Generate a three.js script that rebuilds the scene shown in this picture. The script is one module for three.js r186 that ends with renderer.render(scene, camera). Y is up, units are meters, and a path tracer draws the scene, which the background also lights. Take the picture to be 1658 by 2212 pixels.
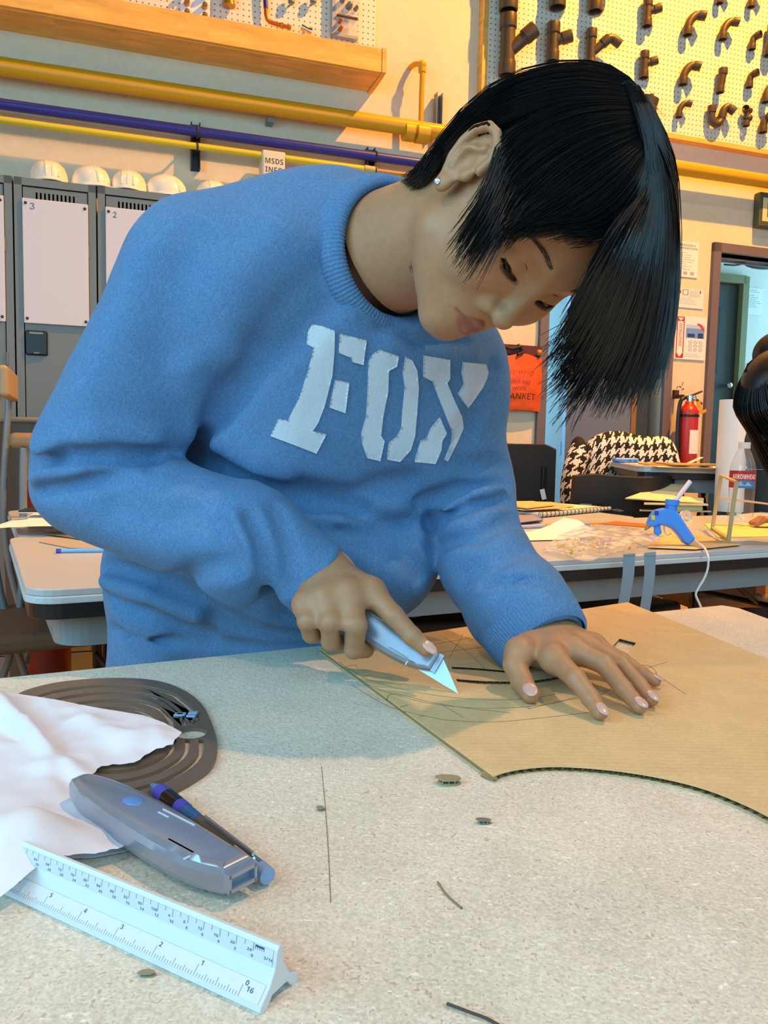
import * as THREE from 'three';
import { RectAreaLightUniformsLib } from 'three/addons/lights/RectAreaLightUniformsLib.js';
import { RoundedBoxGeometry } from 'three/addons/geometries/RoundedBoxGeometry.js';
import { mergeGeometries, mergeVertices, toCreasedNormals } from 'three/addons/utils/BufferGeometryUtils.js';
import { TessellateModifier } from 'three/addons/modifiers/TessellateModifier.js';

// ------------------------------------------------------------------ camera, sky, large lights, exposure
RectAreaLightUniformsLib.init();
const scene = new THREE.Scene();
const renderer = new THREE.WebGLRenderer({ antialias: true });
renderer.toneMapping = THREE.LinearToneMapping;
renderer.toneMappingExposure = 0.82;
renderer.shadowMap.enabled = true;
const FOCAL = 1750, CX = 829, CY = 1106;
const camera = new THREE.PerspectiveCamera(2 * Math.atan(1106 / FOCAL) * 180 / Math.PI, 1658 / 2212, 0.02, 60);
camera.position.set(0, 0.98, 0);
camera.rotation.order = 'YXZ';
camera.rotation.set(-4.93 * Math.PI / 180, 0, 1.2 * Math.PI / 180);
camera.updateMatrixWorld(true);
scene.background = new THREE.Color().setRGB(0.33, 0.75, 1.0);

const WALL_TURN = 19 * Math.PI / 180, WALL_Z = -4.05, ROOM_H = 6.9;
const wallX = new THREE.Vector3(Math.cos(WALL_TURN), 0, -Math.sin(WALL_TURN));
const wallN = new THREE.Vector3(Math.sin(WALL_TURN), 0, Math.cos(WALL_TURN));
const W = (s, y, o) => new THREE.Vector3(0, y, WALL_Z).addScaledVector(wallX, s).addScaledVector(wallN, o);

// daylight through the windows of the wall at the left and behind the camera; the third is an added fill
function windowLight(s, y, o, w, h, color, nits, target) {
  const l = new THREE.RectAreaLight(color, nits, w, h);
  l.position.copy(W(s, y, o)); l.lookAt(W(...target)); l.castShadow = true; scene.add(l); return l;
}
const SKY_BLUE = new THREE.Color().setRGB(0.33, 0.75, 1.0);
windowLight(-2.4, 2.2, 5.15, 2.4, 2.2, SKY_BLUE, 2.7, [-2.4, 2.2, 0]);
windowLight(0.3, 2.2, 5.15, 2.4, 2.2, SKY_BLUE, 2.2, [0.3, 2.2, 0]);
windowLight(3.2, 2.2, 5.15, 2.0, 2.2, SKY_BLUE, 2.2, [3.2, 2.2, 0]);  // added fill window, put in to bring more blue to the right wall
windowLight(-3.75, 2.2, 3.7, 2.2, 2.2, SKY_BLUE, 6.5, [4, 2.2, 3.7]);
// daylight in the room behind the doorways
windowLight(4.5, 1.9, -0.68, 0.7, 1.7, SKY_BLUE, 14, [0, 1.9, -0.68]);
windowLight(0.42, 1.7, -0.45, 0.4, 1.7, SKY_BLUE, 24, [4, 1.7, -0.45]);

// ------------------------------------------------------------------ helpers
const V = (x, y, z) => new THREE.Vector3(x, y, z);
function ray(u, v) { return V((u - CX) / FOCAL, -(v - CY) / FOCAL, -1).applyQuaternion(camera.quaternion); }
const at = (u, v, d) => camera.position.clone().addScaledVector(ray(u, v), d);               // point at depth d
function onY(u, v, y) { const r = ray(u, v); return camera.position.clone().addScaledVector(r, (y - camera.position.y) / r.y); }
function onWall(u, v, o = 0) {                                                               // {s, y} on a plane parallel to the back wall
  const r = ray(u, v), p0 = W(0, 0, o), t = p0.clone().sub(camera.position).dot(wallN) / r.dot(wallN);
  const p = camera.position.clone().addScaledVector(r, t), q = p.clone().sub(V(0, 0, WALL_Z));
  return { s: q.dot(wallX), y: p.y, p };
}
let seedState = 12345;
function rnd() { seedState = (seedState * 1664525 + 1013904223) >>> 0; return seedState / 4294967296; }
const rr = (a, b) => a + (b - a) * rnd();
const clamp = (x, a, b) => Math.min(b, Math.max(a, x));
const mix = (a, b, t) => a + (b - a) * t;
const sstep = (a, b, x) => { const t = clamp((x - a) / (b - a), 0, 1); return t * t * (3 - 2 * t); };
function hash3(x, y, z) { let h = Math.imul(x, 374761393) ^ Math.imul(y, 668265263) ^ Math.imul(z, 2147483647 ^ 0x5bd1e995); h = Math.imul(h ^ (h >>> 13), 1274126177); return ((h ^ (h >>> 16)) >>> 0) / 4294967296; }
function noise3(x, y, z) {
  const X = Math.floor(x), Y = Math.floor(y), Z = Math.floor(z); let fx = x - X, fy = y - Y, fz = z - Z;
  fx = fx * fx * (3 - 2 * fx); fy = fy * fy * (3 - 2 * fy); fz = fz * fz * (3 - 2 * fz);
  const c = (a, b, d) => hash3(X + a, Y + b, Z + d);
  return mix(mix(mix(c(0, 0, 0), c(1, 0, 0), fx), mix(c(0, 1, 0), c(1, 1, 0), fx), fy), mix(mix(c(0, 0, 1), c(1, 0, 1), fx), mix(c(0, 1, 1), c(1, 1, 1), fx), fy), fz);
}
function tnoise(x, y, n, seed) {                               // tileable 2D value noise with n cells
  const X = Math.floor(x), Y = Math.floor(y); let fx = x - X, fy = y - Y; fx = fx * fx * (3 - 2 * fx); fy = fy * fy * (3 - 2 * fy);
  const m = (a) => ((a % n) + n) % n, c = (a, b) => hash3(m(X + a), m(Y + b), seed);
  return mix(mix(c(0, 0), c(1, 0), fx), mix(c(0, 1), c(1, 1), fx), fy);
}
function tex(n, fn, metres, srgb = true) {                     // n x n texture that covers metres x metres
  const d = new Uint8Array(n * n * 4);
  for (let j = 0; j < n; j++) for (let i = 0; i < n; i++) { const c = fn(i / n, j / n, i, j); const k = (j * n + i) * 4; d[k] = clamp(c[0], 0, 255); d[k + 1] = clamp(c[1], 0, 255); d[k + 2] = clamp(c[2], 0, 255); d[k + 3] = 255; }
  const t = new THREE.DataTexture(d, n, n); t.magFilter = THREE.LinearFilter; t.minFilter = THREE.LinearFilter; t.wrapS = t.wrapT = THREE.RepeatWrapping;
  if (srgb) t.colorSpace = THREE.SRGBColorSpace; t.repeat.set(1 / metres, 1 / metres); t.needsUpdate = true; return t;
}
function canvasTex(w, h, draw) {
  const c = document.createElement('canvas'); c.width = w; c.height = h; const g = c.getContext('2d'); draw(g, w, h);
  const t = new THREE.CanvasTexture(c); t.colorSpace = THREE.SRGBColorSpace; t.magFilter = THREE.LinearFilter; return t;
}
function mat(color, roughness = 0.6, more = {}) { return new THREE.MeshStandardMaterial({ color, roughness, metalness: 0, side: THREE.DoubleSide, ...more }); }
function pmat(color, roughness = 0.6, more = {}) { return new THREE.MeshPhysicalMaterial({ color, roughness, metalness: 0, side: THREE.DoubleSide, ...more }); }

// uv in metres, by the dominant axis of every face
function boxUV(g) {
  if (g.index) g = g.toNonIndexed();
  const p = g.attributes.position, uv = new Float32Array(p.count * 2), a = V(), b = V(), c = V();
  for (let i = 0; i < p.count; i += 3) {
    a.fromBufferAttribute(p, i); b.fromBufferAttribute(p, i + 1).sub(a); c.fromBufferAttribute(p, i + 2).sub(a); b.cross(c);
    const x = Math.abs(b.x), y = Math.abs(b.y), z = Math.abs(b.z);
    for (let k = 0; k < 3; k++) {
      a.fromBufferAttribute(p, i + k); const j = (i + k) * 2;
      if (y >= x && y >= z) { uv[j] = a.x; uv[j + 1] = a.z; } else if (x >= z) { uv[j] = a.z; uv[j + 1] = a.y; } else { uv[j] = a.x; uv[j + 1] = a.y; }
    }
  }
  g.setAttribute('uv', new THREE.BufferAttribute(uv, 2)); return g;
}
function join(list) {
  const gs = (Array.isArray(list) ? list : [list]).map((g) => { g = g.index ? g.toNonIndexed() : g; const o = new THREE.BufferGeometry(); for (const k of ['position', 'normal', 'uv']) if (g.attributes[k]) o.setAttribute(k, g.attributes[k]); if (!o.attributes.normal) o.computeVertexNormals(); if (!o.attributes.uv) o.setAttribute('uv', new THREE.BufferAttribute(new Float32Array(o.attributes.position.count * 2), 2)); return o; });
  return gs.length === 1 ? gs[0] : mergeGeometries(gs);
}
const box = (w, h, d, x = 0, y = 0, z = 0) => new THREE.BoxGeometry(w, h, d).translate(x, y, z);
const rbox = (w, h, d, r, x = 0, y = 0, z = 0, seg = 2) => new RoundedBoxGeometry(w, h, d, seg, Math.min(r, w / 2.01, h / 2.01, d / 2.01)).translate(x, y, z);
function cyl(a, b, r, r2 = r, seg = 18, open = false) {         // cylinder from a to b
  const d = b.clone().sub(a), g = new THREE.CylinderGeometry(r2, r, d.length(), seg, 1, open); g.translate(0, d.length() / 2, 0);
  g.applyQuaternion(new THREE.Quaternion().setFromUnitVectors(V(0, 1, 0), d.normalize())); return g.translate(a.x, a.y, a.z);
}
function tube(pts, r, seg = 24, rad = 8, closed = false) { return new THREE.TubeGeometry(new THREE.CatmullRomCurve3(pts, closed, 'centripetal'), seg, r, rad, closed); }
const ball = (r, x, y, z, sx = 1, sy = 1, sz = 1, n = 16) => new THREE.SphereGeometry(r, n, Math.ceil(n * 0.7)).scale(sx, sy, sz).translate(x, y, z);
const lathe = (pts, seg = 28) => new THREE.LatheGeometry(pts.map(([x, y]) => new THREE.Vector2(x, y)), seg);
function shape(pts, holes = []) { const s = new THREE.Shape(pts.map(([x, y]) => new THREE.Vector2(x, y))); for (const h of holes) s.holes.push(new THREE.Path(h.map(([x, y]) => new THREE.Vector2(x, y)))); return s; }
function slab(pts, depth, bevel = 0, holes = []) {              // outline in x, y; thickness along z from 0
  return new THREE.ExtrudeGeometry(shape(pts, holes), { depth: depth - 2 * bevel, bevelEnabled: bevel > 0, bevelSize: bevel, bevelThickness: bevel, bevelOffset: -bevel, bevelSegments: 2, curveSegments: 12 }).translate(0, 0, bevel);
}
function flat(pts, y, h, bevel = 0, holes = []) {               // outline given as [x, z] in the world, lying flat from height y to y + h
  const f = (l) => l.map(([x, z]) => [x, -z]);
  return slab(f(pts), h, bevel, holes.map(f)).rotateX(-Math.PI / 2).translate(0, y, 0);
}
// ---- naming, things and parts
const used = {};
function numbered(n) { if (!(n in used)) { used[n] = 0; return n; } return n + '_' + String(++used[n]).padStart(3, '0'); }
function shade(o) { o.castShadow = true; o.receiveShadow = true; return o; }
function info(o, label, category, group, kind) { o.userData = { ...o.userData, label, category }; if (group) o.userData.group = group; if (kind) o.userData.kind = kind; return o; }
function thing(name, label, category, pos = V(0, 0, 0), turn = 0, group) {
  const o = new THREE.Group(); o.name = numbered(name); o.position.copy(pos); o.rotation.y = turn; scene.add(o); o.updateMatrixWorld(true); return info(o, label, category, group);
}
function part(name, parent, geo, m, label) {                     // geometry in the parent's own axes
  const g = boxless(geo), o = shade(new THREE.Mesh(g, m)); o.name = name; parent.add(o); if (label) o.userData.label = label; return o;
}
function wpart(name, parent, geo, m, label) {                    // geometry in the world's axes
  parent.updateMatrixWorld(true); const g = boxless(geo); g.applyMatrix4(parent.matrixWorld.clone().invert()); const o = shade(new THREE.Mesh(g, m)); o.name = name; parent.add(o); if (label) o.userData.label = label; return o;
}
function boxless(geo) { return geo.userData?.ownUV ? geo : boxUV(join(geo)); }
function ownUV(geo) { const g = join(geo); g.userData.ownUV = true; return g; }
function single(name, geo, m, label, category, group, kind) {    // a thing that is one mesh, geometry in the world's axes; origin at its base
  const g = boxless(geo); g.computeBoundingBox(); const b = g.boundingBox, c = V((b.min.x + b.max.x) / 2, b.min.y, (b.min.z + b.max.z) / 2);
  g.translate(-c.x, -c.y, -c.z); const o = shade(new THREE.Mesh(g, m)); o.name = numbered(name); o.position.copy(c); scene.add(o); return info(o, label, category, group, kind);
}
function struct(name, geo, m) { const o = shade(new THREE.Mesh(boxless(geo), m)); o.name = name; o.userData.kind = 'structure'; scene.add(o); return o; }
function structG(name, pos, turn = WALL_TURN) { const o = new THREE.Group(); o.name = name; o.position.copy(pos); o.rotation.y = turn; o.userData.kind = 'structure'; scene.add(o); o.updateMatrixWorld(true); return o; }
const toWall = (g) => join(g).rotateY(WALL_TURN).translate(0, 0, WALL_Z);   // geometry given in (s, y, o) to the world
// ------------------------------------------------------------------ textures and materials of the room
const plasterTex = tex(256, (x, y) => { const n = tnoise(x * 64, y * 64, 64, 1) * 6 + tnoise(x * 8, y * 8, 8, 2) * 6; return [212 + n, 197 + n, 170 + n]; }, 1.2);
const wallMat = mat(0xffffff, 0.85, { map: plasterTex });
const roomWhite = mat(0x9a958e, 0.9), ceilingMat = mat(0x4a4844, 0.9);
const floorTex = tex(512, (x, y) => { const b = Math.floor(y * 8), g = tnoise(x * 8 + b * 3.1, y * 256, 256, 3) * 22 + tnoise(x * 64, y * 64, 64, 4) * 12 - (y * 8 % 1 < 0.02 ? 40 : 0) + hash3(b, 0, 9) * 14; return [206 + g, 160 + g * 0.9, 100 + g * 0.7]; }, 1.6);
const floorMat = mat(0xffffff, 0.45, { map: floorTex });
const frameMat = mat(0x6d6166, 0.5);
const pegTex = tex(64, (x, y) => { const dx = x - 0.5, dy = y - 0.5, r = Math.hypot(dx, dy); return r < 0.10 ? [104, 88, 70] : r < 0.15 ? [166, 148, 126] : [226, 216, 200]; }, 0.0254);  // holes are flat dots, their shade painted in as dark colour
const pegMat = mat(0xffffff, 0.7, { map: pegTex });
function woodTex(r, g, b, k, seed) { return tex(256, (x, y) => { const w = tnoise(x * 4 + 2 * tnoise(x * 4, y * 4, 4, seed), y * 32, 32, seed + 1) * k + tnoise(x * 16, y * 128, 128, seed + 2) * k * 0.5 - k * 0.7; return [r + w, g + w * 0.85, b + w * 0.6]; }, 0.6); }
const pineMat = mat(0xffffff, 0.6, { map: woodTex(226, 172, 84, 34, 11) });
const brownTrim = mat(0x8a6234, 0.6);
const steelMat = mat(0x7b8488, 0.42, { metalness: 0.25 });
const darkSteel = mat(0x3a3d3f, 0.5, { metalness: 0.4 });
const blackPaint = mat(0x15130f, 0.35);
const whitePaper = mat(0xe9e8ea, 0.8);

// ------------------------------------------------------------------ room shell
const S0 = -3.9, S1 = 4.6, O1 = 5.3, TH = 0.16;
struct('floor', toWall(box(S1 - S0 + 1, 0.12, O1 + 4.2, (S0 + S1) / 2, -0.06, (O1 - 3.4) / 2)), floorMat);
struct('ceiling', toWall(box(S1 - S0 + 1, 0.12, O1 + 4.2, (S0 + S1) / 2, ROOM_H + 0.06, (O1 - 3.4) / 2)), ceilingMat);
const D1 = [0.885, 1.625, 2.10], D2 = [1.965, 2.86, 2.085];      // doorways: from s, to s, height
struct('wall_back', toWall(slab([[S0, 0], [D1[0], 0], [D1[0], D1[2]], [D1[1], D1[2]], [D1[1], 0], [D2[0], 0], [D2[0], D2[2]], [D2[1], D2[2]], [D2[1], 0], [S1, 0], [S1, ROOM_H], [S0, ROOM_H]], TH).translate(0, 0, -TH)), wallMat);
struct('wall_right', toWall(box(TH, ROOM_H, O1, S1 + TH / 2, ROOM_H / 2, O1 / 2)), roomWhite);
function wallWithWindows(name, len, windows) {                    // outline in x from 0 to len, holes cut for the windows
  return slab([[0, 0], [len, 0], [len, ROOM_H], [0, ROOM_H]], TH, 0, windows.map(([x, y, w, h]) => [[x, y], [x + w, y], [x + w, y + h], [x, y + h]]));
}
struct('wall_left', toWall(wallWithWindows('l', O1, [[2.6, 1.1, 2.2, 2.2]]).rotateY(-Math.PI / 2).translate(S0, 0, 0)), roomWhite);
struct('wall_front', toWall(wallWithWindows('f', S1 - S0, [[0.3, 1.1, 2.4, 2.2], [3.0, 1.1, 2.4, 2.2], [6.1, 1.1, 2.0, 2.2]]).translate(S0, 0, O1)), roomWhite);  // the rightmost opening belongs to the added fill window
function windowFrame(n, geos) { const o = structG('window_' + n, W(0, 0, 0)); part('window_frame', o, geos, mat(0x6f7276, 0.5)); return o; }
const wf = (x0, w, o) => [box(w, 0.06, 0.08, x0 + w / 2, 1.13, o), box(w, 0.06, 0.08, x0 + w / 2, 3.27, o), box(0.06, 2.2, 0.08, x0 + 0.03, 2.2, o), box(0.06, 2.2, 0.08, x0 + w - 0.03, 2.2, o), box(0.05, 2.2, 0.07, x0 + w / 2, 2.2, o)];
windowFrame(1, wf(S0 + 0.3, 2.4, O1 + 0.1)); windowFrame(2, wf(S0 + 3.0, 2.4, O1 + 0.1));
windowFrame(4, wf(S0 + 6.1, 2.0, O1 + 0.1));  // frame of the added fill window at the right
windowFrame(3, wf(2.6, 2.2, 0).map((g) => g.rotateY(-Math.PI / 2).translate(S0 - 0.1, 0, 0)));
// the room behind the doorways
const backRoom = mat(0xd9dcdc, 0.85);
struct('wall_hall_far', toWall(slab([[0.3, 0], [S1, 0], [S1, ROOM_H], [0.3, ROOM_H]], 0.1).translate(0, 0, -2.5)), backRoom);
struct('wall_hall_left', toWall(slab([[-2.45, 0], [-0.16, 0], [-0.16, ROOM_H], [-2.45, ROOM_H]], 0.1, 0, [[[-0.65, 0.85], [-0.25, 0.85], [-0.25, 2.55], [-0.65, 2.55]]]).rotateY(-Math.PI / 2).translate(0.36, 0, 0)), backRoom);
struct('wall_hall_right', toWall(slab([[-2.45, 0], [-0.16, 0], [-0.16, ROOM_H], [-2.45, ROOM_H]], 0.1, 0, [[[-1.03, 1.05], [-0.33, 1.05], [-0.33, 2.75], [-1.03, 2.75]]]).rotateY(-Math.PI / 2).translate(S1 + 0.05, 0, 0)), backRoom);
// a partition that stands across the second doorway with its own door
const PO = -1.15;
struct('wall_hall_partition', toWall(slab([[3.17, 0], [4.5, 0], [4.5, 3.6], [2.3, 3.6], [2.3, 2.24], [3.17, 2.24]], 0.08).translate(0, 0, PO - 0.08)), backRoom);
const blueWall = mat(0xb9c8d2, 0.85);
struct('wall_hall_stub', toWall(box(0.62, 2.6, 0.06, 1.36, 1.3, -0.75)), blueWall);

// door frames
function doorFrame(n, [a, b, h], m) { struct('trim_' + n, [[a - 0.05, a], [b, b + 0.05]].map(([x, y]) => toWall(box(y - x, h + 0.05, TH + 0.05, (x + y) / 2, (h + 0.05) / 2, -TH / 2))).concat([toWall(box(b - a + 0.1, 0.05, TH + 0.05, (a + b) / 2, h + 0.025, -TH / 2))]), m); }
doorFrame(1, D1, frameMat); doorFrame(2, D2, frameMat);
// grey door of the first doorway, ajar, and its closer panel
const door1 = structG('door_1', W(1.60, 0, -0.10), WALL_TURN - 0.14);
part('door_leaf', door1, box(0.49, 2.04, 0.045, -0.245, 1.03, 0), mat(0x6a7284, 0.5));
part('door_edge', door1, box(0.03, 2.04, 0.05, -0.085, 1.03, 0.004), brownTrim);
part('door_stile', door1, box(0.07, 2.04, 0.05, -0.035, 1.03, 0.003), mat(0x33383b, 0.5));
part('handle', door1, [ball(0.028, -0.15, 1.02, 0.07), cyl(V(-0.15, 1.02, 0.02), V(-0.15, 1.02, 0.06), 0.011)], steelMat);
// dark door with a narrow pane behind the second doorway
const door2 = structG('door_2', W(2.6, 0, PO - 0.05));
part('door_leaf', door2, slab([[0, 0.02], [0.56, 0.02], [0.56, 2.2], [0, 2.2]], 0.045, 0, [[[0.33, 1.54], [0.40, 1.54], [0.40, 2.03], [0.33, 2.03]]]), mat(0x2c3238, 0.5));
part('door_frame', door2, [box(0.055, 2.26, 0.12, 0.588, 1.13, 0.03), box(0.62, 0.06, 0.12, 0.28, 2.235, 0.03)], mat(0x7a7a52, 0.6));
const paneMat = pmat(0xeaf6ff, 0.1, { emissive: 0x8fd4ff, emissiveIntensity: 1.5 });
part('pane_lit_window', door2, box(0.07, 0.49, 0.01, 0.365, 1.785, 0.02), paneMat);
part('handle', door2, [ball(0.024, 0.475, 1.455, 0.1, 1, 1, 0.8), cyl(V(0.475, 1.455, 0.03), V(0.475, 1.455, 0.09), 0.011)], mat(0xb9bcbd, 0.25, { metalness: 0.9 }));
{ const l = new THREE.RectAreaLight(0x8fd4ff, 1.5, 0.07, 0.49); l.position.copy(W(2.965, 1.785, PO + 0.02)); l.lookAt(W(2.965, 1.785, 3)); l.castShadow = true; scene.add(l); }

// ------------------------------------------------------------------ ceiling lamps (warm high-bay lamps on rods)
const AMBER = new THREE.Color().setRGB(1.0, 0.40, 0.03), WARM = new THREE.Color().setRGB(1.0, 0.58, 0.30);
function lamp(s, y, o, cd, label, deg, color, aim) {              // aim: where on the wall or floor the beam points
  const p = W(s, y, o), t = thing('high_bay_lamp', label, 'ceiling lamp', p, 0, 'warm high bay lamps under the ceiling');
  const dir = aim ? W(...aim).sub(p).normalize() : V(0, -1, 0), q = new THREE.Quaternion().setFromUnitVectors(V(0, -1, 0), dir), turn = (g) => join(g).applyQuaternion(q);
  part('reflector', t, turn(lathe([[0.04, 0.16], [0.08, 0.14], [0.13, 0.05], [0.15, -0.01], [0.152, -0.01], [0.135, 0.055], [0.085, 0.15], [0.04, 0.17]])), mat(0x8a8d8e, 0.4, { metalness: 0.6 }));
  part('socket', t, turn(cyl(V(0, 0.06, 0), V(0, 0.2, 0), 0.035)), darkSteel);
  part('rod', t, cyl(dir.clone().multiplyScalar(-0.16), V(dir.x * -0.16, ROOM_H - y, dir.z * -0.16), 0.012), darkSteel);
  part('bulb', t, ball(0.05, 0, 0, 0, 1, 1.2, 1), mat(0xfff0d0, 0.4, { emissive: color, emissiveIntensity: 6 }));
  const l = new THREE.SpotLight(color, cd, 0, deg * Math.PI / 180, 0.3, 2); l.position.copy(dir).multiplyScalar(0.09); l.target.position.copy(dir).multiplyScalar(3); t.add(l.target); l.castShadow = true; l.shadow.radius = 2.2; l.shadow.mapSize.set(2048, 2048); t.add(l); return t;
}
lamp(2.0, 5.6, 1.8, 172, 'warm high bay lamp aimed at the right pegboard of black fittings', 46, AMBER, [0.7, 2.8, 0]);
lamp(1.28, 6.1, 3.46, 54, 'warm high bay lamp above and right of the work bench', 48, WARM);
lamp(-3.5, 4.9, 4.6, 15, 'warm high bay lamp at the left end of the room', 62, WARM);
lamp(-2.7, 5.8, 1.7, 16, 'warm high bay lamp above the lockers end of the room', 27, AMBER, [-1.7, 0.8, 0.7]);
// ------------------------------------------------------------------ things on the back wall
function wallThing(name, label, category, s, y, o, group) { return thing(name, label, category, W(s, y, o), WALL_TURN, group); }
// pegboards
{
  const t = wallThing('pegboard', 'cream pegboard above the wooden ledge at the upper left', 'pegboard', -0.86, 2.70, 0);
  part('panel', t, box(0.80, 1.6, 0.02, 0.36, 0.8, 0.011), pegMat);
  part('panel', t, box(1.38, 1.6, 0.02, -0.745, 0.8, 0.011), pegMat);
  part('seam_strip', t, box(0.012, 1.6, 0.024, -0.048, 0.8, 0.013), mat(0x4a3320, 0.6));
  const r = wallThing('pegboard', 'large pegboard with black pipe fittings at the upper right', 'pegboard', 0.47, 2.665, 0);
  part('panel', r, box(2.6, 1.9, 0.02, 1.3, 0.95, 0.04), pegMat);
  part('frame', r, [box(0.028, 1.93, 0.052, -0.014, 0.95, 0.026), box(2.63, 0.025, 0.052, 1.3, -0.012, 0.026)], pineMat);
}
// wooden ledge
{
  const t = wallThing('wooden_ledge', 'long golden pine ledge under the upper left pegboard', 'ledge', -1.5, 2.66, 0);
  part('front_board', t, box(3.0, 0.10, 0.025, -0.13, 0.03, 0.2), pineMat);
  part('bottom_board', t, box(3.0, 0.025, 0.19, -0.13, -0.01, 0.095), pineMat);
  part('end_cap', t, slab([[0, -0.03], [0.10, -0.03], [0.215, -0.02], [0.215, 0.085], [0, 0.085]].map(([x, y]) => [-x, y]), 0.022, 0.002).rotateY(Math.PI / 2).translate(1.372, 0, 0), pineMat);
}
const yellowPaint = mat(0xd09a18, 0.38), bluePaint = mat(0x1b2484, 0.4), yellowBright = mat(0xd9c22a, 0.4), orangePaint = mat(0xb98a4a, 0.5);
{
  const t = wallThing('gas_pipe', 'thick yellow pipe running along the whole back wall', 'pipe', 0, 2.45, 0.085);
  const hang = (x) => box(0.03, 0.02, 0.06, x, -0.03, -0.055);
  part('pipe', t, cyl(V(-3.85, 0, 0), V(4.4, 0.04, 0), 0.036, 0.036, 28), yellowPaint);
  part('coupling', t, [cyl(V(0.03, 0, 0), V(0.075, 0, 0), 0.044, 0.044, 28), cyl(V(0.09, 0, 0), V(0.15, 0, 0), 0.046, 0.046, 28)], yellowPaint);
  for (const x of [-2.6, -0.6, 1.55]) part('hanger', t, hang(x), steelMat);
  const r = wallThing('pipe_riser', 'short upright yellow pipe with a bent top above the thick pipe', 'pipe', 0.115, 2.485, 0.085);
  part('pipe', r, tube([V(0, 0, 0), V(0, 0.14, 0), V(0, 0.26, 0), V(-0.004, 0.285, -0.01), V(-0.02, 0.296, -0.04), V(-0.03, 0.296, -0.08)], 0.0125, 30, 12), yellowPaint);
  part('elbow_collar', r, [ball(0.021, 0, 0.282, -0.004), cyl(V(0, 0.245, 0), V(0, 0.268, 0), 0.018)], yellowPaint);
  const c = wallThing('metal_channel', 'short upright grey metal channel beside the yellow riser', 'channel', 0.225, 2.50, 0.03);
  part('channel', c, [box(0.003, 0.17, 0.04, -0.014, 0.085, 0), box(0.003, 0.17, 0.04, 0.014, 0.085, 0), box(0.03, 0.17, 0.003, 0, 0.085, -0.02)], steelMat);
}
{
  const t = wallThing('water_pipe', 'dark blue pipe below the thick yellow pipe', 'pipe', 0, 2.305, 0.11);
  part('pipe', t, cyl(V(-3.85, 0, 0), V(0.95, 0, 0), 0.0215, 0.0215, 20), bluePaint);
  const y = wallThing('thin_pipe', 'thin bright yellow pipe under the blue pipe', 'pipe', 0, 2.245, 0.105);
  part('pipe', y, cyl(V(-3.85, 0, 0), V(-0.15, 0, 0), 0.014, 0.014, 16), yellowBright);
  part('bare_end', y, cyl(V(-0.12, 0, 0), V(0.95, 0, 0), 0.0095, 0.0095, 14), orangePaint);
  part('coupling', y, cyl(V(-0.17, 0, 0), V(-0.11, 0, 0), 0.018, 0.018, 16), mat(0xb7a878, 0.5));
  const z = wallThing('conduit', 'slim tan conduit running just above the blue pipe', 'pipe', 0, 2.335, 0.05);
  part('pipe', z, cyl(V(-0.9, 0, 0), V(0.95, 0, 0), 0.009, 0.009, 12), orangePaint);
  for (const [s, w] of [[-0.93, 'left'], [-0.115, 'right']]) {
    const b = wallThing('strut_bracket', w === 'left' ? 'steel strut bracket holding pipes above the hard hats' : 'steel strut bracket holding pipes beside the box marked INFO', 'bracket', s, 2.17, 0.002, 'strut brackets');
    part('channel', b, [box(0.004, 0.2, 0.04, -0.018, 0.1, 0.02), box(0.004, 0.2, 0.04, 0.018, 0.1, 0.02), box(0.04, 0.2, 0.004, 0, 0.1, 0.002)], darkSteel);
    part('clamp', b, [new THREE.TorusGeometry(0.0235, 0.004, 8, 20).rotateY(Math.PI / 2).translate(0, 0.135, 0.108), box(0.008, 0.008, 0.07, 0, 0.135, 0.055)], darkSteel);
    part('clamp', b, [new THREE.TorusGeometry(0.016, 0.004, 8, 20).rotateY(Math.PI / 2).translate(0, 0.075, 0.103), box(0.008, 0.008, 0.07, 0, 0.075, 0.05)], darkSteel);
  }
}
// things on the left pegboard
const brass = mat(0xb08a3c, 0.35, { metalness: 0.7 }), copper = mat(0xb8682a, 0.35, { metalness: 0.6 }), chrome = mat(0xd8dadb, 0.15, { metalness: 1 }), redPaint = mat(0xb02a20, 0.45);
{
  const a = onWall(150, -6, 0.05), b = onWall(315, 20, 0.05), t = wallThing('red_rod', 'red plastic pipe lying along the upper left pegboard', 'pipe', b.s, b.y, 0.05);
  part('pipe', t, cyl(V(0, 0, 0), V(a.s - b.s, a.y - b.y, 0), 0.011, 0.011, 16), redPaint);
  part('ferrule', t, cyl(V(-0.004, 0, 0), V(0.006, 0, 0), 0.0125), mat(0x7a1d18, 0.5));
}
{
  const p = onWall(422, 52, 0.03), t = wallThing('fitting_plate', 'white sample plate with two columns of brass valves', 'sample plate', p.s, p.y, 0.028);
  part('plate', t, rbox(0.128, 0.19, 0.008, 0.004, 0, 0.1, 0), whitePaper);
  for (const x of [-0.038, 0.038]) for (let k = 0; k < 4; k++) { const v = part('valve', t, [cyl(V(x, 0.035 + k * 0.042, 0.004), V(x, 0.035 + k * 0.042, 0.03), 0.013, 0.011), ball(0.008, x, 0.035 + k * 0.042, 0.03)], brass); part('knob', v, cyl(V(x, 0.035 + k * 0.042, 0.03), V(x, 0.035 + k * 0.042, 0.037), 0.006), chrome); }
  part('hook', t, tube([V(0, 0.014, 0.004), V(0, 0.004, 0.012), V(0, -0.006, 0.004)], 0.002, 8, 6), darkSteel);
}
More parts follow.
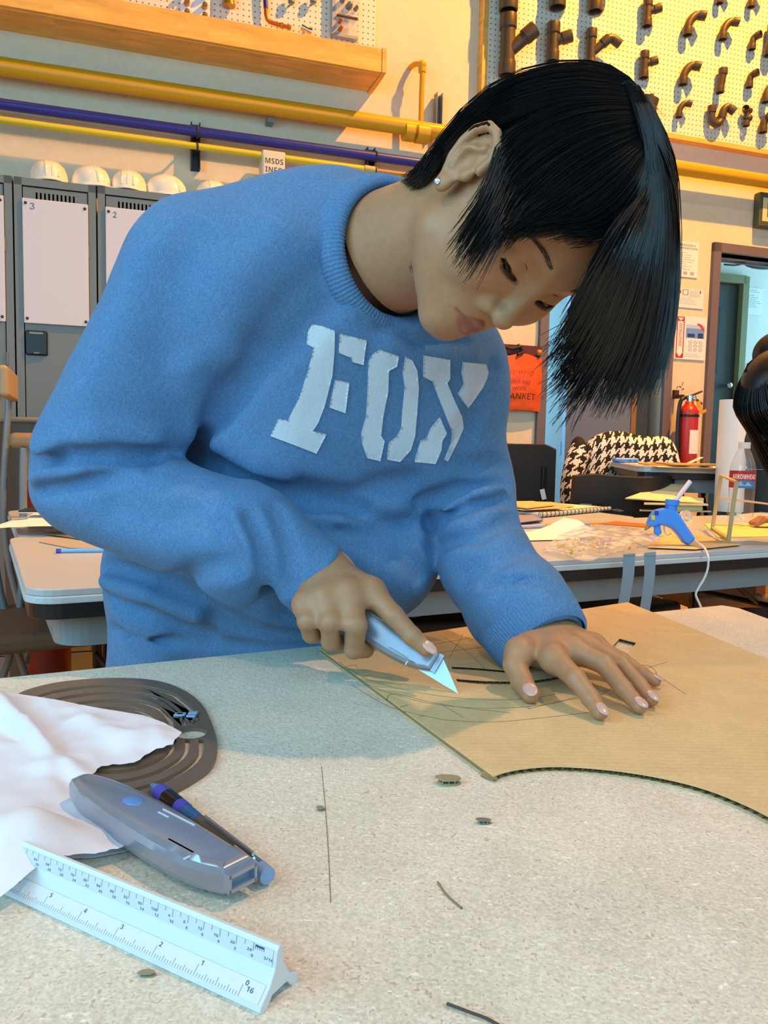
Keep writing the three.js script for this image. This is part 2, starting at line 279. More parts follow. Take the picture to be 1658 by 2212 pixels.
{
  const p = onWall(494, 0, 0.05), t = wallThing('brass_coupling', 'stubby brass coupling at the top edge of the left pegboard', 'fitting', p.s, p.y, 0.05);
  part('body', t, [cyl(V(0, -0.022, 0), V(0, 0.04, 0), 0.026, 0.026, 8), cyl(V(0, 0.02, 0), V(0, 0.07, 0), 0.022)], brass); part('rim', t, cyl(V(0, -0.026, 0), V(0, -0.016, 0), 0.029), brass);
}
{
  const q = (u, v) => onWall(u, v, 0.045), b = q(573, 20), P = ([u, v]) => { const k = q(u, v); return V(k.s - b.s, k.y - b.y, 0); };
  const t = wallThing('bent_pipe', 'small bent pipe sample, blue then copper, on the left pegboard', 'pipe', b.s, b.y, 0.045);
  part('sleeve', t, tube([[572, -30], [573, 0], [574, 18]].map(P), 0.0105, 10, 12), bluePaint, 'dark blue sleeve');
  part('pipe', t, tube([[574, 16], [575, 34], [580, 45], [594, 51], [612, 56], [628, 60]].map(P), 0.009, 26, 12), copper, 'copper bend');
  part('ferrule', t, cyl(P([604, 54]), P([609, 55]), 0.0115), brass); part('ferrule', t, cyl(P([622, 58]), P([628, 60]), 0.0115), brass);
}
for (const [u, v, m, label] of [[660, 63, chrome, 'chrome angle fitting low on the left pegboard'], [629, 4, steelMat, 'tiny grey peg fitting left of the pair at the pegboard top'], [676, 3, steelMat, 'tiny grey peg fitting right of the pair at the pegboard top']]) {
  const p = onWall(u, v, 0.05), t = wallThing('small_fitting', label, 'fitting', p.s, p.y, 0.05), k = m === chrome ? 1 : 0.75;
  part('body', t, m === chrome ? cyl(V(-0.022, 0.006, 0), V(0.02, -0.006, 0), 0.014, 0.012, 10) : cyl(V(0, 0.03, 0), V(0, -0.012, 0), 0.012, 0.009, 8), m);
  part('collar', t, m === chrome ? cyl(V(0.012, -0.004, 0), V(0.026, -0.008, 0), 0.019, 0.019, 6) : cyl(V(0, -0.004, 0), V(0, 0.006, 0), 0.016, 0.016, 6), m);
  part('stem', t, cyl(V(0, 0, -0.04), V(0, 0, 0), 0.006 * k), m);
}
{
  const p = onWall(746, 78, 0.05), t = wallThing('fitting_plate', 'clear sample plate with a grey edge at the right of the left pegboard', 'sample plate', p.s, p.y, 0.05);
  const clearM = pmat(0xf4f4f4, 0.15, { transmission: 0.75, thickness: 0 });
  part('plate', t, box(0.115, 0.2, 0.004, 0, 0.1, 0), clearM);
  part('edge_strip', t, [box(0.016, 0.2, 0.03, -0.058, 0.1, -0.012), box(0.12, 0.012, 0.03, 0, 0.0, -0.012)], mat(0x9ea2a6, 0.4));
  part('divider', t, box(0.1, 0.005, 0.02, 0.005, 0.082, 0.005), mat(0x5a4028, 0.6));
  for (const [x, y, r] of [[-0.03, 0.055, 0.009], [-0.028, 0.022, 0.01], [-0.02, 0.15, 0.012], [0.012, 0.13, 0.016], [0.045, 0.125, 0.01]]) part('valve', t, [cyl(V(x, y, 0), V(x, y, 0.03), r, r * 0.8, 10), ball(r * 0.7, x, y, 0.03)], y > 0.1 ? steelMat : copper);
}
// black pipe fittings on the right pegboard
const abs = mat(0x4a3d2c, 0.42);
let fitN = 0;
function fitting(u, v, size, kind, label, turn = 0) {
  const off = 0.054 + size * 0.5, p = onWall(u, v, off), t = wallThing('pipe_fitting', label, 'pipe fitting', p.s, p.y, off, 'black pipe fittings on the right pegboard');
  t.rotation.z = 0; const k = size, g = new THREE.Group();
  const hub = (c, d, r) => { const h = k * 0.62, g = lathe([[r * 0.96, -h * 0.3], [r * 1.16, -h * 0.3], [r * 1.16, h * 0.7], [r * 0.96, h * 0.7], [r * 0.96, -h * 0.05]], 22).applyQuaternion(new THREE.Quaternion().setFromUnitVectors(V(0, 1, 0), d.clone().normalize())).translate(c.x, c.y, c.z); part('hub', t, g, abs, 'open socket rim'); };
  const r = k * 0.36, up = V(0, 1, 0), rt = V(1, 0, 0), fw = V(0, 0, 1), dn = V(0, -1, 0);
  const fat = 0.9;
  if (kind === 'wye' || kind === 'tee' || kind === 'wyebend') {
    const L = k * (kind === 'tee' ? 0.72 : 0.98), d = kind === 'tee' ? V(0.88, 0.3, 0.38).normalize() : V(0.66, 0.62, 0.3).normalize();
    const c0 = V(0, kind === 'tee' ? 0.05 * k : -0.35 * k, 0);
    part('body', t, cyl(V(0, -L, 0), V(0, L, 0), r, r, 24), abs);
    const e = c0.clone().addScaledVector(d, (kind === 'tee' ? 0.75 : 1.25) * k);
    part('branch', t, cyl(c0, e, r * 0.88, r * 0.88, 22), abs);
    hub(V(0, L, 0), up, r); hub(V(0, -L, 0), dn, r);
    if (kind === 'wyebend') { part('bend', t, tube([e, e.clone().add(V(0.25 * k, 0.28 * k, 0.05 * k)), e.clone().add(V(0.62 * k, 0.34 * k, 0.1 * k)), e.clone().add(V(0.9 * k, 0.2 * k, 0.14 * k))], r * 0.86, 16, 18), abs); hub(e, d, r * 0.9); hub(e.clone().add(V(0.9 * k, 0.2 * k, 0.14 * k)), V(0.85, -0.5, 0.1).normalize(), r * 0.84); } else hub(e, d, r * 0.92);
  } else if (kind === 'elbow' || kind === 'small') {
    const pts = [V(-0.32, -0.65, 0), V(-0.3, -0.3, 0), V(-0.05, 0.25, 0.05), V(0.35, 0.62, 0.16), V(0.75, 0.62, 0.36)].map((q) => q.multiplyScalar(k));
    part('body', t, tube(pts, r * 1.02, 26, 20), abs); hub(pts[0], dn, r); hub(pts[4], V(0.75, -0.25, 0.6).normalize(), r * 1.0);
  } else if (kind === 'stub') {
    const pts = [V(-0.1, -0.8, 0), V(-0.08, -0.2, 0.02), V(0.06, 0.25, 0.12), V(0.25, 0.38, 0.5)].map((q) => q.multiplyScalar(k));
    part('body', t, tube(pts, r * 1.15, 20, 20), abs); hub(pts[0], dn, r * 1.1); hub(pts[3], V(0.4, 0.1, 0.9).normalize(), r * 1.15);
  } else if (kind === 'coupling') {
    part('body', t, cyl(V(-0.08 * k, -0.9 * k, 0), V(0.1 * k, 0.9 * k, 0.1 * k), r * 1.1, r * 1.2, 24), abs); hub(V(0.1 * k, 0.8 * k, 0.1 * k), up, r * 1.15); hub(V(-0.08 * k, -0.85 * k, 0), dn, r * 1.05);
  } else if (kind === 'trap') {
    const pts = [V(-0.95, 0.35, 0), V(-0.95, -0.2, 0), V(-0.75, -0.7, 0), V(-0.3, -0.85, 0), V(0.1, -0.6, 0), V(0.3, -0.05, 0.02), V(0.45, 0.6, 0.05), V(0.85, 0.92, 0.15), V(1.2, 0.7, 0.25)].map((q) => q.multiplyScalar(k));
    part('body', t, tube(pts, r * 0.98, 44, 20), abs); hub(pts[0], up, r); hub(pts[5], V(0.2, 0.95, 0.1).normalize(), r * 0.96); hub(pts[8], V(0.7, -0.6, 0.3).normalize(), r);
  } else if (kind === 'pair') {
    part('body', t, [cyl(V(0, -0.4 * k, 0), V(0, 0.55 * k, 0), r, r, 20), ball(r * 1.25, 0.25 * k, -0.35 * k, 0.1 * k), cyl(V(-0.3 * k, 0.6 * k, 0.1 * k), V(0.5 * k, 0.55 * k, 0.1 * k), r * 0.95, r * 0.95, 20)], abs); hub(V(-0.3 * k, 0.6 * k, 0.1 * k), V(-0.6, 0.1, 0.75).normalize(), r * 0.95); hub(V(0, -0.85 * k, 0), dn, r);
  } else if (kind === 'cap') {
    part('body', t, [cyl(V(-0.1 * k, -0.5 * k, 0), V(0.1 * k, 0.5 * k, 0.2 * k), r * 2.1, r * 2.1, 26)], abs); part('cap', t, [cyl(V(0.1 * k, 0.5 * k, 0.2 * k), V(0.13 * k, 0.62 * k, 0.24 * k), r * 1.7, r * 1.6, 26), rbox(0.35 * k, 0.35 * k, 0.25 * k, 0.004, 0.16 * k, 0.68 * k, 0.26 * k)], abs); hub(V(-0.1 * k, -0.5 * k, 0), dn, r * 2);
  }
  part('peg_hook', t, [cyl(V(0, 0, 0.046 - off), V(0, 0, -0.005), 0.003, 0.003, 8), cyl(V(0, 0, -0.01), V(0, 0.012, -0.006), 0.003, 0.003, 8)], steelMat);
  fitN++; return t;
}
const mm = (px) => px * 4.35 / FOCAL;
fitting(1100, -50, mm(44), 'wye', 'huge black wye fitting cut by the top edge, nearest the pegboard frame');
fitting(1205, -36, mm(40), 'tee', 'black tee fitting cut by the top edge above the sanitary tee');
fitting(1287, -32, mm(36), 'wye', 'black fitting cut by the top edge above the wye with a bent arm');
fitting(1096, 98, mm(40), 'wye', 'largest whole black wye fitting, beside the pegboard frame');
fitting(1194, 92, mm(32), 'tee', 'black sanitary tee second from the pegboard frame');
fitting(1276, 106, mm(27), 'wyebend', 'black wye fitting with a bent arm just above the dark hair');
fitting(1398, 27, mm(24), 'tee', 'upper of the two black side-outlet tees in one column');
fitting(1492, 50, mm(24), 'elbow', 'upper large black elbow in the column of three');
fitting(1567, 62, mm(22), 'elbow', 'black elbow with a slim neck high on the right');
fitting(1626, 86, mm(17), 'stub', 'upper small black elbow facing the room');
fitting(1664, 86, mm(26), 'coupling', 'black fitting cut by the right edge, uppermost');
fitting(1190, 172, mm(26), 'tee', 'black fitting whose rim peeps over the dark hair');
fitting(1391, 140, mm(23), 'tee', 'lower of the two black side-outlet tees in one column');
fitting(1482, 158, mm(23), 'elbow', 'middle large black elbow in the column of three');
fitting(1557, 174, mm(20), 'coupling', 'short black coupling in the middle of the pegboard column');
fitting(1620, 168, mm(17), 'stub', 'lower small black elbow facing the room');
fitting(1660, 198, mm(22), 'elbow', 'black fitting cut by the right edge, middle one');
fitting(1399, 226, mm(24), 'cap', 'round black cleanout cap half behind the hair');
fitting(1471, 235, mm(17), 'elbow', 'lowest and smallest black elbow of the column of three');
fitting(1553, 250, mm(22), 'trap', 'black U-shaped trap at the bottom of the pegboard');
fitting(1612, 249, mm(18), 'pair', 'knobbly black double fitting beside the trap');
fitting(1650, 262, mm(20), 'stub', 'black fitting cut by the right edge, lowest');
fitting(1560, -14, mm(20), 'elbow', 'black elbow cut by the top edge, left of two');
fitting(1628, -6, mm(20), 'elbow', 'black elbow cut by the top edge, right of two');

// ------------------------------------------------------------------ lockers, boards and hard hats
const lockerMat = mat(0x6f7676, 0.45);
const LO = 0.37, LW = 0.2997, LTOP = 1.955, LS0 = -1.643;
const boardMat = mat(0xcfccd4, 0.55), tackMat = mat(0x2e2a24, 0.5);
const lockerSay = ['grey steel locker cut by the left edge', 'grey steel locker under the whole white board panel', 'grey steel locker whose board is half behind the shoulder', 'grey steel locker behind the raised shoulder', 'grey steel locker behind the torso, right end of the row'];
for (let i = -1; i < 4; i++) {
  const s = LS0 + LW * i, t = wallThing('locker', lockerSay[i + 1], 'locker', s + LW / 2, 0, LO, 'row of grey steel lockers');
  part('body', t, [box(0.003, LTOP, LO - 0.02, -LW / 2 + 0.0045, LTOP / 2, -LO / 2 - 0.008), box(0.003, LTOP, LO - 0.02, LW / 2 - 0.0045, LTOP / 2, -LO / 2 - 0.008), box(LW - 0.006, 0.003, LO - 0.02, 0, LTOP - 0.0015, -LO / 2 - 0.008), box(LW - 0.006, 0.003, LO - 0.02, 0, 0.1, -LO / 2 - 0.008), box(LW - 0.006, LTOP, 0.003, 0, LTOP / 2, -LO + 0.004), box(0.028, LTOP, 0.02, -LW / 2 + 0.017, LTOP / 2, -0.01), box(0.028, LTOP, 0.02, LW / 2 - 0.017, LTOP / 2, -0.01), box(LW - 0.006, 0.028, 0.02, 0, LTOP - 0.014, -0.01), box(LW - 0.006, 0.1, 0.02, 0, 0.05, -0.01)], lockerMat);
  const dw = LW / 2 - 0.0345, slots = []; for (let k = 0; k < 10; k++) { const x = -0.067 + k * 0.0148; slots.push([[x - 0.0034, LTOP - 0.1], [x + 0.0034, LTOP - 0.1], [x + 0.0034, LTOP - 0.05], [x - 0.0034, LTOP - 0.05]]); }
  const d = part('door', t, slab([[-dw, 0.105], [dw, 0.105], [dw, LTOP - 0.033], [-dw, LTOP - 0.033]], 0.003, 0, slots).translate(0, 0, -0.006), lockerMat);
  for (const y of [0.4, 1.0, 1.27, 1.7]) part('hinge', t, cyl(V(LW / 2 - 0.03, y - 0.025, 0.001), V(LW / 2 - 0.03, y + 0.025, 0.001), 0.004, 0.004, 8), lockerMat);
  const h = part('latch_pocket', t, rbox(0.08, 0.095, 0.014, 0.012, -0.075, 1.335, 0.001), blackPaint, 'black plastic latch pocket'); part('latch', h, [rbox(0.05, 0.009, 0.005, 0.002, -0.075, 1.372, 0.009), rbox(0.02, 0.005, 0.004, 0.001, -0.075, 1.296, 0.009)], steelMat, 'grey latch bar');
  if (i < 2 && i > -2) {
    const b = wallThing('whiteboard_panel', ['white board panel cut by the left edge, on a locker', 'fully visible white board panel with a handwritten three', 'white board panel with a handwritten two, behind the shoulder'][i + 1], 'board', s + LW / 2, 1.409, LO + 0.001, 'white board panels on the lockers');
    const bw = 0.236, bh = 0.469;
    part('board', b, rbox(bw, bh, 0.006, 0.003, 0, bh / 2, 0.004), boardMat);
    for (const x of [-1, 1]) for (const y of [0.018, bh - 0.018]) part('tack', b, ball(0.0058, x * (bw / 2 - 0.012), y, 0.008, 1, 1, 0.5, 10), tackMat);
    const n = ['4', '3', '2'][i + 1];
    if (i >= 0) part('numeral', b, n === '3' ? tube([[-0.007, 0.008], [0.002, 0.011], [0.007, 0.006], [0.001, 0.001], [0.008, -0.004], [0.003, -0.011], [-0.008, -0.008]].map(([x, y]) => V(-0.083 + x, bh - 0.028 + y, 0.0075)), 0.0011, 24, 5) : tube([[-0.006, 0.005], [0, 0.01], [0.005, 0.005], [0.001, -0.003], [-0.006, -0.01], [0.007, -0.009]].map(([x, y]) => V(-0.083 + x, bh - 0.028 + y, 0.0075)), 0.0011, 24, 5), mat(0x3b3a40, 0.7), 'handwritten number');
  }
}
const hatMat = pmat(0xf3e9d6, 0.28, { clearcoat: 0.6, clearcoatRoughness: 0.1 });
function hardHat(u, v, label, turn) {
  const p = onWall(u, v, 0.25), t = thing('hard_hat', label, 'hard hat', W(p.s, LTOP + 0.001, 0.25), WALL_TURN + turn, 'white hard hats on the lockers');
  part('shell', t, lathe([[0.079, 0.016], [0.0785, 0.03], [0.074, 0.055], [0.064, 0.078], [0.047, 0.094], [0.025, 0.102], [0, 0.105]], 36).scale(0.92, 1, 1.12), hatMat);
  const ridge = []; for (const x of [-0.022, 0, 0.022]) ridge.push(tube([V(x, 0.03, 0.086), V(x, 0.062, 0.078), V(x, 0.09, 0.053), V(x, 0.104, 0.0), V(x, 0.09, -0.053), V(x, 0.062, -0.078), V(x, 0.03, -0.086)].map((q) => V(q.x, q.y * (1 - Math.abs(x) * 1.6), q.z * (1 - Math.abs(x) * 1.2))), 0.004, 24, 8));
  part('ridge', t, ridge, hatMat);
  part('brim', t, flat(Array.from({ length: 40 }, (_, i) => { const a = i / 40 * Math.PI * 2, c = Math.cos(a), s = Math.sin(a); return [0.079 * c, 0.094 * s + (s > 0 ? 0.028 * s * s : 0)]; }), 0.004, 0.006, 0.002), hatMat);
  part('rim', t, new THREE.TorusGeometry(0.078, 0.0045, 8, 36).rotateX(Math.PI / 2).scale(0.94, 1.6, 1.14).translate(0, 0.013, 0), hatMat);
}
for (const [u, v, l, a] of [[106, 388, 'first white hard hat from the left, wholly on its own', 0.2], [197, 399, 'second white hard hat from the left, tipped to the right', 0.6], [279, 406, 'third white hard hat from the left, the narrowest one', -0.1], [357, 414, 'fourth white hard hat from the left, over locker gap', 0.9], [458, 424, 'rightmost white hard hat, partly behind the shoulder', 0.1]]) hardHat(u, v, l, a);
// box marked MSDS INFO
{
  const p = onWall(588, 400, 0.09), t = wallThing('info_box', 'small cream box lettered MSDS INFO on the wall', 'box', p.s, p.y - 0.055, 0.03);
  part('body', t, [rbox(0.105, 0.19, 0.09, 0.008, 0, 0.1, 0.05)], mat(0xd9cfbc, 0.5));
  const tx = canvasTex(256, 256, (g) => { g.fillStyle = '#d9cfbc'; g.fillRect(0, 0, 256, 256); g.fillStyle = '#3f4a4c'; g.font = 'bold 92px sans-serif'; g.textAlign = 'center'; g.fillText('MSDS', 128, 108); g.fillText('INFO', 128, 216); });
  for (const [x, a] of [[0, 0], [1, 1]]) { const f = new THREE.PlaneGeometry(0.09, 0.09); if (a) f.rotateY(Math.PI / 2).translate(0.0532, 0.13, 0.05); else f.translate(0, 0.13, 0.0956); part('lettering', t, ownUV(f), mat(0xffffff, 0.5, { map: tx })); }
}
// ------------------------------------------------------------------ right half of the back wall: signs, extinguisher, blanket bag
function poster(name, label, category, u0, v0, u1, v1, tw, th, draw, o = 0.004, thick = 0.002) {      // a flat print on the wall from its top left to its bottom right pixel
  const a = onWall(u0, v0, o), b = onWall(u1, v1, o), w = b.s - a.s, h = a.y - b.y;
  const t = wallThing(name, label, category, (a.s + b.s) / 2, b.y, o);
  part('sheet', t, box(w, h, thick, 0, h / 2, -thick / 2), whitePaper);
  part('print', t, ownUV(new THREE.PlaneGeometry(w, h).translate(0, h / 2, 0.0008)), mat(0xffffff, 0.45, { map: canvasTex(tw, th, draw) })); return t;
}
const greek = (g, x, y, w, n, gap, col = '#8d8890', hgt = 5) => { g.fillStyle = col; for (let i = 0; i < n; i++) { let X = x; while (X < x + w * (0.55 + 0.45 * hash3(i, n, 7))) { const l = 6 + hash3(Math.round(X), i, n) * 16; g.fillRect(X, y + i * gap, l, hgt); X += l + 5; } } };
poster('notice', 'pale printed notice at the top beside the doorway frame', 'notice', 1455, 519, 1505, 601, 200, 320, (g, w, h) => { g.fillStyle = '#e9e4e4'; g.fillRect(0, 0, w, h); g.fillStyle = '#6c6668'; g.font = 'bold 26px sans-serif'; g.textAlign = 'center'; g.fillText('EMERGENCY', 100, 40); g.fillText('INFORMATION', 100, 68); greek(g, 20, 100, 150, 7, 20); greek(g, 20, 235, 120, 2, 14); g.fillStyle = '#aaa4aa'; for (const x of [25, 85, 140]) g.fillRect(x, 270, 32, 30); });
poster('notice', 'small clear sleeve notice with red corners above the extinguisher sign', 'notice', 1462, 622, 1518, 668, 240, 200, (g, w, h) => { g.fillStyle = '#e6dedf'; g.fillRect(0, 0, w, h); g.fillStyle = '#b33a30'; g.fillRect(18, 20, 18, 34); g.fillRect(200, 8, 12, 34); g.strokeStyle = '#8a8288'; g.lineWidth = 8; g.strokeRect(52, 10, 44, 54); greek(g, 110, 20, 90, 5, 14); greek(g, 30, 100, 150, 4, 18); });
poster('extinguisher_sign', 'fire extinguisher poster with a red downward arrow', 'sign', 1459, 681, 1521, 779, 300, 480, (g, w, h) => {
  g.fillStyle = '#e8e2e8'; g.fillRect(0, 0, w, h); g.fillStyle = '#b5342c'; g.fillRect(14, 8, 74, 460); g.fillStyle = '#f0e6e4'; g.fillRect(24, 60, 54, 340); g.beginPath(); g.moveTo(18, 400); g.lineTo(84, 400); g.lineTo(51, 455); g.fill(); g.beginPath(); g.moveTo(22, 20); g.lineTo(80, 20); g.lineTo(51, 54); g.fill();
  g.save(); g.translate(38, 80); g.rotate(Math.PI / 2); g.fillStyle = '#b5342c'; g.font = 'bold 36px sans-serif'; g.fillText('EXTINGUISHER', 0, 0, 310); g.restore();
  g.fillStyle = '#6f93d8'; g.fillRect(104, 90, 180, 150); g.fillStyle = '#a9c3ee'; g.fillRect(104, 90, 180, 40); g.fillStyle = '#2c3c78'; g.fillRect(120, 190, 70, 40); g.fillRect(220, 180, 50, 56); g.fillStyle = '#c0463a'; g.beginPath(); g.moveTo(210, 70); g.quadraticCurveTo(270, 70, 284, 150); g.lineTo(260, 150); g.quadraticCurveTo(240, 100, 210, 92); g.fill();
  g.strokeStyle = '#77767c'; g.lineWidth = 5; for (let j = 0; j < 3; j++) for (let i = 0; i < 3; i++) { g.beginPath(); g.arc(150 + i * 50, 285 + j * 42, 14, 0, 7); g.stroke(); } greek(g, 110, 420, 170, 2, 20); }, 0.006);
{ const p = onWall(1470, 838, 0), t = wallThing('wall_note', 'small dark handwritten marks on the wall above the extinguisher', 'marking', p.s, p.y, 0.001);
  part('mark', t, [[-0.03, -0.02, -0.004, 0.006], [-0.014, 0.0, 0.008, 0.002], [0.006, 0.012, 0.014, 0.034], [0.004, 0.02, -0.012, -0.004]].map(([x0, x1, y0, y1]) => tube([V(x0, y0, 0.001), V((x0 + x1) / 2, (y0 + y1) / 2 + 0.005, 0.001), V(x1, y1, 0.001)], 0.0018, 6, 5)), mat(0x54505a, 0.8)); }
// exit sign
{
  const p = onWall(1632, 490, 0.03), t = wallThing('exit_sign', 'green framed EXIT sign at the right edge', 'sign', p.s, p.y, 0.0);
  part('housing', t, rbox(0.33, 0.19, 0.05, 0.006, 0.165, 0.095, 0.026), mat(0x4a4f38, 0.5));
  part('face', t, ownUV(new THREE.PlaneGeometry(0.29, 0.13).translate(0.165, 0.095, 0.0522)), mat(0xffffff, 0.4, { map: canvasTex(580, 260, (g) => { g.fillStyle = '#d8c893'; g.fillRect(0, 0, 580, 260); g.fillStyle = '#56603e'; g.font = 'bold 230px sans-serif'; g.textAlign = 'center'; g.fillText('EXIT', 290, 212, 520); }) }));
}
// fire extinguisher
{
  const p = onWall(1482, 992, 0.1), s = p.s, t = wallThing('fire_extinguisher', 'red fire extinguisher hanging on the white wall', 'fire extinguisher', s, p.y - 0.1, 0.1);
  const y0 = 0.1, top = onWall(1482, 876, 0.1).y - (p.y - 0.1), r = 0.055;
  part('cylinder', t, lathe([[0, 0], [r * 0.9, 0.004], [r, 0.02], [r, top - 0.035], [r * 0.93, top - 0.016], [r * 0.6, top], [0.022, top + 0.01], [0.022, top + 0.022], [0, top + 0.022]], 32), mat(0xb3261c, 0.35));
  part('band', t, lathe([[r + 0.001, top - 0.062], [r + 0.003, top - 0.06], [r + 0.003, top - 0.05], [r + 0.001, top - 0.048]], 32), blackPaint);
  part('valve', t, [cyl(V(0, top + 0.02, 0), V(0, top + 0.055, 0), 0.017), cyl(V(-0.03, top + 0.045, 0), V(0.025, top + 0.045, 0), 0.01), ball(0.015, 0.014, top + 0.04, 0.02)], chrome);
  part('lever', t, [slab([[-0.02, 0.05], [0.075, 0.085], [0.08, 0.078], [-0.01, 0.04]], 0.02, 0.003).translate(0, top, -0.01), slab([[-0.01, 0.03], [0.03, 0.03], [0.085, -0.005], [0.08, -0.012], [0.03, 0.018], [-0.01, 0.02]], 0.02, 0.003).translate(0, top + 0.02, -0.01)], mat(0x57514e, 0.35, { metalness: 0.6 }));
  part('hose', t, tube([V(-0.025, top + 0.045, 0), V(-0.055, top + 0.03, 0), V(-0.068, top - 0.03, 0), V(-0.07, top - 0.12, 0), V(-0.066, 0.03, 0.01)], 0.011, 28, 10), blackPaint);
  part('tag', t, slab([[0.03, 0.02], [0.05, 0.03], [0.075, -0.025], [0.095, -0.015], [0.1, -0.03], [0.07, -0.045], [0.052, -0.04]], 0.003).translate(0, top, 0.02), mat(0xc9961f, 0.6), 'yellow paper tag');
  part('label', t, new THREE.CylinderGeometry(r + 0.001, r + 0.001, 0.13, 20, 1, true, -0.5, 1.5).translate(0, top - 0.2, 0), whitePaper, 'white instruction label');
  part('bracket', t, [box(0.03, 0.045, 0.02, -0.035, top + 0.065, -0.075), box(0.012, 0.02, 0.08, -0.035, top + 0.05, -0.05)], mat(0x4a2a22, 0.5));
}
// first aid blanket bag on its hook
{
  const a = onWall(1040, 762, 0.05), b = onWall(1169, 888, 0.05), w = b.s - a.s, h = a.y - b.y, t = wallThing('blanket_bag', 'orange bag lettered FIRST AID WOOL BLANKET on the wall', 'bag', (a.s + b.s) / 2, b.y, 0.01);
  const g = new THREE.PlaneGeometry(w, h, 26, 20), q = g.attributes.position;
  for (let i = 0; i < q.count; i++) { const x = q.getX(i) / w, y = q.getY(i) / h; q.setZ(i, 0.045 * Math.sqrt(Math.max(0, 1 - 3.4 * x * x)) * (0.35 + 0.65 * Math.cos(y * 2.6)) + 0.006 * noise3(x * 9, y * 9, 3)); q.setY(i, q.getY(i) + 0.01 * Math.sin(x * 9) * (y > 0.4 ? 1 : 0.3)); }
  g.computeVertexNormals(); g.translate(0, h / 2, 0.01);
  const back = box(w * 0.98, h * 0.96, 0.012, 0, h / 2, 0.008);
  part('back_panel', t, back, mat(0xb8421a, 0.6));
  part('front_panel', t, ownUV(g), mat(0xffffff, 0.45, { map: canvasTex(512, 512, (c) => { c.fillStyle = '#d9531c'; c.fillRect(0, 0, 512, 512); c.textAlign = 'center'; c.fillStyle = '#8a2c14'; c.font = 'italic 58px serif'; c.fillText('Fyr-wrap', 305, 180); c.fillStyle = '#5a1d10'; c.font = '44px sans-serif'; c.fillText('FIRST AID', 305, 270); c.fillText('WOOL', 310, 330); c.fillStyle = '#2a0d08'; c.font = '76px sans-serif'; c.fillText('BLANKET', 300, 412); }) }));
  part('hanger_bar', t, [box(w * 0.96, 0.05, 0.03, 0.0, h + 0.028, 0.012), ], mat(0x5a2022, 0.6));
  part('strap', t, [tube([V(-0.06, h + 0.05, 0.03), V(-0.02, h + 0.03, 0.04), V(0.05, h + 0.045, 0.035)], 0.008, 12, 8), tube([V(0.03, h + 0.055, 0.03), V(0.06, h + 0.02, 0.04), V(0.02, h + 0.0, 0.05)], 0.007, 12, 8)], mat(0x2a1516, 0.7));
  part('clip', t, ball(0.016, w / 2 - 0.02, h + 0.02, 0.03), mat(0xb87a3a, 0.5));
}
// switch plates and notice in the hall
{ const t = thing('outlet_plate', 'grey blue outlet plate on the bright blue wall strip', 'outlet', W(1.0, 0, 0), WALL_TURN); const p = onWall(1214, 982, -0.715); t.position.copy(W(p.s, p.y, -0.718)); part('plate', t, rbox(0.032, 0.085, 0.006, 0.003, 0, 0.04, 0), mat(0x6f8298, 0.5)); part('socket', t, [box(0.014, 0.022, 0.003, 0, 0.058, 0.004), box(0.014, 0.022, 0.003, 0, 0.024, 0.004)], mat(0x4a5a6c, 0.5)); }
{ const p = onWall(1616, 806, PO), t = thing('switch_plate', 'dark switch plate on the teal wall beyond the doorway', 'switch', W(p.s, p.y, PO + 0.004), WALL_TURN); part('plate', t, rbox(0.035, 0.075, 0.006, 0.002, 0, 0.037, 0), mat(0x2c4a4c, 0.5)); part('toggle', t, box(0.007, 0.018, 0.01, 0, 0.037, 0.005), mat(0x223a3c, 0.5)); }
{ const a = onWall(1606, 620, PO), b = onWall(1644, 682, PO), w = b.s - a.s, h = a.y - b.y, t = thing('notice', 'pale notice on the teal wall beyond the doorway', 'notice', W((a.s + b.s) / 2, b.y, PO + 0.004), WALL_TURN);
  part('sheet', t, box(w, h, 0.002, 0, h / 2, -0.001), whitePaper); part('print', t, ownUV(new THREE.PlaneGeometry(w, h).translate(0, h / 2, 0.0008)), mat(0xffffff, 0.6, { map: canvasTex(160, 256, (g) => { g.fillStyle = '#dfe2e4'; g.fillRect(0, 0, 160, 256); greek(g, 50, 20, 70, 2, 16); greek(g, 20, 70, 110, 7, 18); }) })); }
{ const p = onWall(1640, 572, -0.75), t = thing('ceiling_duct', 'dark ceiling duct with a thin wire, seen in the doorway top', 'duct', W(p.s, p.y - 0.02, -0.75), WALL_TURN);
  part('duct', t, ball(0.07, 0.03, 0.03, 0, 2.2, 0.5, 1.2), mat(0x3a3c40, 0.7)); part('wire', t, tube([V(-0.12, 0.02, 0), V(-0.2, 0.0, 0), V(-0.3, -0.005, 0)], 0.006, 8, 6), darkSteel); part('hanger', t, cyl(V(0.03, 0.03, 0), V(0.03, ROOM_H - p.y, 0), 0.008), darkSteel); }
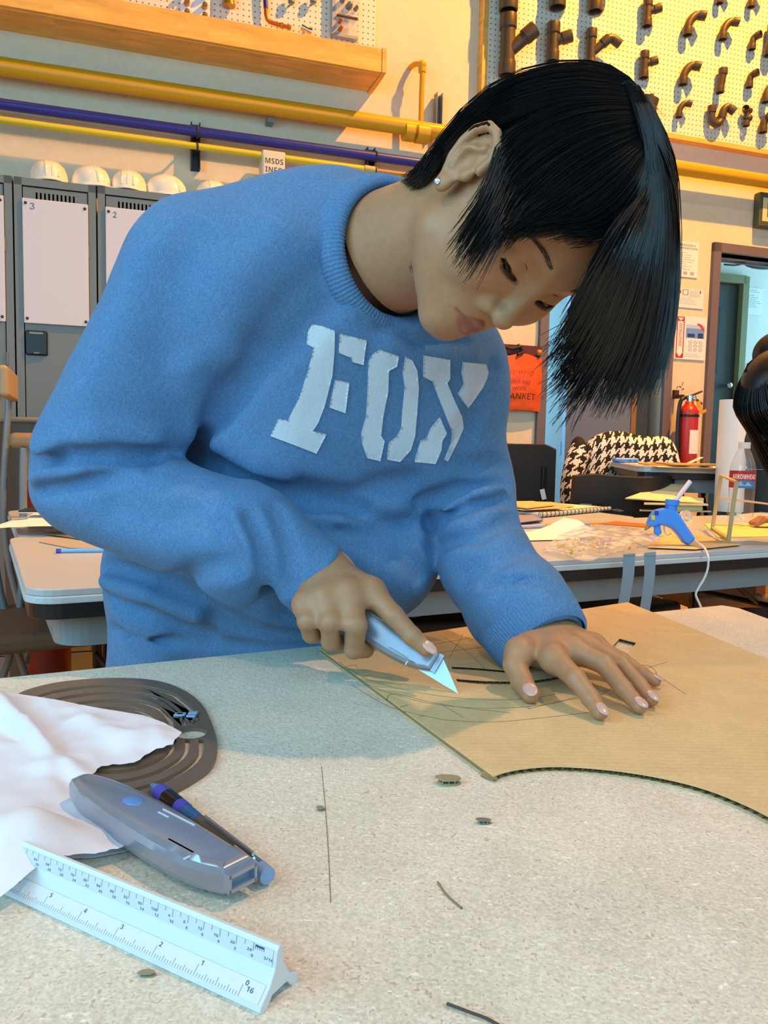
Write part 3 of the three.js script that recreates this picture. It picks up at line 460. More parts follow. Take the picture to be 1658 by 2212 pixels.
// ------------------------------------------------------------------ work tables
const TY = 0.74, TT = 26.7 * Math.PI / 180, tX = V(Math.cos(TT), 0, -Math.sin(TT)), tN = V(Math.sin(TT), 0, Math.cos(TT));
const chipTex = tex(1024, (x, y) => {
  const a = tnoise(x * 512, y * 512, 512, 21), b = tnoise(x * 256, y * 200, 256, 22), c = tnoise(x * 12, y * 12, 12, 23), d = tnoise(x * 128, y * 340, 512, 24);
  let r = 219, g = 210, bl = 192; const k = (a - 0.5) * 26 + (b - 0.5) * 24 + (c - 0.5) * 10; r += k; g += k; bl += k;
  if (b > 0.86) { r -= 30; g -= 36; bl -= 36; } if (d > 0.9) { r += 22; g += 24; bl += 26; } if (a > 0.975 && b > 0.55) { r -= 78; g -= 80; bl -= 70; }
  return [r, g, bl];
}, 0.45);
const chipBump = tex(256, (x, y) => { const a = tnoise(x * 128, y * 128, 128, 31) * 150 + tnoise(x * 32, y * 32, 32, 32) * 60; return [a, a, a]; }, 0.2, false);
const chipMat = mat(0xffffff, 0.62, { map: chipTex, bumpMap: chipBump, bumpScale: 0.0006 });
{
  const A = V(-0.376, 0, -0.783), P = (s, o) => { const q = A.clone().addScaledVector(tX, s).addScaledVector(tN, o); return [q.x, q.z]; };
  const t = thing('work_bench', 'particleboard work bench in the foreground', 'work bench', V(0.05, 0, -0.6));
  wpart('bench_top', t, flat([P(-0.7, 0), P(0.985, 0), [0.525, -1.236], [0.543, -1.215], [0.553, -1.14], P(1.03, 0.2), P(1.09, 0.8), P(-0.7, 0.8)], TY - 0.025, 0.025, 0.0015), chipMat);
  for (const [s, o] of [[-0.6, 0.08], [0.9, 0.1], [-0.6, 0.72], [0.95, 0.72]]) { const [x, z] = P(s, o); wpart('leg', t, box(0.05, TY - 0.025, 0.05, x, (TY - 0.025) / 2, z), darkSteel); }
  wpart('apron', t, [cyl(V(P(-0.6, 0.08)[0], 0.66, P(-0.6, 0.08)[1]), V(P(0.9, 0.1)[0], 0.66, P(0.9, 0.1)[1]), 0.02)], darkSteel);
}
const laminate = mat(0xb8bec6, 0.3), tableEdge = mat(0x14161a, 0.4), apronMat = mat(0x7f8f96, 0.35), bandMat = mat(0xb9cdd6, 0.3);
function roundRect(w, d, r, n = 6) { const p = []; for (const [cx, cy, a0] of [[w - r, d - r, 0], [r, d - r, 1], [r, r, 2], [w - r, r, 3]]) for (let i = 0; i <= n; i++) { const a = (a0 + i / n) * Math.PI / 2; p.push([cx + r * Math.cos(a), cy + r * Math.sin(a)]); } return p; }
function foldingTable(label, origin, w, d, y, turn, feet = true) {           // origin: front left corner on the floor; depth goes away from the camera
  const t = thing('folding_table', label, 'table', origin, turn);
  const sl = (inset, y0, y1) => flat(roundRect(w - 2 * inset, d - 2 * inset, 0.05 - inset * 0.6).map(([a, b]) => [a + inset, -(b + inset)]), y0, y1 - y0, 0.002);
  part('tabletop', t, sl(0, y - 0.012, y), laminate);
  part('edge_band', t, sl(-0.002, y - 0.024, y - 0.012), bandMat);
  part('underside', t, sl(0.004, y - 0.05, y - 0.024), tableEdge);
  part('apron', t, flat(roundRect(w - 0.09, d - 0.09, 0.05).map(([a, b]) => [a + 0.045, -(b + 0.045)]), y - 0.105, 0.055, 0, [roundRect(w - 0.13, d - 0.13, 0.04).map(([a, b]) => [a + 0.065, -(b + 0.065)]).reverse()]), apronMat);
  for (const x of [0.28, w - 0.28]) for (const z of [0.12, d - 0.12]) { const l = part('leg', t, cyl(V(x, 0.012, -z), V(x, y - 0.05, -z), 0.014), blackPaint); part('foot_cap', l, cyl(V(x, 0, -z), V(x, 0.014, -z), 0.018), blackPaint); }
  for (const x of [0.28, w - 0.28]) { part('cross_bar', t, cyl(V(x, 0.16, -0.12), V(x, 0.16, -d + 0.12), 0.011), blackPaint); part('cross_bar', t, cyl(V(x, 0.5, -0.12), V(x, 0.5, -d + 0.12), 0.009), blackPaint); part('brace', t, cyl(V(x, 0.5, -d / 2), V(x + (x < w / 2 ? 0.3 : -0.3), y - 0.055, -d / 2), 0.009), blackPaint); }
  return t;
}
const FL = V(-0.548, 0, -1.232);
foldingTable('grey folding table right behind the person, nearer of two', FL, 2.4, 0.735, TY, TT);
foldingTable('grey folding table pushed against the far side of the nearer one', FL.clone().addScaledVector(tN, -0.737).addScaledVector(tX, 0.02), 1.95, 0.735, TY, TT);
{ const a = onY(1312, 996, 0.905), b = onY(1547, 1034, 0.905), d = b.clone().sub(a), turn = Math.atan2(-d.z, d.x); // left end to right end of the near edge
  foldingTable('taller grey table by the doorways with drawings on it', V(a.x, 0, a.z), 1.0, 0.75, 0.905, turn); }
const T3Y = 0.905;

// ------------------------------------------------------------------ chairs
const chairBlack = mat(0x1d1916, 0.6), seatBrown = mat(0x5b4a3a, 0.6), woodBrown = mat(0xffffff, 0.5, { map: woodTex(128, 92, 60, 26, 41) });
function chair(label, pos, turn, { seat = seatBrown, back = chairBlack, backTop = 0.93, bow = 0.06, w = 0.46, backOff = false, sh = 0.45 } = {}) {
  const t = thing('chair', label, 'chair', pos, turn);                          // faces +z
  part('seat', t, rbox(w, 0.05, 0.44, 0.02, 0, sh, 0, 3), seat);
  const legs = [[-1, 1], [1, 1], [-1, -1], [1, -1]];
  for (const [x, z] of legs) part('leg', t, tube([V(x * (w / 2 - 0.02), sh - 0.02, z * 0.19), V(x * (w / 2 - 0.015), sh - 0.05, z * 0.2), V(x * (w / 2), 0.0, z * 0.23)], 0.0125, 10, 10), blackPaint);
  for (const g of [cyl(V(-w / 2 + 0.02, sh - 0.14, 0.2), V(w / 2 - 0.02, sh - 0.14, 0.2), 0.01), cyl(V(-w / 2 + 0.01, sh - 0.16, -0.2), V(-w / 2 + 0.01, sh - 0.16, 0.2), 0.01), cyl(V(w / 2 - 0.01, sh - 0.16, -0.2), V(w / 2 - 0.01, sh - 0.16, 0.2), 0.01)]) part('rail', t, g, blackPaint);
  if (!backOff) {
    const g = new THREE.BoxGeometry(w, backTop - sh - 0.12, 0.035, 14, 8, 2), q = g.attributes.position;
    for (let i = 0; i < q.count; i++) { const x = q.getX(i) / w; q.setZ(i, q.getZ(i) + bow * 4 * x * x); q.setY(i, q.getY(i) * (1 - 0.5 * Math.max(0, Math.abs(x) - 0.38) * 2)); }
    g.computeVertexNormals(); g.rotateX(-0.12).translate(0, (backTop + sh + 0.12) / 2, -0.24);
    part('backrest', t, g, back);
    for (const x of [-1, 1]) part('back_post', t, cyl(V(x * (w / 2 - 0.05), sh - 0.02, -0.2), V(x * (w / 2 - 0.05), backTop - 0.1, -0.262), 0.012), blackPaint);
  }
  return t;
}
const fl = (u, d) => { const p = at(u, 1000, d); return V(p.x, 0, p.z); };
{ const p = fl(1122, 3.95); chair('black chair with a tall flat back behind the far table edge', p, 2.9, { backTop: 0.985, bow: 0.02, w: 0.36 }); }
{ const p = fl(1315, 3.42); chair('black chair with a curved low back behind the far table edge', p, 3.35, { backTop: 0.865, bow: 0.12, w: 0.44 }); }
{ const p = onY(1540, 1292, 0.42); chair('black framed chair with a brown wooden seat under the right table', V(p.x, 0, p.z), 0.2, { seat: woodBrown, backOff: true }); }
{ const p = onY(1262, 1325, 0.42); chair('black tubular chair under the tables near the tape strips', V(p.x, 0, p.z), 0.65, { seat: chairBlack, backOff: true }); }
{ const p = onY(40, 1338, 0.47); chair('brown padded chair at the lower left corner', V(p.x, 0, p.z), 0.55, { w: 0.52, backOff: true }); }
{ const p = onY(945, 1330, 0.46); chair('black chair behind the person holding a white sheet', V(p.x, 0, p.z - 0.1), 0.3, { seat: chairBlack, backOff: true }); 
  single('paper_sheet', (() => { const g = new THREE.PlaneGeometry(0.3, 0.26, 12, 12).rotateX(-Math.PI / 2), q = g.attributes.position; for (let i = 0; i < q.count; i++) q.setY(i, 0.012 * (1 + Math.sin(q.getX(i) * 14 + q.getZ(i) * 9))); g.computeVertexNormals(); return g.rotateY(0.5).translate(p.x - 0.01, 0.4765, p.z - 0.06); })(), whitePaper, 'white paper sheet lying on the chair behind the person', 'paper'); }

// houndstooth coat over a chair by the taller table
{
  const hound = tex(128, (x, y) => { const X = Math.floor(x * 8), Y = Math.floor(y * 8), m = (a) => ((a % 8) + 8) % 8; const warp = m(X) < 4, weft = m(Y) < 4, tw = m(X + Y) % 4 < 2 ? warp : weft; return tw ? [22, 21, 20] : [232, 228, 222]; }, 0.058);
  const p = at(1400, 985, 3.95), base = V(p.x, 0, p.z);
  const c = chair('black chair carrying the houndstooth coat', base, 0.1, { backTop: 1.01, bow: 0.03, w: 0.46 });
  const t = thing('coat', 'black and white houndstooth coat over a chair back', 'coat', base.clone(), 0.1);
  const prof = [], n = 34, m = 30, pos = [], idx = [], uv = [];
  for (let j = 0; j <= m; j++) for (let i = 0; i <= n; i++) {
    const a = i / n - 0.5, b = j / m; const s = b * 1.06 - 0.48;                 // s: along the drape, 0 at the ridge
    const r = 0.035; let y, z; if (s < -r) { y = s + r; z = -r; } else if (s > r) { y = -(s - r); z = r; } else { const th = s / r * Math.PI / 2; y = r * Math.cos(th) - 0; z = r * Math.sin(th); }
    const drop = Math.max(0, -y), wv = 0.014 * Math.sin(a * 17 + s * 5) * Math.min(1, drop * 6) + 0.01 * noise3(a * 9, s * 9, 2);
    const x = a * (0.50 + 0.10 * Math.min(0.3, drop) / 0.3) + 0.012 * Math.sin(s * 11);
    pos.push(x, 1.022 + y - 0.10 * Math.pow(Math.abs(a) * 2, 6) - 0.012 * Math.sin(a * 9), -0.25 + z * (1.3 + drop) + wv); uv.push(a * 0.6, s + 0.05 * a);
  }
  for (let j = 0; j < m; j++) for (let i = 0; i < n; i++) { const k = j * (n + 1) + i; idx.push(k, k + 1, k + n + 1, k + 1, k + n + 2, k + n + 1); }
  const g = new THREE.BufferGeometry(); g.setAttribute('position', new THREE.Float32BufferAttribute(pos, 3)); g.setAttribute('uv', new THREE.Float32BufferAttribute(uv, 2)); g.setIndex(idx); g.computeVertexNormals();
  part('coat_body', t, ownUV(g), mat(0xffffff, 0.85, { map: hound }));
  part('lining', t, [ball(0.07, -0.275, 0.96, -0.23, 0.6, 1, 0.7), ball(0.06, -0.30, 0.90, -0.2, 0.7, 1, 0.7)], mat(0x191514, 0.8), 'black lining fold');
  part('sleeve', t, (() => { const s = tube([V(-0.27, 0.97, -0.2), V(-0.31, 0.88, -0.17), V(-0.33, 0.76, -0.15), V(-0.32, 0.64, -0.14)], 0.055, 20, 14); return ownUV((() => { const q = s.attributes.uv; for (let i = 0; i < q.count; i++) q.setXY(i, q.getX(i) * 0.36, q.getY(i) * 0.35); return s; })()); })(), mat(0xffffff, 0.85, { map: hound }));
}
// ------------------------------------------------------------------ distance fields and their meshing (surface nets)
function cone(a, ra, b, rb) {                                       // tapered capsule, as a function of x, y, z
  const ax = a.x, ay = a.y, az = a.z, bx = b.x - ax, by = b.y - ay, bz = b.z - az, l2 = bx * bx + by * by + bz * bz || 1e-12;
  return (x, y, z) => { const px = x - ax, py = y - ay, pz = z - az; let h = (px * bx + py * by + pz * bz) / l2; h = h < 0 ? 0 : h > 1 ? 1 : h; const dx = px - bx * h, dy = py - by * h, dz = pz - bz * h; return Math.sqrt(dx * dx + dy * dy + dz * dz) - (ra + (rb - ra) * h); };
}
function ell(cx, cy, cz, rx, ry, rz) { return (x, y, z) => { const px = (x - cx) / rx, py = (y - cy) / ry, pz = (z - cz) / rz, k0 = Math.sqrt(px * px + py * py + pz * pz), k1 = Math.sqrt((px / rx) ** 2 + (py / ry) ** 2 + (pz / rz) ** 2); return k1 < 1e-9 ? -Math.min(rx, ry, rz) : k0 * (k0 - 1) / k1; }; }
const smin = (a, b, k) => { const h = Math.max(k - Math.abs(a - b), 0) / k; return Math.min(a, b) - h * h * k * 0.25; };
const smax = (a, b, k) => -smin(-a, -b, k);
function netMesh(f, lo, hi, cell, color) {
  const n = [0, 1, 2].map((i) => Math.ceil((hi[i] - lo[i]) / cell) + 1), [nx, ny, nz] = n, g = new Float32Array(nx * ny * nz), B = 6, half = B * cell * 0.5 * Math.sqrt(3) * 1.15;
  const id = (i, j, k) => i + nx * (j + ny * k);
  for (let k = 0; k < nz; k += B) for (let j = 0; j < ny; j += B) for (let i = 0; i < nx; i += B) {
    const c = f(lo[0] + (i + B / 2) * cell, lo[1] + (j + B / 2) * cell, lo[2] + (k + B / 2) * cell), far = Math.abs(c) > half * 1.6 + cell;
    for (let kk = k; kk < Math.min(nz, k + B); kk++) for (let jj = j; jj < Math.min(ny, j + B); jj++) for (let ii = i; ii < Math.min(nx, i + B); ii++) g[id(ii, jj, kk)] = far ? c : f(lo[0] + ii * cell, lo[1] + jj * cell, lo[2] + kk * cell);
  }
  const vid = new Int32Array(nx * ny * nz).fill(-1), pos = [], idx = [];
  for (let k = 0; k < nz - 1; k++) for (let j = 0; j < ny - 1; j++) for (let i = 0; i < nx - 1; i++) {
    const o = id(i, j, k), c = [g[o], g[o + 1], g[o + nx], g[o + nx + 1], g[o + nx * ny], g[o + nx * ny + 1], g[o + nx * ny + nx], g[o + nx * ny + nx + 1]];
    let m = 0; for (let q = 0; q < 8; q++) if (c[q] < 0) m |= 1 << q; if (m === 0 || m === 255) continue;
    let sx = 0, sy = 0, sz = 0, s = 0;
    for (let a = 0; a < 8; a++) for (const bit of [1, 2, 4]) { if (a & bit) continue; const b = a | bit; if ((c[a] < 0) === (c[b] < 0)) continue; const t = c[a] / (c[a] - c[b]); sx += (a & 1) + (bit === 1 ? t : 0); sy += ((a >> 1) & 1) + (bit === 2 ? t : 0); sz += ((a >> 2) & 1) + (bit === 4 ? t : 0); s++; }
    vid[o] = pos.length / 3; pos.push(lo[0] + (i + sx / s) * cell, lo[1] + (j + sy / s) * cell, lo[2] + (k + sz / s) * cell);
  }
  const st = [1, nx, nx * ny];
  for (let k = 1; k < nz - 1; k++) for (let j = 1; j < ny - 1; j++) for (let i = 1; i < nx - 1; i++) {
    const o = id(i, j, k);
    for (let a = 0; a < 3; a++) { const p = o + st[a]; if ((g[o] < 0) === (g[p] < 0)) continue; const u = st[(a + 1) % 3], v = st[(a + 2) % 3], q = [vid[o], vid[o - u], vid[o - u - v], vid[o - v]]; if (q.some((e) => e < 0)) continue; if (g[o] < 0) idx.push(q[0], q[1], q[2], q[0], q[2], q[3]); else idx.push(q[0], q[2], q[1], q[0], q[3], q[2]); }
  }
  const P = new Float32Array(pos), N = new Float32Array(pos.length), C = color ? new Float32Array(pos.length) : null, e = cell * 0.5;
  for (let i = 0; i < P.length; i += 3) {
    const x = P[i], y = P[i + 1], z = P[i + 2]; let a = f(x + e, y, z) - f(x - e, y, z), b = f(x, y + e, z) - f(x, y - e, z), c = f(x, y, z + e) - f(x, y, z - e); const l = Math.hypot(a, b, c) || 1;
    a /= l; b /= l; c /= l; N[i] = a; N[i + 1] = b; N[i + 2] = c; const d = f(x, y, z); if (Math.abs(d) < cell) { P[i] -= a * d; P[i + 1] -= b * d; P[i + 2] -= c * d; }
    if (C) { const q = color(P[i], P[i + 1], P[i + 2]); C[i] = q[0]; C[i + 1] = q[1]; C[i + 2] = q[2]; }
  }
  const G = new THREE.BufferGeometry(); G.setAttribute('position', new THREE.BufferAttribute(P, 3)); G.setAttribute('normal', new THREE.BufferAttribute(N, 3)); if (C) G.setAttribute('color', new THREE.BufferAttribute(C, 3)); G.setIndex(idx); return G;
}
function march(f, u, v, d0, d1) {                                   // first point of the field on the line of sight of a pixel
  const r = ray(u, v), l = r.length(), o = camera.position; let t = d0;
  for (let i = 0; i < 160 && t < d1; i++) { const d = f(o.x + r.x * t, o.y + r.y * t, o.z + r.z * t); if (d < 0.0004) return V(o.x + r.x * t, o.y + r.y * t, o.z + r.z * t); t += Math.max(d * 0.7 / l, 0.0003); }
  return null;
}
function gradAt(f, p, e = 0.002) { return V(f(p.x + e, p.y, p.z) - f(p.x - e, p.y, p.z), f(p.x, p.y + e, p.z) - f(p.x, p.y - e, p.z), f(p.x, p.y, p.z + e) - f(p.x, p.y, p.z - e)).normalize(); }

// ------------------------------------------------------------------ the person: pose
const A = (q) => at(q[0], q[1], q[2]);
const K = (p, q) => cone(A(p), p[3], A(q), q[3]);
// head axes (her left, up, forward) in the camera's axes, turned to the world
const hAx = [[0.6118, -0.2441, -0.7524], [0.786, 0.2946, 0.5435], [0.089, -0.9239, 0.3721]].map((a) => V(...a).applyQuaternion(camera.quaternion).normalize());
const HS = 0.985, hO = V(0.12217, 0.2742, -0.7474).multiplyScalar(HS).applyQuaternion(camera.quaternion).add(camera.position);
const H2W = (x, y, z) => hO.clone().addScaledVector(hAx[0], x * HS / 1000).addScaledVector(hAx[1], y * HS / 1000).addScaledVector(hAx[2], z * HS / 1000);
const neckTop = [0, -46, -22], neckBase = A([800, 565, 0.90]);
const toH = (p) => { const q = p.clone().sub(hO); return [q.dot(hAx[0]), q.dot(hAx[1]), q.dot(hAx[2])].map((e) => e * 1000 / HS); };
const nb = toH(neckBase);

// ---- sweatshirt field
const RSH = [445, 615, 0.885, 0.088], REL = [192, 1045, 0.885, 0.060], RFM = [545, 1185, 0.845, 0.060], RWR = [683, 1252, 0.842, 0.043];
const LSH = [955, 800, 0.985, 0.073], LEL = [1004, 1050, 1.0, 0.054], LFM = [1050, 1222, 0.935, 0.0505], LCF = [1118, 1310, 0.885, 0.055], LWR = [1178, 1392, 0.845, 0.047];
const torso = [
  K([445, 610, 0.9, 0.09], [740, 560, 0.92, 0.095]), K([520, 700, 0.95, 0.1], [820, 700, 0.96, 0.085]), K([560, 790, 0.96, 0.105], [922, 870, 1.0, 0.085]), K([620, 935, 0.965, 0.108], [900, 970, 1.0, 0.085]),
  K([590, 1100, 1.0, 0.12], [814, 1202, 0.985, 0.078]), K([430, 1180, 1.03, 0.10], [640, 1200, 1.02, 0.11]), K([372, 1265, 1.045, 0.080], [372, 1620, 1.06, 0.086]), K([620, 1300, 1.06, 0.10], [620, 1620, 1.08, 0.10]), K([640, 620, 0.93, 0.09], [925, 790, 0.98, 0.078]),
];
const torsoUp = [torso[0], torso[1], torso[2], torso[3], torso[8]], torsoLow = torso.slice(4, 8);
const armR = [K(RSH, [210, 982, 0.88, 0.068]), K(REL, RFM), K(RFM, RWR)], armL = [K(LSH, LEL), K(LEL, LFM), K(LFM, LCF), K(LCF, LWR)];
const armR2 = [K(REL, RFM), K(RFM, RWR)];
const neckDir = H2W(...neckTop).sub(neckBase).normalize();
const collarC = A([846, 554, 0.868]), ringU = V(0, 1, 0).cross(neckDir).normalize(), ringV = neckDir.clone().cross(ringU).normalize();
const opening = cone(collarC.clone().addScaledVector(neckDir, -0.012), 0.066, collarC.clone().addScaledVector(neckDir, 0.3), 0.11);
const cutR = (() => { const a = A(RFM), b = A(RWR), d = b.clone().sub(a).normalize(), c = b.clone().addScaledVector(d, 0.012); return (x, y, z) => (x - c.x) * d.x + (y - c.y) * d.y + (z - c.z) * d.z; })();
const cutL = (() => { const a = A(LCF), b = A(LWR), d = b.clone().sub(a).normalize(), c = b.clone().addScaledVector(d, 0.004); return (x, y, z) => (x - c.x) * d.x + (y - c.y) * d.y + (z - c.z) * d.z; })();
const hollowR = (() => { const a = A(RFM), b = A(RWR), d = b.clone().sub(a).normalize(); return cone(b.clone().addScaledVector(d, -0.03), 0.03, b.clone().addScaledVector(d, 0.1), 0.036); })();
const hollowL = (() => { const a = A(LCF), b = A(LWR), d = b.clone().sub(a).normalize(); return cone(b.clone().addScaledVector(d, -0.03), 0.034, b.clone().addScaledVector(d, 0.1), 0.042); })();
const ringR = 0.077; const ring = []; for (let i = 0; i < 20; i++) { const P = (k) => { const a = k / 20 * Math.PI * 2; return collarC.clone().addScaledVector(ringU, Math.cos(a) * 0.077).addScaledVector(ringV, Math.sin(a) * 0.077); }; ring.push(cone(P(i), 0.009, P(i + 1), 0.009)); }
const minOf = (fs, x, y, z) => { let d = 1e9; for (const f of fs) d = Math.min(d, f(x, y, z)); return d; };
const sminOf = (fs, k, x, y, z) => { let d = fs[0](x, y, z); for (let i = 1; i < fs.length; i++) d = smin(d, fs[i](x, y, z), k); return d; };
const hemY = A([450, 1545, 1.05]).y;
function shirt0(x, y, z) {
  let d = smin(sminOf(torsoUp, 0.07, x, y, z), sminOf(torsoLow, 0.06, x, y, z), 0.016);
  const up = armR[0](x, y, z); d = smin(d, up, 0.022);
  let fore = smin(armR2[0](x, y, z), armR2[1](x, y, z), 0.02); fore = smax(fore, cutR(x, y, z), 0.006); fore = smax(fore, -hollowR(x, y, z), 0.006);
  d = smin(d, fore, 0.010);
  let l = sminOf([armL[0], armL[1]], 0.03, x, y, z); let l2 = smin(armL[2](x, y, z), armL[3](x, y, z), 0.012); l = smin(l, l2, 0.02); l = smax(l, cutL(x, y, z), 0.006); l = smax(l, -hollowL(x, y, z), 0.006);
  d = smin(d, l, 0.012);
  d = smax(d, -opening(x, y, z), 0.012);
  const c = minOf(ring, x, y, z); d = smin(d, c, 0.01);
  return Math.max(d, hemY - y);
}
// folds: px path, depth of the fold (+ groove, - ridge), half width
const foldSpec = [
  [[[62, 1000], [150, 985], [250, 980], [330, 982]], 0.016, 0.011], [[[95, 1055], [200, 1035], [310, 1005]], 0.007, 0.012], [[[90, 965], [200, 945], [330, 960]], -0.006, 0.018], [[[80, 1030], [180, 1012], [300, 1008]], -0.006, 0.012],
  [[[500, 850], [450, 920], [402, 985]], 0.014, 0.014], [[[400, 985], [480, 1010], [600, 1060], [740, 1095], [870, 1140]], 0.013, 0.014], [[[440, 930], [560, 1000], [700, 1045], [840, 1085]], -0.007, 0.022],
  [[[700, 660], [640, 730], [560, 790], [500, 850]], 0.008, 0.016], [[[740, 560], [640, 650], [560, 740]], 0.005, 0.022], [[[600, 500], [520, 620], [490, 740]], -0.005, 0.03], [[[560, 760], [530, 820], [470, 900]], 0.006, 0.012], [[[410, 800], [420, 880], [400, 960]], -0.005, 0.02],
  [[[470, 1130], [500, 1180], [520, 1240]], 0.006, 0.012], [[[540, 1120], [565, 1180], [570, 1250]], 0.007, 0.011], [[[600, 1100], [625, 1180], [625, 1260]], 0.006, 0.012], [[[510, 1120], [535, 1180], [548, 1250]], -0.005, 0.012], [[[350, 1255], [430, 1235], [500, 1215]], 0.006, 0.014], [[[250, 1090], [340, 1120], [420, 1110]], 0.004, 0.02],
  [[[895, 1085], [980, 1062], [1090, 1040]], 0.009, 0.010], [[[930, 1135], [1010, 1092], [1090, 1075]], 0.010, 0.010], [[[945, 1180], [1030, 1160], [1110, 1120]], 0.006, 0.012], [[[960, 1110], [1020, 1075], [1085, 1058]], -0.006, 0.010], [[[985, 995], [1030, 1010], [1090, 1005]], 0.006, 0.012], [[[1000, 940], [1040, 880], [1070, 800]], 0.006, 0.014], [[[1000, 1240], [1060, 1230], [1130, 1190]], 0.004, 0.016],
  [[[650, 1040], [760, 1060], [880, 1040]], 0.007, 0.016], [[[880, 1130], [800, 1160], [700, 1150]], 0.008, 0.014], [[[900, 1090], [800, 1120], [740, 1120]], -0.007, 0.014], [[[870, 1190], [900, 1240], [945, 1280]], 0.005, 0.014], [[[760, 1180], [820, 1230], [900, 1270]], -0.004, 0.02],
  [[[230, 1225], [330, 1250], [450, 1300], [600, 1325]], 0.010, 0.013], [[[235, 1290], [330, 1325], [450, 1375]], 0.008, 0.012], [[[230, 1255], [320, 1285], [420, 1330]], -0.007, 0.015], [[[470, 1330], [560, 1370], [680, 1385]], 0.009, 0.014], [[[240, 1360], [380, 1385], [560, 1400], [690, 1400]], 0.005, 0.008], [[[560, 1280], [620, 1330], [680, 1350]], 0.010, 0.016],
  [[[1045, 1262], [1100, 1255], [1180, 1262], [1215, 1300]], 0.006, 0.007], [[[1060, 1300], [1120, 1275], [1190, 1285]], -0.003, 0.02], [[[830, 700], [900, 735], [1000, 745]], 0.003, 0.010], [[[850, 740], [930, 775], [1010, 770]], -0.003, 0.02], [[[1010, 960], [1040, 880], [1050, 820]], 0.008, 0.010],
  [[[300, 560], [250, 700], [180, 850]], -0.004, 0.03], [[[420, 520], [380, 640], [360, 760]], 0.004, 0.03],
];
const foldSegs = [];
for (const [path, amp, w] of foldSpec) { const ps = path.map(([u, v]) => march(shirt0, u, v, 0.6, 1.25)).filter(Boolean); for (let i = 0; i + 1 < ps.length; i++) foldSegs.push({ f: cone(ps[i], 0, ps[i + 1], 0), amp, w, i, a: ps[i], first: i === 0, last: i + 2 === ps.length }); }
const foldGroups = []; { let cur = null; for (const s of foldSegs) { if (s.first) foldGroups.push(cur = { amp: s.amp, w: s.w, segs: [] }); cur.segs.push(s.f); } }
for (const g of foldGroups) { g.c = null; }
function shirtF(x, y, z) {
  let d = shirt0(x, y, z);
  if (Math.abs(d) < 0.035) {
    for (const g of foldGroups) { let q = 1e9; for (const f of g.segs) { const e = f(x, y, z); if (e < q) q = e; } if (q < g.w * 2.6) d += g.amp * 2.0 * Math.exp(-(q * q) / (g.w * g.w * 0.8)); }
    d += 0.0022 * (noise3(x * 34, y * 34, z * 34) - 0.5) + 0.006 * (noise3(x * 11 + 7, y * 11, z * 11) - 0.5);
  }
  return d;
}
const heather = tex(256, (x, y) => { const a = tnoise(x * 128, y * 48, 128, 51), b = tnoise(x * 64, y * 128, 128, 52), k = (a - 0.5) * 22 + (b - 0.5) * 14; return [82 + k, 122 + k, 164 + k]; }, 0.07);
const knitBump = tex(128, (x, y) => { const v = 128 + 50 * Math.sin(x * Math.PI * 2 * 32) * Math.sin(y * Math.PI * 2 * 24) + (tnoise(x * 32, y * 32, 32, 53) - 0.5) * 90; return [v, v, v]; }, 0.06, false);
const shirtMat = pmat(0xffffff, 0.92, { map: heather, bumpMap: knitBump, bumpScale: 0.0004, sheen: 0.35, sheenRoughness: 0.6, sheenColor: new THREE.Color(0x9fb4c8) });
const person = thing('person', 'person in a blue grey sweatshirt leaning over the bench, cutting cardboard', 'person', (() => { const p = A([560, 1500, 1.12]); return V(p.x, 0, p.z); })());
{
  const g = netMesh(shirtF, [-0.60, 0.60, -1.24], [0.27, 1.44, -0.72], 0.0046);
  wpart('sweatshirt', person, g, shirtMat, 'blue grey fleece sweatshirt with raised pale lettering');
}
const shirtMesh = person.children[0];
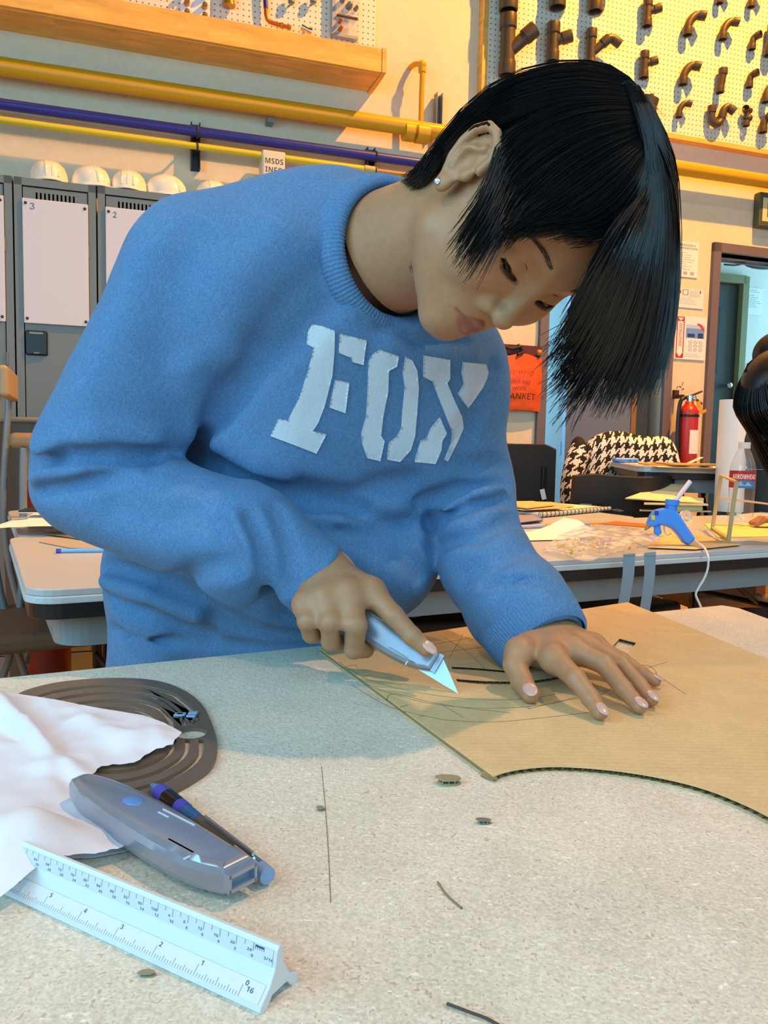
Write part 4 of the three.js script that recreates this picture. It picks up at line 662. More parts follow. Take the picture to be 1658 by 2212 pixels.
// ribbed bands at neck and wrists
{
  const tor = (R, r, ribs, amp) => { const pos = [], idx = [], n = ribs * 5, m = 12; for (let i = 0; i <= n; i++) { const a = i / n * Math.PI * 2, rr2 = r + amp * Math.cos(a * ribs); for (let j = 0; j <= m; j++) { const b = j / m * Math.PI * 2, q = collarC.clone().addScaledVector(ringU, Math.cos(a) * (R + (rr2 * Math.sin(b)) * 0.5 + rr2 * 0.5 * Math.cos(b))).addScaledVector(ringV, Math.sin(a) * (R + rr2 * 0.5 * Math.sin(b) * 1.0 + rr2 * 0.5 * Math.cos(b))).addScaledVector(neckDir, rr2 * (-0.9 * Math.sin(b) + 0.45 * Math.cos(b))); pos.push(q.x, q.y, q.z); } } for (let i = 0; i < n; i++) for (let j = 0; j < m; j++) { const k = i * (m + 1) + j; idx.push(k, k + m + 1, k + 1, k + 1, k + m + 1, k + m + 2); } const g = new THREE.BufferGeometry(); g.setAttribute('position', new THREE.Float32BufferAttribute(pos, 3)); g.setIndex(idx); g.computeVertexNormals(); return g; };
  wpart('collar', shirtMesh, tor(0.077, 0.0145, 120, 0.0006), shirtMat, 'ribbed collar');
  const cuff = (p, q, t0, over, ribs, swell) => { const a = A(p), b = A(q), d = b.clone().sub(a), L = d.length(), n = d.clone().normalize(), u = V(0, 1, 0).cross(n).normalize(), v = n.clone().cross(u), pos = [], idx = [], N = ribs * 5, M = 14; for (let j = 0; j <= M; j++) { const t = mix(t0, 1 + over / L, j / M), base = mix(p[3], q[3], Math.min(1, t)), fade = Math.sin(Math.PI * Math.min(1, (j + 0.4) / M)); for (let i = 0; i <= N; i++) { const an = i / N * Math.PI * 2, r = base + 0.0022 - (j === 0 ? 0.006 : j === M ? 0.004 : 0) + swell * fade + 0.0007 * Math.cos(an * ribs), c = a.clone().addScaledVector(d, t).addScaledVector(u, r * Math.cos(an)).addScaledVector(v, r * Math.sin(an)); pos.push(c.x, c.y, c.z); } } for (let j = 0; j < M; j++) for (let i = 0; i < N; i++) { const k = j * (N + 1) + i; idx.push(k, k + 1, k + N + 1, k + 1, k + N + 2, k + N + 1); } const g = new THREE.BufferGeometry(); g.setAttribute('position', new THREE.Float32BufferAttribute(pos, 3)); g.setIndex(idx); g.computeVertexNormals(); return g; };
  wpart('cuff', shirtMesh, cuff(LCF, LWR, 0.12, 0.004, 84, 0.0012), shirtMat, 'ribbed cuff');
}
// lettering FOX: stitched-on pieces that follow the cloth
const felt = mat(0xffffff, 0.95, { map: tex(128, (x, y) => { const k = (tnoise(x * 64, y * 64, 64, 61) - 0.5) * 16; return [196 + k, 206 + k, 216 + k]; }, 0.05) });
const LET = {
  F: [[[365, 65], [440, 82], [520, 110], [515, 260], [500, 420], [450, 620], [405, 740], [365, 800], [460, 822], [390, 955], [230, 893], [75, 835], [130, 715], [195, 728], [270, 580], [330, 400], [375, 230], [328, 205], [335, 110]], [[553, 130], [738, 175], [715, 345], [640, 325], [630, 295], [545, 262]], [[520, 445], [618, 465], [590, 678], [480, 640]]],
  O: [[[830, 240], [960, 285], [945, 355], [890, 385], [885, 530], [850, 700], [835, 830], [860, 870], [830, 1005], [740, 985], [710, 900], [700, 820], [735, 700], [745, 500], [750, 320], [785, 265]], [[1005, 290], [1050, 310], [1085, 380], [1095, 500], [1085, 650], [1070, 830], [1040, 930], [965, 1010], [875, 995], [890, 880], [945, 840], [975, 780], [985, 650], [1000, 500], [985, 400]]],
  X: [[[1130, 280], [1310, 310], [1310, 440], [1290, 470], [1340, 590], [1390, 700], [1400, 780], [1370, 850], [1290, 1010], [1270, 1000], [1320, 880], [1320, 790], [1260, 640], [1190, 460], [1125, 425]], [[1400, 325], [1555, 340], [1570, 400], [1550, 480], [1430, 640], [1365, 545], [1405, 475], [1390, 400]], [[1240, 705], [1285, 815], [1255, 870], [1250, 930], [1210, 1025], [1065, 1010], [1110, 865], [1150, 850], [1180, 780]]],
};
for (const k of Object.keys(LET)) {
  const gs = [];
  for (const poly of LET[k]) {
    const pts = []; for (let i = 0; i < poly.length; i++) { const a = poly[i], b = poly[(i + 1) % poly.length], n = Math.max(1, Math.round(Math.hypot(b[0] - a[0], b[1] - a[1]) / 28)); for (let j = 0; j < n; j++) pts.push([560 + mix(a[0], b[0], j / n) / 3.188, 680 + mix(a[1], b[1], j / n) / 3.188]); }
    let g = new THREE.ShapeGeometry(shape(pts)); g = new TessellateModifier(8, 9).modify(g);
    const cache = {}, hit = (u, v) => { const key = u.toFixed(2) + '_' + v.toFixed(2); if (!(key in cache)) { const p = march(shirtF, u, v, 0.6, 1.25); cache[key] = p ? { p, n: gradAt(shirtF, p, 0.004) } : null; } return cache[key]; };
    const q = g.attributes.position, out = [];
    for (let i = 0; i < q.count; i += 3) { const h = [0, 1, 2].map((e) => hit(q.getX(i + e), q.getY(i + e))); if (h.every(Boolean)) for (const e of [0, 2, 1]) out.push(...h[e].p.clone().addScaledVector(h[e].n, 0.0016).toArray()); }
    for (let i = 0; i < pts.length; i++) { const a = hit(...pts[i]), b = hit(...pts[(i + 1) % pts.length]); if (!a || !b) continue; const A1 = a.p.clone().addScaledVector(a.n, 0.0016), A0 = a.p.clone().addScaledVector(a.n, -0.002), B1 = b.p.clone().addScaledVector(b.n, 0.0016), B0 = b.p.clone().addScaledVector(b.n, -0.002); out.push(...A0.toArray(), ...B0.toArray(), ...B1.toArray(), ...A0.toArray(), ...B1.toArray(), ...A1.toArray()); }
    const o = new THREE.BufferGeometry(); o.setAttribute('position', new THREE.Float32BufferAttribute(out, 3)); const m = mergeVertices(o, 1e-5); m.computeVertexNormals(); gs.push(m);
  }
  const o = wpart('letter', shirtMesh, gs, felt, 'pale letter ' + k + ' on the chest');
}

// ------------------------------------------------------------------ head, neck and hands (one skin)
const ax1 = (x) => Math.sqrt(x * x + 0.5);
const hd = {
  cran: ell(0, 42, -10, 74, 84, 97), face: ell(0, -14, 22, 63, 90, 64), jaw: cone(V(46, -54, 16), 24, V(9, -88, 64), 19), cheek: ell(37, -24, 57, 29, 28, 27), chin: ell(0, -92, 68, 18, 16, 17), muzzle: ell(0, -58, 70, 29, 25, 20),
  brow: cone(V(12, 24, 79), 9, V(40, 27, 62), 10), sock: ell(31, 7, 99, 19, 13, 17), lid: ell(31, 4, 65, 17, 15, 17.5), slit: ell(31, -4.5, 84, 15, 2.5, 9), slit2: ell(40, -1.5, 80, 8, 2.0, 9),
  nose: cone(V(0, 14, 80), 6.5, V(0, -28, 97), 9.5), tip: ell(0, -31, 98, 12, 9.5, 10), ala: ell(14, -35, 88, 8.2, 7.4, 9.5), nost: ell(7, -41.5, 97, 3.6, 3, 5),
  up: cone(V(0, -56.5, 91.5), 5.2, V(22, -62.5, 81), 2.6), low: cone(V(0, -68.5, 90.5), 6.6, V(19, -65, 81), 3.2), mouth: cone(V(0, -62.6, 99), 2.1, V(24, -63.6, 86), 1.6), neck: cone(V(...neckTop), 55, V(...nb), 70),
};
const earPts = [[8, 16], [20, 13], [29, 5], [31, -6], [26, -17], [14, -22], [0, -20], [-13, -13], [-23, -5], [-29, 3]];
const helix = []; for (let i = 0; i + 1 < earPts.length; i++) { const f = (k) => V(-(79 + (k > 1 && k < 8 ? 8 - Math.abs(k - 4.5) * 1.1 : 1.5)), earPts[k][0], earPts[k][1] - 4); helix.push(cone(f(i), 4.2, f(i + 1), 4.2)); }
const anti = [cone(V(-84, 17, -4), 4, V(-85, 2, -13), 4.2), cone(V(-85, 2, -13), 4.2, V(-82, -14, -8), 4)];
const earB = { disc: ell(-79, 2, -8, 5, 29, 17), tragus: ell(-79, -5, 7, 4, 6, 4.5), lobe: ell(-80, -27, 1, 5, 8.5, 7), concha: ell(-88, -2, -2, 8, 11, 8.5), scapha: ell(-90, 18, -10, 6, 7, 5) };
function headF(x0, y, z) {
  const x = Math.abs(x0), xs = ax1(x0);
  let d = smin(hd.cran(x0, y, z), hd.face(x0, y, z), 34);
  d = smin(d, hd.jaw(xs, y, z), 26); d = smin(d, hd.chin(x0, y, z), 16); d = smin(d, hd.cheek(xs, y, z), 22); d = smin(d, hd.muzzle(x0, y, z), 18); d = smin(d, hd.brow(xs, y, z), 14);
  d = smax(d, -hd.sock(x, y, z), 14); d = smin(d, hd.lid(x, y, z), 5);
  let n = smin(hd.nose(x0, y, z), hd.tip(x0, y, z), 6); n = smin(n, hd.ala(x, y, z), 5); d = smin(d, n, 9); d = smax(d, -hd.nost(x, y, z), 3);
  d = smax(d, -Math.min(hd.slit(x, y, z), hd.slit2(x, y, z)), 1.2);
  d = smin(d, hd.up(xs, y, z), 2.5); d = smin(d, hd.low(xs, y, z), 2.5); d = smax(d, -hd.mouth(x, y, z), 2.4);
  d = smin(d, hd.neck(x0, y, z), 22);
  if (x > 55 && Math.abs(y) < 60) {
    const X = -x; let e = earB.disc(X, y, z); e = smin(e, minOf(helix, X, y, z), 4); e = smin(e, minOf(anti, X, y, z), 4); e = smax(e, -earB.concha(X, y, z), 4); e = smax(e, -earB.scapha(X, y, z), 4); e = smin(e, earB.tragus(X, y, z), 4); e = smin(e, earB.lobe(X, y, z), 6);
    d = smin(d, e, 5);
  }
  return d;
}
const lin = (h) => { const c = new THREE.Color(h); return [c.r, c.g, c.b]; };
const SKIN = lin(0xae7e59), LIP = lin(0x94503f), NAILC = lin(0xd9b7a8);
function headColor(x, y, z) {
  const m = 0.94 + 0.12 * noise3(x * 0.22, y * 0.22, z * 0.22), lip = z > 70 ? sstep(2.2, 0.2, Math.min(hd.up(ax1(x), y, z), hd.low(ax1(x), y, z))) : 0, mole = sstep(3.2, 1.8, Math.hypot(x + 38, y + 56, (z - 60) * 0.4));
  return [0, 1, 2].map((i) => mix(mix(SKIN[i] * m, LIP[i], lip), SKIN[i] * 0.6, mole));
}
const skinGeos = [];
{
  const g = netMesh(headF, [-92, -175, -112], [92, 132, 116], 1.9, headColor), M = new THREE.Matrix4().makeBasis(...hAx).scale(V(HS / 1000, HS / 1000, HS / 1000)).setPosition(hO); g.applyMatrix4(M); skinGeos.push(g);
}
// ---- hands
function handMesh(wrist, palm, fingers, cell, blend = 0.010) {
  const palmF = palm.map(([a, ra, b, rb]) => cone(a, ra, b, rb)), fing = fingers.map((f) => f.map((q, i) => i + 1 < f.length ? cone(q[0], q[1], f[i + 1][0], f[i + 1][1]) : null).filter(Boolean));
  const F = (x, y, z) => { let d = sminOf(palmF, 0.012, x, y, z); for (const f of fing) { const e = sminOf(f, 0.003, x, y, z); const base = f[0](x, y, z); d = smin(d, e, base - 0.001 <= e ? blend : 0.0018); } return d; };
  const b = new THREE.Box3(); for (const f of fingers) for (const q of f) b.expandByPoint(q[0]); for (const p of palm) { b.expandByPoint(p[0]); b.expandByPoint(p[2]); } b.expandByScalar(0.035);
  skinGeos.push(netMesh(F, b.min.toArray(), b.max.toArray(), cell, (x, y, z) => { const m = 0.94 + 0.12 * noise3(x * 220, y * 220, z * 220); return SKIN.map((c) => c * m); })); return F;
}
const CARD = 0.0045, hy = (u, v, h) => onY(u, v, TY + CARD + h);
const LH = {
  wrist: A([1178, 1380, 0.855]),
  thumb: [[hy(1122, 1408, 0.036), 0.0125], [hy(1112, 1436, 0.026), 0.0112], [hy(1126, 1470, 0.015), 0.0102], [hy(1146, 1500, 0.0085), 0.0084]],
  index: [[hy(1196, 1424, 0.034), 0.0115], [hy(1243, 1466, 0.027), 0.0090], [hy(1275, 1508, 0.015), 0.0080], [hy(1296, 1539, 0.0075), 0.0066]],
  middle: [[hy(1240, 1406, 0.036), 0.0115], [hy(1305, 1436, 0.030), 0.0092], [hy(1346, 1488, 0.016), 0.0082], [hy(1380, 1526, 0.0075), 0.0067]],
  ring: [[hy(1268, 1396, 0.035), 0.0105], [hy(1342, 1436, 0.027), 0.0085], [hy(1380, 1480, 0.015), 0.0076], [hy(1406, 1511, 0.0075), 0.0064]],
  pinky: [[hy(1280, 1392, 0.031), 0.0095], [hy(1342, 1425, 0.022), 0.0076], [hy(1384, 1454, 0.013), 0.0068], [hy(1414, 1471, 0.007), 0.0057]],
};
handMesh(LH.wrist, [[LH.wrist, 0.027, LH.index[0][0], 0.0125], [LH.wrist, 0.027, LH.middle[0][0], 0.0125], [LH.wrist, 0.026, LH.ring[0][0], 0.0115], [LH.wrist, 0.026, LH.pinky[0][0], 0.011], [LH.wrist, 0.022, LH.thumb[0][0], 0.013], [A([1150, 1330, 0.885]), 0.027, LH.wrist, 0.027]], [LH.thumb, LH.index, LH.middle, LH.ring, LH.pinky], 0.0021);
const rp = (u, v, d) => at(u, v, d);
const RH = {
  wrist: rp(703, 1248, 0.84),
  index: [[rp(800, 1278, 0.795), 0.0125], [rp(850, 1330, 0.772), 0.0098], [rp(890, 1374, 0.765), 0.0086], [rp(920, 1402, 0.762), 0.0072]],
  middle: [[rp(752, 1282, 0.785), 0.0125], [rp(768, 1350, 0.764), 0.0106], [rp(764, 1402, 0.778), 0.0094], [rp(790, 1404, 0.806), 0.0082]],
  ring: [[rp(702, 1292, 0.783), 0.0120], [rp(713, 1345, 0.764), 0.0100], [rp(714, 1385, 0.778), 0.0090], [rp(745, 1390, 0.806), 0.0080]],
  pinky: [[rp(660, 1305, 0.790), 0.0110], [rp(663, 1342, 0.772), 0.0092], [rp(672, 1370, 0.785), 0.0084], [rp(700, 1374, 0.808), 0.0074]],
  thumb: [[rp(790, 1300, 0.830), 0.0125], [rp(830, 1345, 0.830), 0.0108], [rp(868, 1385, 0.818), 0.0096], [rp(890, 1412, 0.808), 0.0082]],
};
handMesh(RH.wrist, [[RH.wrist, 0.026, RH.index[0][0], 0.0135], [RH.wrist, 0.026, RH.middle[0][0], 0.0135], [RH.wrist, 0.025, RH.ring[0][0], 0.013], [RH.wrist, 0.024, RH.pinky[0][0], 0.012], [RH.wrist, 0.022, RH.thumb[0][0], 0.013], [rp(660, 1236, 0.85), 0.026, RH.wrist, 0.026]], [RH.thumb, RH.index, RH.middle, RH.ring, RH.pinky], 0.0021, 0.011);
{ // the rest of the body inside the clothes
  const b = [K([700, 620, 0.93, 0.06], [640, 960, 1.0, 0.07]), K([640, 960, 1.0, 0.07], [500, 1350, 1.08, 0.07]), K([445, 615, 0.885, 0.045], [170, 1015, 0.89, 0.026]), K([170, 1015, 0.89, 0.026], [683, 1252, 0.842, 0.026]), K([955, 800, 0.985, 0.035], [1000, 1050, 1.005, 0.02]), K([1000, 1050, 1.005, 0.02], [1050, 1222, 0.94, 0.022]), K([1050, 1222, 0.94, 0.022], [1150, 1350, 0.87, 0.026]), K([445, 615, 0.885, 0.045], [955, 800, 0.985, 0.035]), cone(neckBase, 0.05, A([700, 620, 0.93]), 0.06)];
  skinGeos.push(netMesh((x, y, z) => sminOf(b, 0.03, x, y, z), [-0.5, 0.6, -1.25], [0.3, 1.35, -0.75], 0.012, () => SKIN));
}
const skinMat = pmat(0xffffff, 0.5, { vertexColors: true, bumpMap: tex(128, (x, y) => { const v = 128 + (tnoise(x * 64, y * 64, 64, 71) - 0.5) * 120; return [v, v, v]; }, 0.03, false), bumpScale: 0.00012 });
{
  const gs = skinGeos.map((g) => g.toNonIndexed()), m = mergeGeometries(gs); const u = boxUV(m); u.userData.ownUV = true;
  const o = shade(new THREE.Mesh(u.applyMatrix4(person.matrixWorld.clone().invert()), skinMat)); o.name = 'body'; o.userData.label = 'face, neck and hands'; person.add(o);
}
const body = person.children[1];
// nails
const nailMat = pmat(0xcda396, 0.25, { clearcoat: 0.5 });
function nail(f, upHint, k = 1) { const a = f[f.length - 2][0], b = f[f.length - 1][0], r = f[f.length - 1][1], d = b.clone().sub(a).normalize(), up = upHint.clone().addScaledVector(d, -upHint.dot(d)).normalize(), s = up.clone().cross(d); const g = new THREE.SphereGeometry(1, 14, 10).applyMatrix4(new THREE.Matrix4().makeBasis(s.multiplyScalar(r * 0.78 * k), up.clone().multiplyScalar(r * 0.28), d.clone().multiplyScalar(r * 1.25 * k)).setPosition(b.clone().addScaledVector(up, r * 0.84).addScaledVector(d, r * 0.15))); wpart('fingernail', body, g, nailMat); }
for (const f of ['index', 'middle', 'ring', 'pinky']) nail(LH[f], V(0, 1, 0)); nail(LH.thumb, V(-0.25, 0.9, 0.5)); nail(RH.index, V(0.25, 0.75, 0.7));
// eyes, lashes, brows, earring
const P3 = (a) => a.map(([x, y, z]) => H2W(x, y, z));
for (const s of [-1, 1]) {
  wpart('eye', body, [(() => { const c = H2W(31 * s, 3, 66.5); return new THREE.SphereGeometry(0.0150 * HS, 20, 16).translate(c.x, c.y, c.z); })()], mat(0x1b1210, 0.15));
  wpart('eyelash', body, tube(P3([[18 * s, -5.2, 81], [24 * s, -4.2, 83.6], [31 * s, -3.4, 84.2], [38 * s, -2.2, 82.4], [45 * s, 1.4, 77], [48.5 * s, 3.5, 73]]), 0.0011, 24, 6), mat(0x120c0a, 0.6));
  wpart('lid_crease_shade', body, tube(P3([[20 * s, 7, 81], [27 * s, 11, 81.6], [35 * s, 11.5, 79.6], [43 * s, 8.5, 75]]), 0.0005, 18, 5), mat(0x7a5640, 0.7));  // darker tube paints the shade of the lid fold onto the skin
  const br = []; for (let i = 0; i < 60; i++) { const t = rnd(), x = (15 + 31 * t), y = 27.5 + 5 * Math.sin(t * 2.4) - 2 * t + rr(-2.4, 2.4) * (1 - 0.5 * t); let z = 90; for (let k = 0; k < 60 && headF(x * s, y, z) > 0.2; k++) z -= Math.max(0.2, headF(x * s, y, z) * 0.8); br.push(tube(P3([[x * s, y, z + 0.2], [(x + 3) * s, y + 0.8, z - 0.1], [(x + 6) * s, y + 0.6, z - 1.6]]), 0.00022, 5, 4)); }
  wpart('eyebrow', body, br, mat(0x4a3a2e, 0.7));
}
{ const c = H2W(-86, -30, 1); const e = wpart('earring', person, [new THREE.IcosahedronGeometry(0.0028, 1).translate(c.x, c.y, c.z)], pmat(0xffffff, 0.05, { metalness: 0.6 }), 'clear stud earring'); wpart('setting', e, new THREE.TorusGeometry(0.0027, 0.0006, 8, 16).lookAt(hAx[0]).translate(c.x, c.y, c.z), chrome); }
// trousers and shoes behind the bench
{
  const hl = A([400, 1520, 1.07]), hr = A([680, 1520, 1.12]), pants = [];
  const L0 = V(hl.x + 0.02, hl.y, hl.z), R0 = V(hr.x - 0.03, hr.y, hr.z), k1 = V(L0.x, 0.46, L0.z + 0.03), k2 = V(R0.x, 0.46, R0.z + 0.02), f1 = V(L0.x - 0.01, 0.09, L0.z - 0.05), f2 = V(R0.x + 0.02, 0.09, R0.z - 0.06);
  const fs = [cone(L0, 0.085, k1, 0.062), cone(k1, 0.062, f1, 0.052), cone(R0, 0.085, k2, 0.062), cone(k2, 0.062, f2, 0.052), cone(L0, 0.09, R0, 0.09)];
  wpart('trousers', person, netMesh((x, y, z) => Math.max(sminOf(fs, 0.03, x, y, z), 0.06 - y), [-0.5, 0.03, -1.4], [0.25, 0.85, -0.85], 0.014), mat(0x2b3444, 0.85));
  for (const f of [f1, f2]) wpart('shoe', person, [rbox(0.09, 0.075, 0.25, 0.035, f.x, 0.048, f.z + 0.045, 4), rbox(0.095, 0.022, 0.26, 0.01, f.x, 0.0115, f.z + 0.045, 3)], mat(0x26262a, 0.6));
}
// ------------------------------------------------------------------ hair
const hairMat = pmat(0x0d0b0c, 0.42, { sheen: 0.2, sheenColor: new THREE.Color(0x30343c) });
const capE = ell(0, 44, -12, 78, 90, 102);
const capF = (x, y, z) => { let d = capE(x, y, z); const cut = (-0.52 * y + 0.854 * z) - (14 + 10 * sstep(30, 75, Math.abs(x)) * 0); d = smax(d, cut, 10); return smax(d, -52 - y, 8); };
const hairBack = new THREE.Matrix4().makeBasis(...hAx).scale(V(HS / 1000, HS / 1000, HS / 1000)).setPosition(hO);
const hairG = [netMesh(capF, [-90, -60, -122], [90, 142, 100], 4).applyMatrix4(hairBack)];
const capW = (p) => { const q = toH(p); return capE(q[0], q[1], q[2]) * HS / 1000; };
function capPoint(u, v, lift) {                                    // on the head under that pixel, or beside it at the head's nearest depth
  let best = 1e9, bd = 0.7; const o = camera.position, r = ray(u, v), rl = r.length();
  for (let d = 0.56; d < 0.82; d += 0.003) { const p = o.clone().addScaledVector(r, d), e = capW(p); if (e < lift) return p; if (e < best) { best = e; bd = d; } }
  return o.clone().addScaledVector(r, bd);
}
function ribbon(pts, w0, w1, out) {                                // a strand: three-sided tapered tube along points
  const n = pts.length, c = new THREE.CatmullRomCurve3(pts, false, 'centripetal'), seg = 11, P = c.getPoints(seg); let prev = null;
  for (let i = 0; i <= seg; i++) { const t = P[Math.min(seg, i + 1)].clone().sub(P[Math.max(0, i - 1)]).normalize(); const a = (Math.abs(t.y) > 0.9 ? V(1, 0, 0) : V(0, 1, 0)).cross(t).normalize(), b = t.clone().cross(a), w = mix(w0, w1, Math.pow(i / seg, 2)); const ringP = [0, 1, 2].map((k) => P[i].clone().addScaledVector(a, w * Math.cos(k * 2.094)).addScaledVector(b, w * Math.sin(k * 2.094))); if (prev) for (let k = 0; k < 3; k++) { const m = (k + 1) % 3; out.push(prev[k], prev[m], ringP[m], prev[k], ringP[m], ringP[k]); } prev = ringP; }
}
const resample = (pts, n) => new THREE.CatmullRomCurve3(pts, false, 'centripetal').getPoints(n - 1);
function lock(guides, count, opt = {}) {                            // strands between neighbouring guide lines, and a thin solid layer under them
  const { w0 = 0.0006, w1 = 0.0002, jit = 0.003, layer = 0.006, sheet = 0.8, tip = 0.12, out = strandOut } = opt, N = 12, G = guides.map((g) => resample(g, N));
  const pick = (t, j) => { const f = t * (G.length - 1), i = Math.min(G.length - 2, Math.floor(f)), k = f - i; return G[i][j].clone().lerp(G[i + 1][j], k); };
  for (let s = 0; s < count; s++) {
    const t = (s + rnd()) / count, ph = V(rr(-1, 1), rr(-1, 1), rr(-1, 1)).multiplyScalar(jit), l = rr(-0.001, layer), len = 1 - rnd() * tip + (rnd() < 0.1 ? 0.05 : 0), pts = [], clump = 0.25 * Math.sin(t * 60) ;
    for (let j = 0; j < N; j++) { const q = clamp(t + (clump * 0.05) * (j / N), 0, 1), f = j / (N - 1) * Math.min(1, len) * (N - 1), j0 = Math.min(N - 2, Math.floor(f)), p = pick(q, j0).lerp(pick(q, j0 + 1), f - j0); const nrm = p.clone().sub(H2W(0, 40, -12)).normalize(); pts.push(p.addScaledVector(nrm, l * Math.sin(Math.PI * Math.min(1, 0.15 + j / N))).addScaledVector(ph, Math.pow(j / (N - 1), 1.5) * 2)); }
    ribbon(pts, w0 * rr(0.7, 1.3), w1, out);
  }
  if (sheet > 0) {
    const M = (guides.length - 1) * 8, pos = [], idx = [], J = Math.round(N * sheet); const th = 0.004;
    for (let side = 0; side < 2; side++) for (let i = 0; i <= M; i++) for (let j = 0; j < J; j++) { const p = pick(i / M, j), nrm = p.clone().sub(H2W(0, 40, -12)).normalize(); p.addScaledVector(nrm, -0.001 - side * th); pos.push(p.x, p.y, p.z); }
    const o2 = (M + 1) * J; for (let i = 0; i < M; i++) for (let j = 0; j < J - 1; j++) { const a = i * J + j; idx.push(a, a + 1, a + J, a + 1, a + J + 1, a + J, o2 + a, o2 + a + J, o2 + a + 1, o2 + a + 1, o2 + a + J, o2 + a + J + 1); }
    const g = new THREE.BufferGeometry(); g.setAttribute('position', new THREE.Float32BufferAttribute(pos, 3)); g.setIndex(idx); g.computeVertexNormals(); (opt.geos || hairG).push(g);
  }
}
const strandOut = [];
const capLine = (pts, lift = 0.004) => pts.map(([u, v, d]) => d ? at(u, v, d) : capPoint(u, v, lift));
// from the parting over the near side of the head towards ear and nape
lock([
  [[1385, 205], [1330, 160], [1260, 145], [1150, 160], [1040, 215], [960, 300], [905, 375], [872, 388, 0.81]],
  [[1345, 178], [1260, 160], [1150, 178], [1040, 235], [965, 315], [915, 385], [880, 395, 0.80]],
  [[1362, 200], [1250, 190], [1130, 215], [1020, 275], [950, 345], [910, 430, 0.79], [893, 505, 0.80]],
  [[1372, 225], [1250, 225], [1130, 255], [1030, 310], [965, 375, 0.745], [925, 455, 0.765], [903, 545, 0.775]],
].map((g) => capLine(g)), 700, { tip: 0.1 });
// tucked behind the ear
lock([[[1020, 300], [975, 350, 0.735], [948, 420, 0.755], [920, 500, 0.765], [902, 560, 0.77]], [[1010, 320], [965, 385, 0.74], [935, 455, 0.755], [908, 530, 0.765], [897, 580, 0.77]], [[985, 330], [940, 400, 0.765], [905, 450, 0.785], [890, 500, 0.795], [888, 540, 0.80]]].map((g) => capLine(g)), 260, { sheet: 0.9, layer: 0.003 });
// over the temple, in front of the ear, to ragged points on the cheek
lock([
  [[1372, 225], [1250, 225], [1150, 258], [1085, 310], [1068, 370, 0.655], [1040, 430, 0.652], [1000, 490, 0.656], [962, 545, 0.665]],
  [[1380, 250], [1270, 265], [1170, 310], [1105, 370], [1070, 440, 0.648], [1030, 510, 0.648], [990, 570, 0.655]],
  [[1386, 275], [1290, 305], [1195, 360], [1125, 425], [1080, 495, 0.645], [1045, 560, 0.645], [1012, 610, 0.652]],
].map((g) => capLine(g)), 480, { sheet: 0.62, tip: 0.3, jit: 0.004 });
// fringe swept across the forehead
lock([
  [[1386, 275], [1290, 305], [1195, 360], [1130, 430], [1090, 490, 0.642], [1060, 545, 0.642]],
  [[1392, 292], [1310, 340], [1230, 395], [1165, 445], [1115, 490, 0.638], [1080, 525, 0.64]],
  [[1396, 305], [1335, 370], [1270, 420], [1205, 460], [1150, 490, 0.634], [1110, 512, 0.636]],
  [[1400, 315], [1362, 395], [1318, 445], [1262, 475], [1200, 492, 0.632], [1160, 500, 0.632]],
  [[1402, 320], [1382, 410], [1350, 470], [1310, 505], [1270, 520, 0.632], [1240, 520, 0.632]],
].map((g) => capLine(g)), 560, { sheet: 0.85, tip: 0.15, layer: 0.005 });
// far side: falls straight down past the face
lock([
  [[1402, 320], [1378, 410], [1330, 480, 0.632], [1290, 550, 0.636], [1258, 620, 0.655], [1222, 690, 0.69], [1180, 770, 0.70]],
  [[1403, 319], [1388, 425], [1350, 510, 0.636], [1315, 600, 0.645], [1275, 690, 0.675], [1235, 770, 0.70], [1195, 830, 0.705]],
  [[1404, 318], [1400, 430], [1378, 530, 0.645], [1350, 630, 0.655], [1312, 730, 0.68], [1270, 810, 0.70], [1235, 870, 0.705]],
  [[1406, 314], [1412, 430], [1402, 540, 0.66], [1385, 650, 0.672], [1355, 750, 0.69], [1315, 835, 0.705], [1285, 895, 0.71]],
  [[1406, 308], [1424, 420], [1424, 540, 0.68], [1412, 650, 0.69], [1390, 755, 0.70], [1360, 830, 0.71], [1335, 890, 0.715]],
  [[1405, 300], [1432, 400], [1440, 520, 0.70], [1437, 630, 0.71], [1424, 740, 0.715], [1400, 820, 0.72], [1382, 870, 0.725]],
  [[1400, 288], [1428, 370], [1444, 480, 0.72], [1446, 600, 0.73], [1440, 700, 0.735], [1425, 780, 0.735], [1408, 830, 0.735]],
  [[1385, 205], [1425, 300], [1446, 420, 0.74], [1450, 540, 0.75], [1445, 640, 0.75], [1435, 720, 0.75], [1420, 790, 0.75]],
].map((g) => capLine(g)), 1400, { sheet: 0.8, tip: 0.22, jit: 0.004, layer: 0.008 });
lock([[[1380, 190], [1398, 240], [1412, 300], [1424, 370]], [[1366, 185], [1386, 240], [1402, 305], [1412, 380]], [[1350, 180], [1372, 240], [1392, 310], [1398, 390]]].map((g) => capLine(g, 0.007)), 200, { sheet: 0.95, layer: 0.003, jit: 0.001 });
